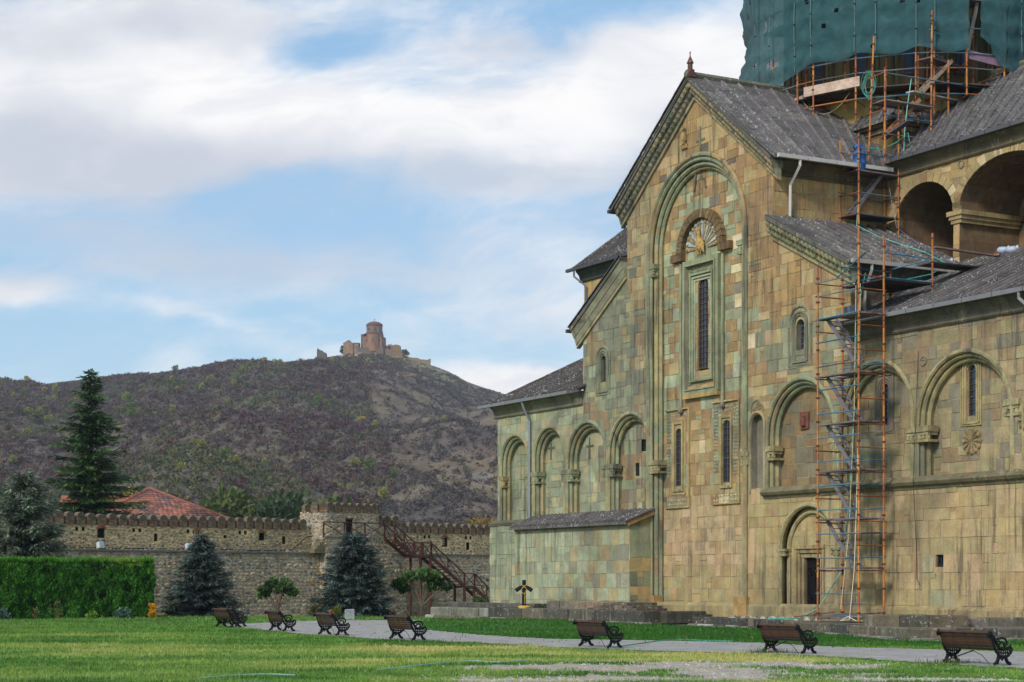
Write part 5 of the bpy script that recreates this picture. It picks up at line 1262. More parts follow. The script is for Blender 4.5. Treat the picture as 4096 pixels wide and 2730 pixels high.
# ================================================================== CONIFERS
def conifer(name, label, cat, loc, H, Rd, seed, cols, dens=1.0, droop=.18, rag=.25, tuft=.3, group=None, z0=.0, shape=1.0, whorl=.42, tw=.16):
    R = random.Random(seed); t = thing(name, label, cat, loc, R.uniform(0, 6), group)
    V, F, CL = [], [], []
    m = MB().tube([(0, 0, -.4), (0, 0, H*.5), (0, 0, H*.97)], [H*.02+.04, H*.012+.02, .012], 7, S(70, 56, 44))
    z = max(z0, .15)
    def tri(p, d, sdir, ln, wd, c):
        i = len(V); q = p+d*ln
        V.extend([p-sdir*wd*.35, p+sdir*wd*.35, p+d*ln*.55+sdir*wd*.5, q, p+d*ln*.55-sdir*wd*.5]); F.extend([(i, i+1, i+2), (i, i+2, i+4), (i+4, i+2, i+3)]); CL.extend([c]*3)
    while z < H*.985:
        fr = 1-z/H; L0 = Rd*(fr**shape)*(1.0)+.05; nb = max(5, int(6+8*fr*dens)); ph = R.uniform(0, 6)
        for b in range(nb):
            a = ph+2*PI*b/nb+R.uniform(-.28, .28); L = L0*R.uniform(1-rag, 1+rag*.55); d = Vector((math.cos(a), math.sin(a), 0))
            zz = z+R.uniform(-.5, .5)*whorl; sd = Vector((-d.y, d.x, 0)); rise = .12+.5*(1-fr)**2
            n = max(3, int(L/(.15/dens**.5))); pth = []
            for i in range(n+1):
                s = i/n; pth.append(Vector((0, 0, zz))+d*L*s+Vector((0, 0, L*(rise*s-droop*1.6*s*s+.10*s**4*1.4))))
            if L > .5: m.tube([pth[0], pth[n//2], pth[-1]], [.012+.012*L, .012+.006*L, .006], 4, S(62, 50, 40), False)
            cb = lerp(R.choice(cols), R.choice(cols), R.random()); cb = jit(cb, .2, R)
            for i in range(1, n+1):
                s = i/n; wsp = .13+.20*L*(1-s)
                for k in range(max(4, int((7+10*min(1, wsp*2))*dens))):
                    o = R.uniform(-1, 1)*wsp; p = pth[i-1].lerp(pth[i], R.random())+sd*o+Vector((0, 0, R.gauss(-.04, .045)-abs(o)*.22))
                    dd = (d*R.uniform(.35, 1)+sd*(o/wsp)*R.uniform(.2, .9)+Vector((0, 0, R.uniform(-.45, .32)))).normalized()
                    c = jit(lerp(cb, cols[-1], .55*s*R.random()), .22, R)
                    up = Vector((R.uniform(-.5, .5), R.uniform(-.5, .5), 1)); sdr = dd.cross(up).normalized()
                    tri(p, dd, sdr, tuft*R.uniform(.6, 1.15), tw*R.uniform(.5, 1), c)
        z += whorl*(.55+.45*fr)*R.uniform(.85, 1.15)
    for i in range(6): tri(Vector((0, 0, H*.95)), Vector((R.uniform(-.3, .3), R.uniform(-.3, .3), 1)).normalized(), Vector((1, 0, 0)), H*.05, .05, cols[-1])
    np_mesh('crown', np.array([tuple(v) for v in V]), np.array(F), np.array(CL), M_LEAF, t); m.build('trunk', M_BARK, t)
    return t
DG = [S(50, 80, 46), S(68, 100, 56), S(38, 60, 40), S(92, 126, 70)]
BG = [S(70, 86, 82), S(86, 102, 96), S(54, 68, 68), S(114, 132, 124)]
GG = [S(98, 112, 96), S(118, 132, 112), S(78, 92, 82), S(150, 162, 138)]
conifer('spruce_tree', 'tall dark green spruce rising behind the precinct wall beside the red roof', 'tree', (-29.6, 130, -.3), 17.1, 5.5, 5, DG, dens=.62, droop=.20, rag=.44, tuft=.55, shape=.80, whorl=.72, tw=.17, z0=2.6)
cones = MB(); RR = random.Random(4)
conifer('blue_spruce_tree', 'pale grey green spruce behind the hedge at the left edge', 'tree', (-27.2, 103.2, -.05), 8.1, 3.5, 6, GG, dens=1.0, droop=.12, tuft=.42, whorl=.40, shape=.60, tw=.10)
conifer('blue_spruce_tree', 'small blue grey spruce between the hedge and the small round tree', 'tree', (-17.9, 107, -.10), 4.75, 2.5, 7, BG, dens=1.15, droop=.14, rag=.2, tuft=.32, whorl=.29, tw=.085, shape=.78)
conifer('blue_spruce_tree', 'broad blue grey spruce in front of the tower bastion', 'tree', (-9.6, 112, -.28), 5.3, 2.75, 8, BG, dens=1.15, droop=.15, rag=.18, tuft=.33, whorl=.29, tw=.085, shape=.62)

# ================================================================== BROADLEAF TREES
def leaf_cloud(lobes, n, R, size, cols, up=.3, hollow=.45):
    V = np.zeros((n*4, 3)); CL = np.zeros((n*2, 3)); F = np.zeros((n*2, 3), int); tot = sum(l[3]**2 for l in lobes); k = 0
    for li, (x, y, z, r, sz) in enumerate(lobes):
        cb = R.choice(cols)
        for _ in range(int(n*r*r/tot)):
            if k >= n: break
            d = Vector((R.gauss(0, 1), R.gauss(0, 1), R.gauss(0, 1))).normalized(); q = r*(hollow+(1-hollow)*R.random()**.5)*R.uniform(.85, 1.1)
            p = Vector((x+d.x*q, y+d.y*q, z+d.z*q*sz)); dd = (d*.7+Vector((R.uniform(-1, 1), R.uniform(-1, 1), R.uniform(-.6, 1)+up))).normalized()
            s_ = dd.cross(Vector((R.uniform(-1, 1), R.uniform(-1, 1), R.uniform(-1, 1)))).normalized(); L = size*R.uniform(.6, 1.3); w_ = L*.28
            V[4*k] = p; V[4*k+1] = p+dd*L*.5+s_*w_; V[4*k+2] = p+dd*L; V[4*k+3] = p+dd*L*.5-s_*w_
            c = jit(lerp(cb, R.choice(cols), R.random()*.7), .25, R); CL[2*k] = CL[2*k+1] = c; F[2*k] = (4*k, 4*k+1, 4*k+2); F[2*k+1] = (4*k, 4*k+2, 4*k+3); k += 1
    return V[:4*k], F[:2*k], CL[:2*k]
def small_tree(label, loc, lobes, seed, fork, group='small round trees by the wall'):
    R = random.Random(seed); t = thing('small_tree', label, 'tree', loc, 0, group)
    cols = [S(58, 86, 46), S(78, 110, 58), S(42, 66, 38), S(112, 140, 84)]
    V, F, CL = leaf_cloud([(x+R.uniform(-.15, .15), y+R.uniform(-.2, .2), z+R.uniform(-.1, .12), r*.62, sz) for x, y, z, r, sz in lobes for _ in range(3)], 2600, R, .30, cols, .6, .15); np_mesh('crown', V, F, CL, M_LEAF, t)
    m = MB(); m.tube([(0, 0, -.25), (.01, 0, fork)], [.085, .07], 7, S(112, 98, 84))
    for x, y, z, r, sz in lobes:
        for _ in range(2):
            e = (x+R.uniform(-.4, .4)*r, y+R.uniform(-.4, .4)*r, z+r*sz*.2); m.tube([(0, 0, fork-.05), (e[0]*.45, e[1]*.45, fork+(e[2]-fork)*.5+R.uniform(-.05, .05)), e], [.05, .035, .015], 5, jit(S(112, 98, 84), .1, R))
    m.build('trunk', M_BARK, t); return t
small_tree('small round topped tree with thin forked stems by the wall', (-14.25, 112.5, -.12), [(-.75, 0, 1.55, .40, .7), (-.2, .1, 1.85, .50, .75), (.5, -.05, 1.85, .48, .8), (.1, .2, 1.6, .4, .7), (.85, .1, 1.45, .34, .7), (-.95, 0, 1.25, .24, .7)], 3, .5)
small_tree('wider two lobed small tree with forked stems beside the iron staircase', (-5.6, 114.2, -.3), [(-1.4, 0, 2.1, .5, .6), (-.75, .1, 2.55, .48, .7), (.1, 0, 2.65, .62, .75), (.85, .05, 2.45, .6, .75), (.55, 0, 2.0, .42, .7), (-1.0, 0, 1.85, .38, .6), (1.5, 0, 1.95, .4, .6)], 4, .8)

# hedge
R = random.Random(71); hd = thing('hedge', 'clipped bright green thuja hedge at the left of the lawn', 'hedge', (-24.8, 100.6, 0), math.atan2(2.8, 8.3))
n = 46000; V = np.zeros((n*3, 3)); F = np.arange(n*3).reshape(n, 3); CL = np.zeros((n, 3)); Lx, Hh, Dp = 5.15, 3.08, .95
for k in range(n):
    q = R.random(); x = R.uniform(-9, Lx)
    if q < .62: y = -Dp; z = R.uniform(0, Hh)
    elif q < .86: y = R.uniform(-Dp, Dp); z = Hh
    else: x = Lx; y = R.uniform(-Dp, Dp); z = R.uniform(0, Hh)
    ex = max(0, x-(Lx-.5))/.5; ez = max(0, z-(Hh-.5))/.5; bulge = .30*mnoise.noise((x*.9, z*.9, 1.5))+.26*mnoise.noise((x*2.6, z*2.2, 4))
    if q < .62: y += .42*(ex**3+ez**3)*.5-bulge+R.uniform(0, .22)
    if q >= .86: x -= .25*max(0, (z-2.2))+bulge*.6+R.uniform(0, .2)
    top = mnoise.noise((x*1.1, 3.0, 7))*.12+mnoise.noise((x*4.1, 3.0, 7))*.08; z += top*(z/Hh)
    tipn = .5+.5*mnoise.noise((x*1.7, z*1.3, 9.0)); hgt = R.uniform(.10, .24)*(1.5 if q >= .62 and q < .86 else 1); a = R.uniform(0, PI); w_ = R.uniform(.03, .07)
    p = Vector((x, y, z)); dd = Vector((R.uniform(-.5, .5), R.uniform(-.9, .1), R.uniform(.3, 1.2))).normalized(); s_ = Vector((math.cos(a), math.sin(a), R.uniform(-.3, .3)))
    V[3*k] = p-s_*w_; V[3*k+1] = p+s_*w_; V[3*k+2] = p+dd*hgt
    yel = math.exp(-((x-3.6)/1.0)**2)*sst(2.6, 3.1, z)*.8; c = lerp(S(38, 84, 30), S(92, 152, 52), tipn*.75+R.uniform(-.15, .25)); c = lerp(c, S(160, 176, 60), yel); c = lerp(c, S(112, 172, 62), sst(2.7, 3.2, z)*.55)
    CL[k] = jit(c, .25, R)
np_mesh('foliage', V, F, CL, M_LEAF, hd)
MB().box((-9, -Dp+.25, -.3), (Lx-.35, Dp-.2, Hh-.22), S(16, 30, 14)).build('inner_core', M_BARK, hd)  # solid dark green box filling the inside of the hedge

# small plants
def plant(name, label, cat, loc, r, h, cols, n, size, seed, group=None, up=.6):
    R = random.Random(seed); t = thing(name, label, cat, loc, 0, group)
    V, F, CL = leaf_cloud([(R.uniform(-.3, .3)*r, R.uniform(-.3, .3)*r, h*f, r*R.uniform(.6, .9)*(1-.45*abs(f-.45)), .8) for f in (.2, .45, .7, .88)], n, R, size, cols, up, .1); np_mesh('leaves', V, F, CL, M_LEAF, t)
    MB().tube([(0, 0, -.1), (.02, .01, h*.6)], .02, 5, S(90, 74, 56)).build('stem', M_BARK, t); return t
plant('shrub', 'small bright yellow shrub at the end of the hedge', 'shrub', (-19.2, 99, .0), .28, .78, [S(214, 160, 34), S(196, 140, 30), S(226, 182, 60)], 420, .12, 1)
plant('shrub', 'low grey green juniper at the foot of the hedge beside the yellow shrub', 'shrub', (-20.7, 98.6, 0), .55, .36, [S(88, 116, 100), S(70, 98, 82)], 500, .18, 2)
plant('shrub', 'low grey blue juniper at the foot of the hedge by the left edge', 'shrub', (-26.6, 96.5, 0), .5, .36, [S(92, 116, 104), S(74, 98, 86)], 420, .18, 3)
plant('shrub', 'low lime green plant at the foot of the hedge', 'shrub', (-22.3, 98.2, 0), .32, .3, [S(112, 150, 50), S(84, 126, 40)], 260, .15, 4)
plant('shrub', 'thin brown stemmed rose bush before the hedge', 'shrub', (-23.9, 97.2, 0), .36, .95, [S(110, 110, 60), S(122, 96, 64)], 110, .12, 5)
plant('shrub', 'straggly dry stems before the left half of the hedge', 'shrub', (-25.0, 96.9, 0), .24, .6, [S(112, 104, 66), S(130, 110, 74)], 60, .12, 9)
plant('shrub', 'autumn tinted bush at the foot of the broad spruce', 'shrub', (-11.9, 112.2, -.2), .6, .6, [S(112, 112, 46), S(140, 120, 50), S(86, 84, 44)], 420, .17, 6)
plant('shrub', 'leafy green bush at the foot of the wall between hedge and spruce', 'shrub', (-19.6, 107.6, -.1), .6, .6, [S(62, 86, 40), S(84, 104, 50)], 360, .18, 7)
plant('shrub', 'dark green bush below the lower flight of the iron stairs', 'shrub', (-2.2, 128, -.4), .9, 1.1, [S(46, 76, 36), S(66, 98, 46)], 480, .22, 8)
pl = thing('potted_shrub', 'round clipped potted shrub beside the pale stone block', 'plant', (-9.2, 97.4, gz(-9.2, 97.4)))
RR = random.Random(2); V, F, CL = leaf_cloud([(0, 0, .46, .2, 1.1)], 420, RR, .08, [S(112, 116, 40), S(88, 96, 34)], .3); np_mesh('leaves', V, F, CL, M_LEAF, pl); MB().lathe([(.001, 0), (.16, 0), (.2, .28), (.17, .28), (.16, .2)], (0, 0, 0), 12, S(34, 36, 40)).build('pot', M_PLAST, pl)
pl = thing('potted_shrub', 'smaller orange tinted potted shrub left of the round green one', 'plant', (-9.52, 97.7, gz(-9.5, 97.7)))
V, F, CL = leaf_cloud([(0, 0, .36, .14, 1.1)], 240, RR, .07, [S(190, 130, 56), S(160, 112, 50)], .3); np_mesh('leaves', V, F, CL, M_LEAF, pl); MB().lathe([(.001, 0), (.12, 0), (.15, .22), (.12, .22)], (0, 0, 0), 12, S(34, 36, 40)).build('pot', M_PLAST, pl)
tag(MB().add([(-.26, -.2, 0), (.26, -.2, 0), (.25, .2, 0), (-.26, .2, 0), (-.25, -.19, .5), (.25, -.19, .53), (.24, .19, .53), (-.25, .19, .5), (-.22, -.16, .54), (.22, -.16, .56), (.21, .16, .56), (-.22, .16, .54)],
    [(0, 3, 2, 1), (0, 1, 5, 4), (1, 2, 6, 5), (2, 3, 7, 6), (3, 0, 4, 7), (4, 5, 9, 8), (5, 6, 10, 9), (6, 7, 11, 10), (7, 4, 8, 11), (8, 9, 10, 11)], S(150, 152, 156)).build('stone_block', M_LOWST), 'pale grey stone block on the grass before the broad blue spruce', 'stone').location = (-8.55, 97.5, gz(-8.55, 97.5))

# autumn tree behind the wall, and leafy trees between the wall and the hill
def loose_tree(name, label, loc, lobes, n, size, cols, seed, group=None, trunk=1.6, hollow=.1):
    R = random.Random(seed); t = thing(name, label, 'tree', loc, 0, group); V, F, CL = leaf_cloud(lobes, n, R, size, cols, .2, hollow); np_mesh('crown', V, F, CL, M_LEAF, t); m = MB()
    m.tube([(0, 0, -1), (0, 0, trunk)], [.16, .12], 6, S(92, 80, 70))
    for x, y, z, r, sz in lobes:
        for _ in range(3): e = (x+R.uniform(-.8, .8)*r, y+R.uniform(-.8, .8)*r, z+R.uniform(0, .8)*r); m.tube([(0, 0, trunk-.2), (e[0]*.5, e[1]*.5, (trunk+e[2])/2), e], [.07, .04, .012], 4, S(110, 98, 86))
    m.build('trunk', M_BARK, t); return t
loose_tree('autumn_tree', 'sparse orange yellow autumn tree behind the wall left of the cathedral', (-2.6, 142, 0), [(-1.6, 0, 5.7, 1.1, .6), (.2, 0, 6.3, 1.2, .6), (1.6, 0, 6.0, 1.2, .7), (2.6, 0, 5.2, .9, .7), (-2.4, 0, 5.0, .8, .6)], 900, .3, [S(188, 142, 44), S(160, 116, 40), S(128, 112, 60)], 5, trunk=4)
loose_tree('autumn_tree', 'small thin autumn tree against the red tiled roof', (-25.6, 134, 0), [(-.4, 0, 6.1, .5, .6), (.5, 0, 6.3, .6, .6)], 170, .24, [S(176, 112, 44), S(140, 100, 48)], 6, trunk=5)
R = random.Random(91); gcol = [[S(84, 98, 50), S(70, 86, 46), S(104, 112, 56)], [S(112, 116, 54), S(126, 124, 56), S(92, 100, 50)], [S(66, 84, 52), S(54, 70, 44)]]
base = []
for k in range(3):
    lob = [(R.uniform(-2, 2), R.uniform(-2, 2), R.uniform(3.0, 6.5), R.uniform(1.4, 2.4), .85) for _ in range(8)]
    base.append(loose_tree('leafy_tree', '', (0, 0, 0), lob, 2600, .62, gcol[k], 20+k, 'leafy trees between wall and hill', 2.4, .4))
tp = [(-63, 226, 0, 1.0), (-58, 240, 2, 1.1), (-69, 250, 1, 1.1), (-52, 252, 0, 1.0), (-30, 232, 2, 1.15), (-26, 240, 0, 1.15), (-22, 250, 0, .95), (-34, 256, 1, 1.0), (-40, 262, 0, 1.2), (-18.5, 262, 2, .8), (-47, 236, 1, .8), (-75, 262, 2, 1.2)]
lab3 = ['mid green leafy tree between the precinct wall and the hill', 'yellowing leafy tree between the precinct wall and the hill', 'dark green leafy tree between the precinct wall and the hill']
used = set()
for x, y, k, s in tp:
    o = base[k] if k not in used else copy_tree(base[k]); used.add(k); s *= 1.5; o.location = (x, y, gz(x, y)); o.scale = (s, s, s*R.uniform(.9, 1.1)); o.rotation_euler = (0, 0, R.uniform(0, 6)); q_ = 2048+7400*x/y; o['label'] = lab3[k].replace('between the precinct wall and the hill', 'behind the wall '+('at the left edge' if q_ < 150 else 'beside the blue spruce' if q_ < 420 else 'behind the house' if q_ < 960 else 'right of the red roof' if q_ < 1240 else 'left of the tower'))

# ================================================================== THE HILL
def ridge(X):
    pts = [(-900, 96), (-620, 108), (-470, 124), (-362, 136), (-335, 140), (-292, 144.5), (-248, 148), (-200, 149), (-120, 153), (-60, 158), (-20, 160), (40, 156), (70, 152), (100, 141), (140, 119), (175, 106), (210, 96), (300, 66), (450, 40), (900, 30)]
    X -= 0
    pts2 = [((px) , pz) for px, pz in pts]
    for (a, za), (b, zb) in zip(pts2, pts2[1:]):
        if a <= X <= b: t = (X-a)/(b-a); return za+(zb-za)*t
    return 60
# ridge stations from the photograph's skyline, at the ridge's distance of 1300 m
SKY = [(-900, 110), (-500, 124), (-360, 135.5), (-332, 139.4), (-313, 143.4), (-286, 146.4), (-246, 147.5), (-202, 150.1), (-176, 152.2), (-149, 157.1), (-136, 159), (-118, 161.3), (-90, 161.5), (-70, 158.5), (-57, 155), (-41.5, 148.2), (-29.5, 141.3), (-8.6, 135), (20, 121), (60, 104), (120, 84), (220, 60), (400, 40), (900, 30)]
def ridge(X):
    for (a, za), (b, zb) in zip(SKY, SKY[1:]):
        if a <= X <= b: return za+(zb-za)*(X-a)/(b-a)
    return 30
def hill_z(X, Y):
    t = (Y-300)/1000
    xr = X if t > 1 else X*(1+.10*(1-t)) if X < 0 else X
    if t <= 0: return 0
    if t < 1:
        p = 1.12+.12*mnoise.noise((X*.006, 0, 4)); z = ridge(xr)*t**p
        z += (mnoise.fractal((X*.012+Y*.004, Y*.0055, 2), 1, 2, 4)*17+14*mnoise.noise((X*.03+Y*.012, Y*.006, 8)))*math.sin(PI*t)**.7
        z += .9*mnoise.noise((X*.09, Y*.09, 1))
    else:
        z = ridge(X)*(1-.25*(t-1)**1.0)+1.1*mnoise.noise((X*.06, Y*.06, 3))
    return z
xs = list(np.arange(-760, 430, 6.5)); ys = list(np.linspace(290, 1290, 96))+[1300, 1312, 1330, 1360, 1420, 1520, 1700, 2000]
nx = len(xs); V = np.array([(x, y, hill_z(x, y)) for y in ys for x in xs])
cl = []; F = []; RR = random.Random(14)
PUR, TAN2, OLI, RCK = S(88, 78, 74), S(116, 102, 80), S(96, 90, 70), S(126, 121, 114)
def hill_w(x, y): # 0 wooded .. 1 bare
    q = 2048+7400*x/y+170*mnoise.noise((x*.012, y*.006, 6)); return max(sst(1430, 1640, q), .55*sst(880, 1150, q)*(1-sst(420, 640, y)))
for j in range(len(ys)-1):
    for i in range(nx-1):
        x, y = xs[i]+3, (ys[j]+ys[j+1])/2; wv = hill_w(x, y); n = mnoise.fractal((x*.02, y*.012, 5), 1, 2, 4)
        c = lerp(lerp(PUR, OLI, min(1, max(0, .35+n))), lerp(TAN2, PUR, min(1, max(0, .38+n*1.2))), wv)
        rk = max(0, mnoise.noise((x*.05, y*.03, 12))-.35)*2.2*(.25+.75*wv); c = lerp(c, RCK, min(.8, rk))
        if y > 1240: c = lerp(c, S(128, 122, 84), .4)
        F.append((j*nx+i, j*nx+i+1, (j+1)*nx+i+1, (j+1)*nx+i)); cl.append(jit(c, .10, RR))
M_HILL = mat('hillside', rough=1.0, var=.30, scale=.12, fine=.9, bump=0)
np_mesh('hill', V, np.array(F), np.array(cl), M_HILL, kind='structure', smooth=True)
# scrub: low bushes and bare thickets, one mass
def scrub(n, seed):
    g = np.random.default_rng(seed); RR = random.Random(seed); per = 24; V = np.zeros((n*per*3, 3), np.float32); CL = np.zeros((n*per, 3), np.float32); k = 0
    pal0 = [S(96, 82, 82), S(88, 76, 74), S(104, 90, 88), S(102, 88, 74), S(110, 94, 78), S(80, 72, 72), S(104, 72, 62), S(92, 64, 70)]; pal1 = [S(88, 94, 64), S(102, 102, 66), S(80, 88, 64), S(114, 108, 68)]; pal2 = [S(90, 80, 82), S(98, 88, 84), S(84, 84, 72), S(104, 92, 80), S(82, 74, 76)]
    while k < n:
        t = RR.random()**.85; Y = 305+t*985; X = RR.uniform(-.285, .02)*Y if RR.random() < .93 else RR.uniform(-.4, .12)*Y
        wv = hill_w(X, Y)
        if RR.random() < wv*.18: continue
        dens = mnoise.fractal((X*.022, Y*.016, 15), 1, 2, 3)
        if wv > .5 and dens < -.12 and RR.random() < .45: continue
        gr = mnoise.fractal((X*.018, Y*.014, 25), 1, 2, 3)
        if wv > .5: c = RR.choice(pal2); r = RR.uniform(.9, 2.3)
        elif gr+RR.uniform(-.25, .25) > .26-(.22 if Y < 520 and X < -70 else 0): c = RR.choice(pal1); r = RR.uniform(1.3, 2.9)
        else: c = RR.choice(pal0); r = RR.uniform(1.2, 3.0)
        r *= .62+.38*(Y-300)/1000 if wv < .5 else .75
        c = jit(c, .2, RR); z = hill_z(X, Y)
        if Y > 1270: r *= .6
        P = g.normal(size=(per, 3)); P /= np.linalg.norm(P, axis=1)[:, None]; P *= (r*g.uniform(.35, 1.0, per))[:, None]; P[:, 2] = P[:, 2]*.62+r*.45
        A = P+g.normal(size=(per, 3))*r*.21; B = P+g.normal(size=(per, 3))*r*.21; Cc = P+g.normal(size=(per, 3))*r*.21
        o = np.array((X, Y, z)); sl = slice(k*per*3, (k+1)*per*3); T = np.stack([A, B, Cc], 1).reshape(-1, 3)+o; V[sl] = T
        CL[k*per:(k+1)*per] = 0.94*np.array(c)*g.uniform(.86, 1.14, per)[:, None]; k += 1
    np_mesh('hillside_scrub', V, np.arange(n*per*3).reshape(-1, 3), CL, M_LEAF, kind='stuff')
scrub(38000, 3)
# trees that stand out on the slope by their colour
def far_tree(cols, seed):
    RR = random.Random(seed); t = thing('hillside_tree', '', 'tree', (0, 0, 0), 0, 'yellowing trees on the hillside')
    V, F, CL = leaf_cloud([(RR.uniform(-1.2, 1.2), RR.uniform(-1.2, 1.2), RR.uniform(2, 4.6), RR.uniform(.9, 1.5), .9) for _ in range(6)], 260, RR, 1.0, cols, .2, .3); np_mesh('crown', V, F, CL, M_LEAF, t)
    MB().tube([(0, 0, -1), (0, 0, 3)], [.2, .12], 5, S(80, 70, 62)).build('trunk', M_BARK, t); return t
fb = [far_tree([S(176, 152, 58), S(190, 160, 54)], 1), far_tree([S(148, 148, 78), S(132, 136, 70)], 2), far_tree([S(112, 132, 68), S(98, 120, 62)], 3)]
labs = ['bright yellow autumn tree on the wooded hillside', 'pale yellow green tree on the wooded hillside', 'green tree on the wooded hillside']
RR = random.Random(19); used = set(); k = 0
while k < 120:
    Y = RR.uniform(340, 1230); X = RR.uniform(-.28, -.035)*Y
    if hill_w(X, Y) > .6 and RR.random() < .92: continue
    if mnoise.fractal((X*.018, Y*.014, 25), 1, 2, 3) < -.1 and RR.random() < .7: continue
    q = RR.choice([0, 1, 1, 1, 2, 2]); o = fb[q] if q not in used else copy_tree(fb[q]); used.add(q); s = RR.uniform(.7, 1.15)*(.62+.38*(Y-300)/1000); o.location = (X, Y, hill_z(X, Y)); o.scale = (s, s, s); o.rotation_euler = (0, 0, RR.uniform(0, 6)); k += 1
    px_ = 2048+7400*X/Y; ev_ = (hill_z(X, Y)-2)/Y; top_ = (ridge(X/Y*1300)-2)/1300; fr_ = ev_/top_
    o['label'] = labs[q].replace('on the wooded hillside', ('close under the ridge' if fr_ > .86 else 'halfway up the hillside' if fr_ > .55 else 'low on the hillside')+(' at the left edge' if px_ < 180 else ' behind the tall spruce' if px_ < 560 else ' above the red roof' if px_ < 940 else ' left of the tower' if px_ < 1200 else ' above the tower' if px_ < 1530 else ' right of the tower'))

# ================================================================== MONASTERY ON THE HILLTOP
mn = thing('hilltop_monastery', 'small domed stone monastery church on the hilltop', 'church', (-97, 1296, 165.6), -.15)
R = random.Random(81); sA, sB, sD, rf = S(142, 106, 76), S(122, 100, 78), S(104, 92, 80), S(112, 66, 52)
def bld(mb, name, m=M_STONE, p=mn): return mb.build(name, m, p)
def cyl(r, z0, z1, c, n, col, a0=0, a1=2*PI): return MB().lathe([(r, z0), (r, z1)], c, n, col, a0, a1)
bld(MB().box((-6.6, -5, -3), (6.9, 9, 8.0), sA), 'wall'); bld(MB().box((-8.8, -1, -1), (-6.6, 7, 9.5), sD), 'wall')
bld(MB().lathe([(4.3, -3), (4.3, 9.6)], (1.1, -4.2, 0), 10, sA), 'apse'); bld(MB().lathe([(4.7, 9.5), (0.01, 11.3)], (1.1, -4.2, 0), 12, rf), 'apse_roof', M_TILE)
bld(MB().box((-3.8, -3, 8), (5.6, 7, 10.4), sB), 'wall'); bld(MB().add([(-9.2, -1.4, 9.4), (-6.3, -1.4, 9.4), (-6.3, 7.4, 9.4), (-9.2, 7.4, 9.4), (-6.3, 3, 11)], [(0, 1, 4), (1, 2, 4), (2, 3, 4), (3, 0, 4), (0, 3, 2, 1)], rf), 'roof', M_TILE)
bld(MB().add([(3.2, -5.4, 7.9), (7.4, -5.4, 7.4), (7.4, 9, 7.4), (3.2, 9, 9.6)], [(0, 1, 2, 3)], rf).add([(-7, -5.4, 7.6), (-2.8, -5.4, 8.3), (-2.8, 9, 9.4), (-7, 9, 7.6)], [(0, 1, 2, 3)], rf), 'roof', M_TILE)
bld(MB().lathe([(6.2, 9.8), (6.2, 11.2), (5.8, 11.6)], (.2, 2, 0), 8, sD), 'drum_base'); dr_ = bld(MB().lathe([(5.75, 11.2), (5.75, 15.6), (6.0, 15.7), (6.0, 16.1)], (.2, 2, 0), 8, sB), 'drum')
bld(MB().lathe([(6.1, 16.0), (5.4, 17.2), (3.6, 18.3), (1.6, 18.8), (.01, 18.95)], (.2, 2, 0), 16, rf), 'dome', M_TILE)
bld(MB().box((.1, 1.9, 18.8), (.3, 2.1, 21), (.05, .05, .06)).box((-.45, 1.92, 20.05), (.85, 2.08, 20.25), (.05, .05, .06)), 'cross', M_METAL)
for x, y, z, h_ in ((1.6, -8.55, 3.2, 2.6), (-3.9, -5.1, 4, 1.9), (5.2, -5.1, 3.6, 1.6), (2.0, -3.6, 12, 2.2), (-2.6, -3.2, 12, 2)): bld(MB().box((x-.3, y-.1, z), (x+.3, y+.25, z+h_), (.02, .02, .022)), 'window', M_GLASS)
bld(MB().add([(-10, -9, -9), (9, -9, -11), (11, 4, -8), (-10, 6, -8), (-9.6, -7.6, -.1), (8.6, -6.6, -.1), (9.4, 4, -.1), (-9.6, 6, -.1)], [(0, 1, 5, 4), (1, 2, 6, 5), (2, 3, 7, 6), (3, 0, 4, 7), (4, 5, 6, 7)], sD), 'retaining_wall', M_RUBBLE)
bld(MB().add([(8, -6, -8), (22, -5, -8), (22, 4, -8), (8, 4, -8), (8.6, -5, -.8), (21, -4, -3.4), (21, 4, -3), (8.6, 4, -.8)], [(0, 1, 5, 4), (1, 2, 6, 5), (2, 3, 7, 6), (3, 0, 4, 7), (4, 5, 6, 7)], sB), 'retaining_wall', M_RUBBLE)
ch = thing('chapel', 'small gabled stone chapel left of the hilltop monastery church', 'chapel', (-113, 1297, 163.6), -.1)
MB().box((-4.6, -4, -5), (2.2, 4, 5.2), S(146, 118, 84)).add([(-4.6, -4, 5.2), (2.2, -4, 5.2), (-.6, -4, 7.2), (-4.6, 4, 5.2), (2.2, 4, 5.2), (-.6, 4, 7.2)], [(0, 1, 2), (3, 5, 4)], S(146, 118, 84)).box((2.2, -3, -4), (6.2, 3, 5.2), S(140, 118, 92)).build('wall', M_STONE, ch)
MB().add([(-5, -4.3, 5.0), (-5, 4.3, 5.0), (-.6, 4.3, 7.4), (-.6, -4.3, 7.4), (2.6, -4.3, 5.2), (2.6, 4.3, 5.2)], [(0, 3, 2, 1), (3, 4, 5, 2)], rf).box((2.2, -3.3, 5.2), (6.4, 3.3, 5.5), rf).build('roof', M_TILE, ch); MB().box((-.5, -4.1, 2.8), (.1, -3.9, 4), (.03, .03, .03)).box((4.0, -3.1, 1.8), (4.6, -2.9, 3.2), (.5, .55, .6)).build('window', M_GLASS, ch)
def ruin(name, label, cat, loc, pts, dp, col, holes=()):
    t = thing(name, label, cat, loc, -.1); m = MB(); n = len(pts); m.add([(x, -dp/2, z) for x, z in pts]+[(x, dp/2, z) for x, z in pts], [tuple(range(n)), tuple(range(n, 2*n))[::-1]]+[(i, n+i, n+(i+1) % n, (i+1) % n) for i in range(n)], col); m.build('masonry', M_RUBBLE, t)
    for h in holes: MB().box((h[0], -dp/2-.1, h[2]), (h[1], -dp/2+.1, h[3]), (.02, .02, .02)).build('opening', M_DECK, t)
    return t
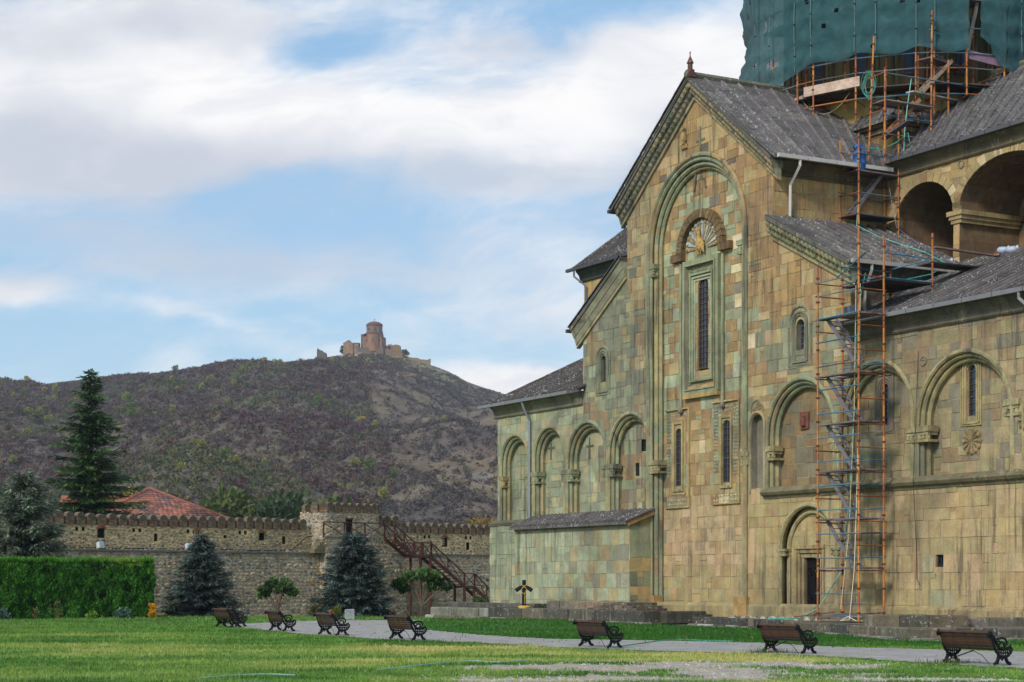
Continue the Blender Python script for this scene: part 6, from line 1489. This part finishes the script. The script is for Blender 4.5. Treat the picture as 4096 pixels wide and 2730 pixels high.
ruin('ruined_tower', 'broken stone tower stump on the ridge left of the monastery', 'ruin', (-133.5, 1298, 157.5), [(-3.3, -3), (3.2, -3), (3.3, 4.5), (2.6, 5.2), (1.2, 5.1), (.6, 6.5), (-1.8, 6.9), (-2.0, 7.8), (-2.8, 7.8)], 5, S(96, 88, 80))
ruin('ruined_wall', 'broken arched wall right of the hilltop monastery church', 'ruin', (-86.6, 1297, 163.8), [(-2, -2), (3.2, -2), (3.2, 3.6), (2.6, 4.4), (-.2, 4.4), (-.4, 3.4), (-2, 4.2)], 3, S(140, 112, 92), ((.2, 1.8, .6, 3.0),))
ruin('ruined_tower', 'small square stone turret right of the hilltop monastery church', 'ruin', (-80.8, 1296, 160.6), [(-3, -4), (3, -4), (2.6, 6.4), (1.8, 7), (-.8, 7.3), (-2.2, 6.6)], 5, S(134, 108, 78))
ruin('ruined_wall', 'long low stone wall running down the ridge to the right', 'ruin', (-68, 1297, 156.2), [(-11, -5), (10.8, -4.5), (11, 2.0), (9, 1.2), (4, 1.6), (2, 2.6), (-3, 3.0), (-6, 4.2), (-11, 5.4)], 2, S(140, 118, 88))
t = loose_tree('ridge_tree', 'dark bushy tree beside the turret on the ridge', (-75.5, 1299, 160), [(0, 0, 3.2, 2.2, .9), (1.6, 0, 2.2, 1.8, .8)], 500, .9, [S(50, 62, 44), S(64, 76, 52)], 33, trunk=1.5); t = loose_tree('ridge_tree', 'dark tree behind the chapel on the ridge', (-119, 1301, 162), [(0, 0, 4.2, 1.7, 1.1), (-.6, 0, 1.8, 1.2, 1)], 360, .9, [S(50, 62, 44), S(64, 76, 52)], 34, trunk=1.5)
oc = MB(); RR = random.Random(6)
for i in range(260):
    X = RR.uniform(-124, -62) if i < 150 else RR.uniform(-75, 10); Y = RR.uniform(1170, 1290) if i < 150 else RR.uniform(820, 1200); r = RR.uniform(.8, 2.6); z = hill_z(X, Y)
    if i >= 150 and mnoise.noise((X*.05, Y*.03, 12)) < .15: continue
    q = [(X+r*RR.uniform(-1, 1)*1.2, Y+r*RR.uniform(-1, 1), z+r*RR.uniform(-.3, .8)) for _ in range(6)]; oc.add(q, [(0, 1, 2), (0, 2, 3), (0, 3, 4), (0, 4, 1), (5, 1, 2), (5, 2, 3), (5, 3, 4), (5, 4, 1)], jit(S(150, 136, 120), .2, RR))
tag(oc.build('rocky_outcrop', M_RUBBLE), kind='stuff')
# ================================================================== SCAFFOLDING
R = random.Random(111)
ORG = [S(186, 116, 50), S(168, 98, 48), S(196, 128, 54), S(150, 88, 50)]; BLU = [S(48, 108, 138), S(42, 94, 122), S(72, 122, 144), S(104, 122, 130)]; RUS = [S(150, 84, 38), S(128, 72, 40)]; GRY = [S(112, 104, 108), S(88, 82, 86), S(128, 116, 116)]
class Scaf:
    """a scaffold thing whose parts are given in the cathedral's (u, v, z)"""
    def __init__(s, label, base, name='scaffolding', cat='scaffolding'):
        s.b = base; s.t = uvthing(name, label, cat, *base)
    def L(s, p): return (p[0]-s.b[0], p[1]-s.b[1], p[2]-s.b[2])
    def std(s, u, v, z0, z1, lean=(0, 0), r=.044):
        n = max(2, int((z1-z0)/.6)); p = lambda t: s.L((u+lean[0]*t, v+lean[1]*t, z0+(z1-z0)*t))
        mb = MB().tube([p(i/n) for i in range(n+1)], r, 6, [jit(R.choice(ORG), .15, R) for _ in range(n)])
        for i in range(int((z1-z0)/.98)+1):
            t = (.35+.98*i)/(z1-z0)
            if t < 1: a = p(t); mb.lathe([(r, -.04), (r+.036, -.03), (r+.036, .03), (r, .04)], a, 6, S(96, 60, 42))
        o = mb.build('standard', M_RUST, s.t); return o
    def led(s, p, q, pal=BLU, r=.029):
        e = .12; d = (Vector(q)-Vector(p)).normalized()*e; a, b = Vector(s.L(p))-d, Vector(s.L(q))+d; n = 3
        MB().tube([a+(b-a)*(i/n) for i in range(n+1)], r, 5, [jit(R.choice(pal), .12, R)]*2+[jit(R.choice(pal), .12, R)]).build('ledger', M_RUST, s.t)
    def deck(s, p0, p1, p2, p3, n=4, col=GRY, th=.06):
        """boards laid side by side from edge p0-p1 across to edge p3-p2"""
        P = [Vector(s.L(p)) for p in (p0, p1, p2, p3)]; z = Vector((0, 0, th))
        for i in range(n):
            a, b = i/n+.006, (i+1)/n-.006; q = [P[0].lerp(P[3], a), P[1].lerp(P[2], a), P[1].lerp(P[2], b), P[0].lerp(P[3], b)]
            MB().hexa(q+[x+z for x in q], jit(R.choice(col), .18, R)).build('deck_board', M_DECK, s.t)
    def ladder(s, p, q, w, n=None, col=None):
        """stiles from p up to q, w the vector across"""
        p, q, w = Vector(s.L(p)), Vector(s.L(q)), Vector(w); c = col or jit(S(116, 112, 114), .1, R)
        lad = MB().beam(p, q, .06, .16, c).beam(p+w, q+w, .05, .13, jit(c, .15, R)).build('ladder', M_METAL, s.t)
        n = n or max(3, int((q-p).length/.28)); rg = MB().beam((0, 0, 0), w, .07, .03, tuple(x*.7 for x in c)).mesh('rung', M_METAL)
        for i in range(n): o = obj('rung', rg, lad); o.location = p.lerp(q, (i+.5)/n)
    def plank(s, p, q, w_, h, col): MB().beam(s.L(p), s.L(q), w_, h, col).build('plank', M_DECK, s.t)

# --- main tower before the facade
A, B, Cc, D = (12.0, -2.1), (14.6, -2.1), (12.0, -.82), (14.6, -.82)
s = Scaf('tall rusty orange and blue scaffolding tower with ladders in front of the cathedral door', (13.3, -1.5, .36))
s.std(*A, .36, 14.9); s.std(*B, .40, 16.1); s.std(*Cc, .40, 14.7); s.std(*D, .40, 15.9)
EXT_E, EXT_F = (14.6, 1.72), (12.0, 1.72)
s.std(*EXT_E, 13.7, 16.2); s.std(*EXT_F, 13.7, 15.9)
DK = [2.52, 4.50, 6.45, 8.38, 10.36, 12.70]
for z in [1.52, 2.97, 3.95, 4.92, 5.9, 6.89, 7.86, 8.85, 9.82, 10.78, 11.77, 12.73, 13.68, 14.25]:
    dk = min(abs(z-d) for d in DK)
    s.led((*A, z), (*B, z+R.uniform(-.03, .03)), BLU if R.random() < .8 else GRY)
    if dk < .3 or R.random() < .45: s.led((*Cc, z+.02), (*D, z+.02), BLU)
for z in [2.45, 3.45, 4.42, 5.41, 6.38, 7.36, 8.3, 9.31, 10.3, 11.25, 12.23, 12.66, 13.68, 14.2]:
    if R.random() < .85 and z not in (12.66,): s.led((*A, z), (*Cc, z), RUS)
    if R.random() < .9: s.led((*B, z), (*D, z), RUS)
s.led((11.9, -2.1, .62), (14.7, -2.1, .60), BLU); s.led((11.9, -.82, 1.1), (13.4, -.82, 1.12), BLU)
for i, z in enumerate(DK):
    s.deck((12.95, -2.1, z), (14.65, -2.1, z), (14.65, -.84, z), (12.95, -.84, z), 4); s.deck((11.95, -2.1, z), (12.9, -2.1, z), (12.9, -1.75, z), (11.95, -1.75, z), 1); s.deck((11.95, -1.2, z), (12.9, -1.2, z), (12.9, -.84, z), (11.95, -.84, z), 1)
tops = [4.46, 6.42, 8.36, 10.33, 12.74]; bots = [2.56, 4.55, 6.5, 8.43, 10.9]
for zt, zb in zip(tops, bots): s.ladder((13.85, -1.72, zb), (12.15, -1.72, zt+.04), (0, .46, 0), 9)
for p, q in (((14.6, -.82, 14.2), (*EXT_E, 14.2)), ((14.6, -.82, 15.2), (*EXT_E, 15.15)), ((12.0, -.82, 15.0), (*EXT_F, 15.0))): s.led(p, q, BLU)
s.led((*EXT_F, 14.3), (*EXT_E, 14.3), BLU); s.led((*EXT_F, 15.1), (*EXT_E, 15.15), BLU); s.led((11.6, -.82, 14.6), (14.9, -2.0, 15.05), BLU)
s.deck((14.62, -.85, 14.12), (14.62, 1.75, 14.12), (12.0, 1.75, 14.12), (12.0, -.85, 14.12), 7, [S(60, 54, 54), S(74, 66, 64)])
s.deck((14.4, 1.9, 15.05), (14.4, 4.6, 15.05), (13.4, 4.6, 15.05), (13.4, 1.9, 15.05), 3, [S(70, 64, 64), S(96, 86, 82)])
s.plank((14.7, 1.7, 15.62), (14.7, 5.2, 15.55), .22, .06, S(128, 112, 104)); s.plank((13.2, 4.3, 14.95), (14.8, 5.0, 15.3), .2, .05, S(176, 116, 60)); s.plank((14.9, 4.9, 15.55), (14.5, 5.4, 15.6), .2, .05, S(176, 116, 60))
s.plank((11.1, -2.6, .55), (12.4, -1.6, .75), .2, .05, S(116, 70, 46)); s.plank((12.3, -1.5, .62), (14.2, -.7, .74), .28, .05, S(104, 66, 48)); s.plank((12.4, -2.4, .5), (14.3, -1.2, .62), .25, .05, S(92, 64, 54))
MB().hexa([s.L(p) for p in ((12.4, -2.2, .5), (14.2, -2.2, .45), (14.2, -1.0, .5), (12.4, -1.0, .55), (12.4, -2.2, .62), (14.2, -2.2, .56), (14.2, -1.0, .68), (12.4, -1.0, .72))], S(110, 100, 92)).build('mesh_panel', M_DECK, s.t)
# hoist wheel hanging from the top
MB().tube([s.L((14.1+.16*math.cos(a*PI/7), -1.7, 13.95+.2*math.sin(a*PI/7))) for a in range(15)], .03, 5, S(60, 50, 48)).beam(s.L((14.1, -1.7, 14.1)), s.L((14.1, -1.7, 14.7)), .05, .05, S(70, 56, 50)).build('pulley', M_IRON, s.t)
def cord(name, label, cat, pts, r, col, base=None, group=None):
    b = pts[0]; t = uvthing(name, label, cat, *b, group); MB().tube([(p[0]-b[0], p[1]-b[1], p[2]-b[2]) for p in pts], r, 5, col).build('strand', M_PLAST, t); return t
def sag(p, q, d, n=10): return [tuple(p[k]+(q[k]-p[k])*i/n-(d*4*(i/n)*(1-i/n) if k == 2 else 0) for k in range(3)) for i in range(n+1)]
rp = S(206, 190, 140)
cord('rope', 'pale hoisting rope looped from the pulley down the scaffolding tower', 'rope', [(13.97, -1.72, 13.9), (13.9, -1.75, 9), (13.75, -1.9, 4), (13.6, -2.2, .9)], .018, rp)
cord('rope', 'second pale rope hanging straight to the plinth beside the scaffolding', 'rope', [(14.24, -1.72, 13.95), (14.2, -1.8, 8), (14.35, -2.0, 5.2), (14.45, -2.2, 2.5), (14.4, -2.4, .5), (14.2, -2.7, .45), (14.7, -2.7, .62), (15.2, -2.7, .46)], .018, S(222, 208, 176))
HS = S(66, 160, 142)
cord('hose', 'turquoise hose hanging down behind the left side of the scaffolding tower to the rubble', 'hose', [(13.2, -.6, 14.6), (12.6, -.5, 13.2), (12.1, -.3, 9), (11.9, -.4, 5), (11.75, -.7, 2.4), (11.4, -1.6, .9), (10.9, -2.2, .5), (9.9, -1.9, .45), (8.8, -2.2, .42), (8.4, -2.5, .1)], .028, HS)
cord('cable', 'thin dark cable hanging down the wall right of the scaffolding', 'cable', [(15.75, -.03, 11.2), (15.8, -.34, 6.1), (15.65, -.05, 3.5), (15.7, -.05, 2.1), (15.9, -.08, 1.85)], .014, S(40, 40, 38))

# --- tower on the lower transept roof
s = Scaf('orange scaffolding tower with a ladder standing on the lower transept roof in the corner', (6.7, 5.1, 18.0))
q = [(6.21, 3.71, 18.1, 21.95), (7.26, 3.91, 17.65, 22.1), (5.95+.33, 6.2, 18.1, 24.0), (7.15, 6.3, 17.7, 23.9)]
for u, v_, a, b in q: s.std(u, v_, a, b)
P1, P2, P3, P4 = [(u, v_) for u, v_, a, b in q]
for z in (18.5, 19.45, 20.45, 21.2):
    s.led((*P1, z), (*P2, z), RUS); s.led((*P3, z), (*P4, z), RUS); s.led((*P1, z-.05 if z != 19.45 else 19.6), (*P3, z-.05), BLU); s.led((*P2, z), (*P4, z), BLU)
for z in (18.48, 20.42): s.deck((P2[0]+.05, P2[1], z), (P4[0]+.05, P4[1], z), (P3[0], P3[1], z), (P1[0], P1[1], z), 4)
s.ladder((6.85, 3.9, 18.55), (6.85, 5.6, 20.5), (-.42, 0, 0), 9)
for u, v_, a, b in q: s.plank((u-.3, v_-.1, a+.06), (u+.35, v_+.1, a-.14), .25, .05, S(136, 116, 104))
br = uvthing('barrel', 'blue plastic barrel standing on the corner scaffolding deck', 'barrel', 6.95, 4.2, 20.49)
MB().lathe([(.001, 0), (.27, 0), (.29, .05), (.29, .28), (.305, .30), (.305, .33), (.29, .35), (.29, .6), (.305, .62), (.29, .66), (.27, .86), (.25, .88), (.001, .88)], (0, 0, 0), 16, S(30, 92, 160)).build('body', M_PLAST, br, smooth=True)
pm = uvthing('pump', 'blue electric pump sitting on top of the blue barrel', 'pump', 6.95, 4.15, 21.38)
MB().tube([(-.18, 0, .22), (.16, 0, .22)], .11, 10, S(38, 110, 200)).tube([(-.23, 0, .22), (-.18, 0, .22)], .125, 10, S(30, 34, 40)).build('motor', M_PLAST, pm); MB().lathe([(.001, 0), (.17, 0), (.17, .10), (.08, .13), (.001, .13)], (-.05, 0, 0), 10, S(28, 32, 40)).build('base', M_PLAST, pm)
cord('hose', 'turquoise hose running down from the barrel over the lower transept roof to the gutter', 'hose', [(7.2, 4.0, 20.9), (7.22, 3.95, 19.2), (7.25, 3.8, 17.95), (8.3, 4.2, 17.3), (10.2, 5.2, 16.4), (11.9, 5.0, 15.6), (12.35, 3.6, 15.0), (12.4, 1.5, 14.5)], .028, HS)
cord('cable', 'thin violet cable stretched from the corner scaffolding across the lower roof', 'cable', [(6.3, 6.1, 21.6), (7.6, 5.8, 18.0), (9.6, 5.6, 16.75), (12.1, 5.6, 15.55)], .012, S(120, 110, 140))

# --- stair scaffold climbing from the corner to the drum
s = Scaf('orange scaffolding with sloping ladders climbing past the pedestal to the dome', (6.9, 6.6, 21.2))
for u, v_, a, b, ln in ((6.38, 5.2, 21.2, 26.8, (.25, .1)), (7.4, 5.3, 20.9, 25.2, (0, 0)), (7.4, 8.0, 22.5, 28.2, (-.1, .15)), (6.4, 8.1, 23.2, 26.4, (0, 0)), (6.97, 6.7, 20.6, 23.8, (0, 0)), (6.5, 10.9, 24.7, 30.5, (0, 0)), (5.5, 9.4, 24.3, 29.4, (.05, .1)), (5.6, 10.4, 24.6, 27.6, (0, 0)), (5.0, 9.9, 24.6, 27.3, (0, 0)), (7.0, 9.4, 23.0, 26.2, (0, 0))): s.std(u, v_, a, b, ln)
for p, q_, pal in (((6.4, 5.2, 22.1), (7.4, 5.3, 22.1), RUS), ((6.4, 5.2, 23.3), (7.4, 5.3, 23.3), RUS), ((6.4, 5.2, 24.9), (7.4, 5.3, 25.0), RUS), ((7.4, 5.3, 24.95), (7.4, 10.9, 25.0), BLU), ((6.5, 5.2, 23.9), (6.4, 8.1, 23.9), GRY), ((7.4, 5.3, 23.05), (7.4, 8.0, 23.05), BLU), ((7.4, 5.3, 22.2), (7.4, 8.0, 22.25), GRY), ((7.4, 5.3, 21.2), (6.97, 6.7, 21.4), BLU),
                   ((7.3, 8.1, 26.3), (6.5, 10.9, 25.9), BLU), ((7.3, 8.1, 27.3), (6.5, 10.9, 27.0), BLU), ((5.55, 9.5, 27.4), (7.3, 8.1, 27.6), RUS), ((5.55, 9.5, 26.0), (7.3, 8.1, 26.2), RUS), ((5.55, 9.5, 28.6), (7.3, 8.1, 28.0), RUS), ((6.0, 10.4, 24.9), (8.0, 12.6, 26.0), ORG), ((6.97, 6.7, 22.2), (6.4, 8.1, 22.4), RUS)): s.led(p, q_, pal)
s.deck((7.45, 5.3, 23.72), (7.45, 8.1, 23.72), (6.4, 8.1, 23.72), (6.4, 5.3, 23.72), 3); s.deck((7.3, 8.1, 26.05), (6.6, 11.0, 26.05), (6.0, 10.7, 26.05), (6.5, 7.9, 26.05), 2, [S(128, 104, 116), S(110, 96, 104)])
s.deck((7.0, 7.3, 24.45), (6.7, 10.8, 24.45), (6.3, 10.7, 24.45), (6.6, 7.2, 24.45), 2, [S(176, 168, 156)]); s.plank((6.6, 5.9, 22.2), (8.6, 5.75, 22.6), .3, .06, S(92, 80, 92))
wd_ = S(176, 130, 96); s.ladder((7.0, 5.94, 22.38), (7.0, 7.7, 24.14), (-.42, 0, 0), 9, wd_); s.ladder((7.0, 7.84, 24.5), (7.0, 9.64, 26.2), (-.42, 0, 0), 9, S(176, 150, 130))
cord('hose', 'turquoise hose looping down from the upper ladder scaffolding beside the pedestal', 'hose', [(7.35, 6.9, 25.0), (7.4, 6.6, 23.6), (7.45, 6.4, 22.4), (7.5, 6.3, 21.3), (7.5, 6.55, 20.7), (7.5, 6.8, 21.2), (7.45, 6.6, 22.4), (7.4, 6.0, 21.9), (7.3, 5.2, 21.5), (7.1, 4.4, 21.55)], .026, HS)
cord('hose', 'turquoise hose slung between the upper ladder scaffolding poles', 'hose', sag((7.3, 7.2, 25.0), (5.55, 9.5, 25.6), .9), .026, HS)
cord('cable', 'thin pale cable looping along the drum base behind the scaffolding', 'cable', sag((1.4, 5.2, 25.1), (3.9, 6.2, 25.1), .9), .014, S(196, 176, 130))

# --- ring of scaffolding round the drum and its green netting
PCu, PCv = PC; RR_ = 7.95
camL = Vector((-O0.dot(EU), -O0.dot(EV), 0)); cd = Vector((camL.x-PCu, camL.y-PCv, 0)).normalized(); ca = math.atan2(cd.y, cd.x)   # bearing of the lawn from the drum
def ring(phi, r, z): a = ca+rad(phi); return (PCu+r*math.cos(a), PCv+r*math.sin(a), z)
s = Scaf('ring of orange scaffolding and boarded walkway round the base of the dome', (PCu, PCv, 25.0))
ph = [-64, -53, -40, -33, -17, 3, 9, 20, 34, 46, 60]
zb = [25.6, 25.2, 24.3, 24.0, 23.5, 23.6, 23.6, 24.5, 24.9, 25.4, 25.6]
for p, z in zip(ph, zb): u, v_, _ = ring(p, RR_, 0); s.std(u, v_, z, 34.5 if p not in (9,) else 31)
for p in (-45, -25, -8, 14, 27, 52): u, v_, _ = ring(p, 6.75, 0); s.std(u, v_, 24.4, 30, r=.045)
for a, b in zip(ph, ph[1:]):
    for z, pal in ((26.45, BLU), (25.75, GRY), (24.55, BLU), (27.6, BLU), (29.6, BLU), (31.6, BLU)): s.led(ring(a, RR_, z), ring(b, RR_, z), pal if R.random() < .8 else ORG)
    if a > -60 : s.deck(ring(a, 7.9, 25.02), ring(b, 7.9, 25.02), ring(b, 6.4, 25.02), ring(a, 6.4, 25.02), 4, [S(84, 72, 66), S(66, 58, 56)])
    for z in (29.0, 31.0, 33.0): s.deck(ring(a, 7.7, z), ring(b, 7.7, z), ring(b, 6.5, z), ring(a, 6.5, z), 2)
for p in (-40, -33, -17, 3, 20): s.led(ring(p, RR_, 24.5), ring(p, 6.7, 24.5), RUS); s.led(ring(p, RR_, 26.0), ring(p, 6.7, 26.0), RUS)
s.deck(ring(-36.5, 8.0, 25.06), ring(-15.5, 8.0, 25.12), ring(-15.5, 8.06, 25.12), ring(-36.5, 8.06, 25.06), 1, [S(206, 180, 156)], .46)
s.deck(ring(-56, 7.9, 24.9), ring(-38, 7.9, 25.06), ring(-38, 7.75, 25.06), ring(-56, 7.75, 24.9), 1, [S(196, 172, 148)], .16)
s.deck(ring(21, 7.9, 26.2), ring(36, 7.9, 25.9), ring(36, 7.8, 25.9), ring(21, 7.8, 26.2), 1, [S(140, 116, 128)], .4)
s.ladder(ring(21.5, 7.4, 26.4), ring(26.5, 7.4, 29.4), (-.3, .25, 0), 9, S(150, 140, 130)); s.plank(ring(20, 7.9, 29.9), ring(25, 7.9, 29.8), .3, .12, S(214, 200, 184))
hc = uvthing('hose_coil', 'coil of turquoise hose hung on the drum scaffolding by the white board', 'hose', *ring(-12.5, 8.05, 25.2))
for k in range(6):
    aa = ca+rad(-12.5); tx, ty = -math.sin(aa), math.cos(aa); wk = .13+.045*((k*5) % 6); hk_ = .44+.05*((k*3) % 6); MB().tube([(wk*math.cos(t*PI/9)*tx+.02*k*math.cos(aa), wk*math.cos(t*PI/9)*ty, .1*math.sin(k*2.1)-.1+hk_*math.sin(t*PI/9)) for t in range(19)], .011, 5, jit(HS, .15, R)).build('loop', M_PLAST, hc)

net = uvthing('safety_net', 'dark teal green safety netting wrapped round the dome', 'net', PCu, PCv, 26)
def net_sheet(p0, p1, z0f, z1, rf, seed, nz=44, dp=1.6, holes=.0):
    RQ = random.Random(seed); n = int((p1-p0)/dp); vs = []; fs = []; cs = []
    for j in range(nz+1):
        t = j/nz
        for i in range(n+1):
            p = p0+(p1-p0)*i/n; z = z0f(p)+(z1-z0f(p))*t; r = rf(p, z); a = ca+rad(p); vs.append((r*math.cos(a), r*math.sin(a), z-26))
    for j in range(nz):
        for i in range(n):
            p = p0+(p1-p0)*(i+.5)/n; z = vs[j*(n+1)+i][2]+26; c = jit(S(72, 112, 116), .05, RQ)
            hv = mnoise.noise((p*.22, z*1.1, seed)); side = sst(34, 56, abs(p))
            if hv > .70-.20*side and abs(p) < 64: continue
            if RQ.random() < .0035: c = (.004, .006, .008)
            fs.append((j*(n+1)+i, j*(n+1)+i+1, (j+1)*(n+1)+i+1, (j+1)*(n+1)+i)); cs.append(c)
    return MB().add(vs, fs, cs)
stp = [-64, -53, -40, -33, -17, -10, 3, 9, 20]
def rfun(p, z):
    d = min(abs(p-q) for q in ph); lift = 1.0*abs(((z+.18*math.sin(p*.09)*3) % 2.0)/2.0-.5)*2
    fold = .16*max(0, 1-abs(((z-26.2-.10*sst(0, 8, d)) % 1.0)-.5)*6)
    return 8.10-.12*sst(0, 6, d)+fold+.07*mnoise.noise((p*.05, z*.4, 1))+.022*mnoise.noise((p*.22, z*1.2, 7)) + (.40*math.exp(-((z-27.0)/1.3)**2)+.22*math.exp(-((z-30.9)/1.3)**2)-.14*math.exp(-((z-29.1)/.3)**2))*sst(40, 66, abs(p))
def rag(p): return 26.55+.09*math.sin(p*.33)+.14*mnoise.noise((p*.12, 0, 3))-1.1*sst(40, 62, -p)-.25*sst(28, 40, -p)
M_NET = bpy.data.materials.new('netting'); M_NET.use_nodes = True; nt = M_NET.node_tree; nt.nodes.clear(); N = NT(nt)
co = N.n('ShaderNodeTexCoord').outputs['Object']; at = N.n('ShaderNodeAttribute', attribute_name='Col').outputs['Color']
k = N.rng(N.noise(co, 1.4, 5, .6, .4), .3, .7, .72, 1.25); cc_ = N.mix(1.0, at, N.comb(k, k, k), 'MULTIPLY')
df = N.n('ShaderNodeBsdfDiffuse'); N.put(df.inputs[0], cc_); trl = N.n('ShaderNodeBsdfTranslucent'); N.put(trl.inputs[0], cc_); tp_ = N.n('ShaderNodeBsdfTransparent')
m1 = N.n('ShaderNodeMixShader'); N.put(m1.inputs[0], .3); N.L.new(df.outputs[0], m1.inputs[1]); N.L.new(trl.outputs[0], m1.inputs[2])
m2 = N.n('ShaderNodeMixShader'); N.put(m2.inputs[0], .20); N.L.new(m1.outputs[0], m2.inputs[1]); N.L.new(tp_.outputs[0], m2.inputs[2]); N.L.new(m2.outputs[0], N.n('ShaderNodeOutputMaterial').inputs[0])
net_sheet(-180, 20.3, rag, 36.5, rfun, 1).build('net_sheet', M_NET, net, smooth=True)
net_sheet(24.5, 34, lambda p: 26.3+.9*sst(25, 34, -p+58)-.5*sst(26, 34, p), 36.5, lambda p, z: rfun(p, z)+.05, 2, dp=.6).build('net_sheet', M_NET, net, smooth=True)
net_sheet(34, 180, lambda p: 25.6-.5*sst(34, 50, p)+.15*math.sin(p), 36.5, lambda p, z: rfun(p, z)+.08, 3).build('net_sheet', M_NET, net, smooth=True)

for p_ in (-64, -53, -40, -33, -17, -10, 3, 9, 40, 46):
    q_ = []; 
    for k_ in range(14):
        z_ = rag(p_)+.1+k_*.75; a_ = ca+rad(p_); r_ = 8.16+.03*math.sin(k_*1.3+p_); q_.append((r_*math.cos(a_), r_*math.sin(a_), z_-26))
    MB().tube(q_, .022, 5, S(92, 118, 118)).build('pole_stripe', M_PLAST, net)  # added pale tube: the lighter stripe where a pole presses behind the net
    for k_ in range(7): MB().ball(q_[1+2*(k_ % 7)], .06, S(26, 26, 30), 6, 4, .6).build('tie', M_PLAST, net)

# sandbags in the nave niches, loose plank
def bags(u, v_, z, n, lab):
    for i in range(n):
        t = uvthing('sandbag', lab, 'sandbag', u+.44*(i % 4)+R.uniform(-.06, .06), v_+.2*(i//4)+R.uniform(-.05, .05), z+.28*(i//4)-.06*(i % 4), 'pale sandbags in the nave niches'); m = MB().ball((0, 0, .16), .30, S(176, 186, 204), 9, 6, .55)
        m.v = [(x*(1+.1*mnoise.noise((x*4, y*4, z_*4+i))), y*.8, z_+.05*mnoise.noise((x*6+i, y*6, 2))) for x, y, z_ in m.v]; m.tube([(.26, 0, .18), (.38, .02, .24)], [.07, .1], 6, S(190, 198, 212)); m.build('sack', M_PLAST, t, smooth=True)
bags(9.0, 6.3, 16.05, 6, 'pale blue grey sandbag heaped in the left nave niche'); bags(13.9, 6.25, 15.85, 2, 'pale sandbag lying in the right nave niche')
MB_ = uvthing('plank', 'loose grey plank lying beside the sandbags in the left nave niche', 'plank', 8.2, 6.3, 16.1); MB().beam((-.5, -.2, .14), (.9, .1, -.05), .25, .06, S(120, 104, 92)).build('board', M_DECK, MB_)
fl = uvthing('floodlight', 'grey floodlight box fixed to the wall corner beside the scaffolding', 'floodlight', 11.85, -.25, 13.1); MB().hexa([(-.2, -.22, 0), (.25, -.22, 0), (.25, .2, 0), (-.2, .2, 0), (-.2, -.3, .3), (.25, -.3, .3), (.25, .12, .42), (-.2, .12, .42)], S(104, 112, 124)).build('housing', M_METAL, fl); MB().beam((0, .1, .1), (-.2, .4, .1), .06, .06, S(60, 60, 64)).build('bracket', M_METAL, fl)

# garden hoses on the path and lawn
def ghose(name, label, pts, r=.018, col=None):
    o = pts[0]; t = thing(name, label, 'hose', (o[0], o[1], gz(*o)+.03)); c = col or HS
    MB().tube([(x-o[0], y-o[1], gz(x, y)-gz(*o)+.012) for x, y in pts], r, 5, c).build('strand', M_PLAST, t)
def curve(pts, n=6):
    out = []
    for i in range(len(pts)-1):
        p0, p1, p2, p3 = pts[max(i-1, 0)], pts[i], pts[i+1], pts[min(i+2, len(pts)-1)]
        for j in range(n):
            t = j/n; out.append(tuple(.5*(2*p1[k]+(p2[k]-p0[k])*t+(2*p0[k]-5*p1[k]+4*p2[k]-p3[k])*t*t+(3*p1[k]-p0[k]-3*p2[k]+p3[k])*t**3) for k in range(2)))
    return out+[pts[-1]]
ghose('garden_hose', 'turquoise hose lying across the path beside the central bench', curve([(3.0, 55.8), (3.6, 57.3), (4.3, 59.3), (5.0, 61.2), (5.6, 61.9), (6.2, 61.0), (7.2, 60.3)]))
ghose('garden_hose', 'pale grey hose end lying in the grass at the lower left', curve([(-6.4, 37.8), (-5.9, 39.1), (-5.2, 39.6), (-4.6, 39.2)]), .014, S(150, 178, 176))
ghose('garden_hose', 'thin pale blue hose trailing through the grass below the left benches', curve([(-3.0, 41.5), (-1.6, 44.6), (-.9, 45.2), (-.3, 44.6), (.6, 46.0)]), .012, S(140, 186, 180))

# loose weeds round the bench feet
for i, (x, y, lab) in enumerate(((10.6, 44.9, 'tuft of weeds under the nearest bench'), (7.25, 52.2, 'tuft of weeds under the second nearest bench'))):
    RQ = random.Random(i); t = thing('weed_tuft', lab, 'weeds', (x, y, gz(x, y))); m = MB()
    for _ in range(220):
        a, b = RQ.gauss(0, .34), RQ.gauss(0, .2); h = RQ.uniform(.05, .2); m.add([(a-.008, b, 0), (a+.008, b, 0), (a+RQ.uniform(-.08, .08), b+RQ.uniform(-.05, .05), h)], [(0, 1, 2)], jit(S(72, 88, 42), .25, RQ))
    m.build('blades', M_GRASS, t)

# ================================================================== AIR
hzb = MB().box((-1000, -150, -12), (900, 2300, 215)); hm = bpy.data.materials.new('air'); hm.use_nodes = True; hm.node_tree.nodes.clear(); N = NT(hm.node_tree)
pv = N.n('ShaderNodeVolumePrincipled'); N.put(pv.inputs['Color'], (.80, .88, 1.0)); N.put(pv.inputs['Density'], .00011); N.put(pv.inputs['Anisotropy'], .2)
N.L.new(pv.outputs[0], N.n('ShaderNodeOutputMaterial').inputs['Volume'])
tag(hzb.build('haze', hm), kind='stuff')
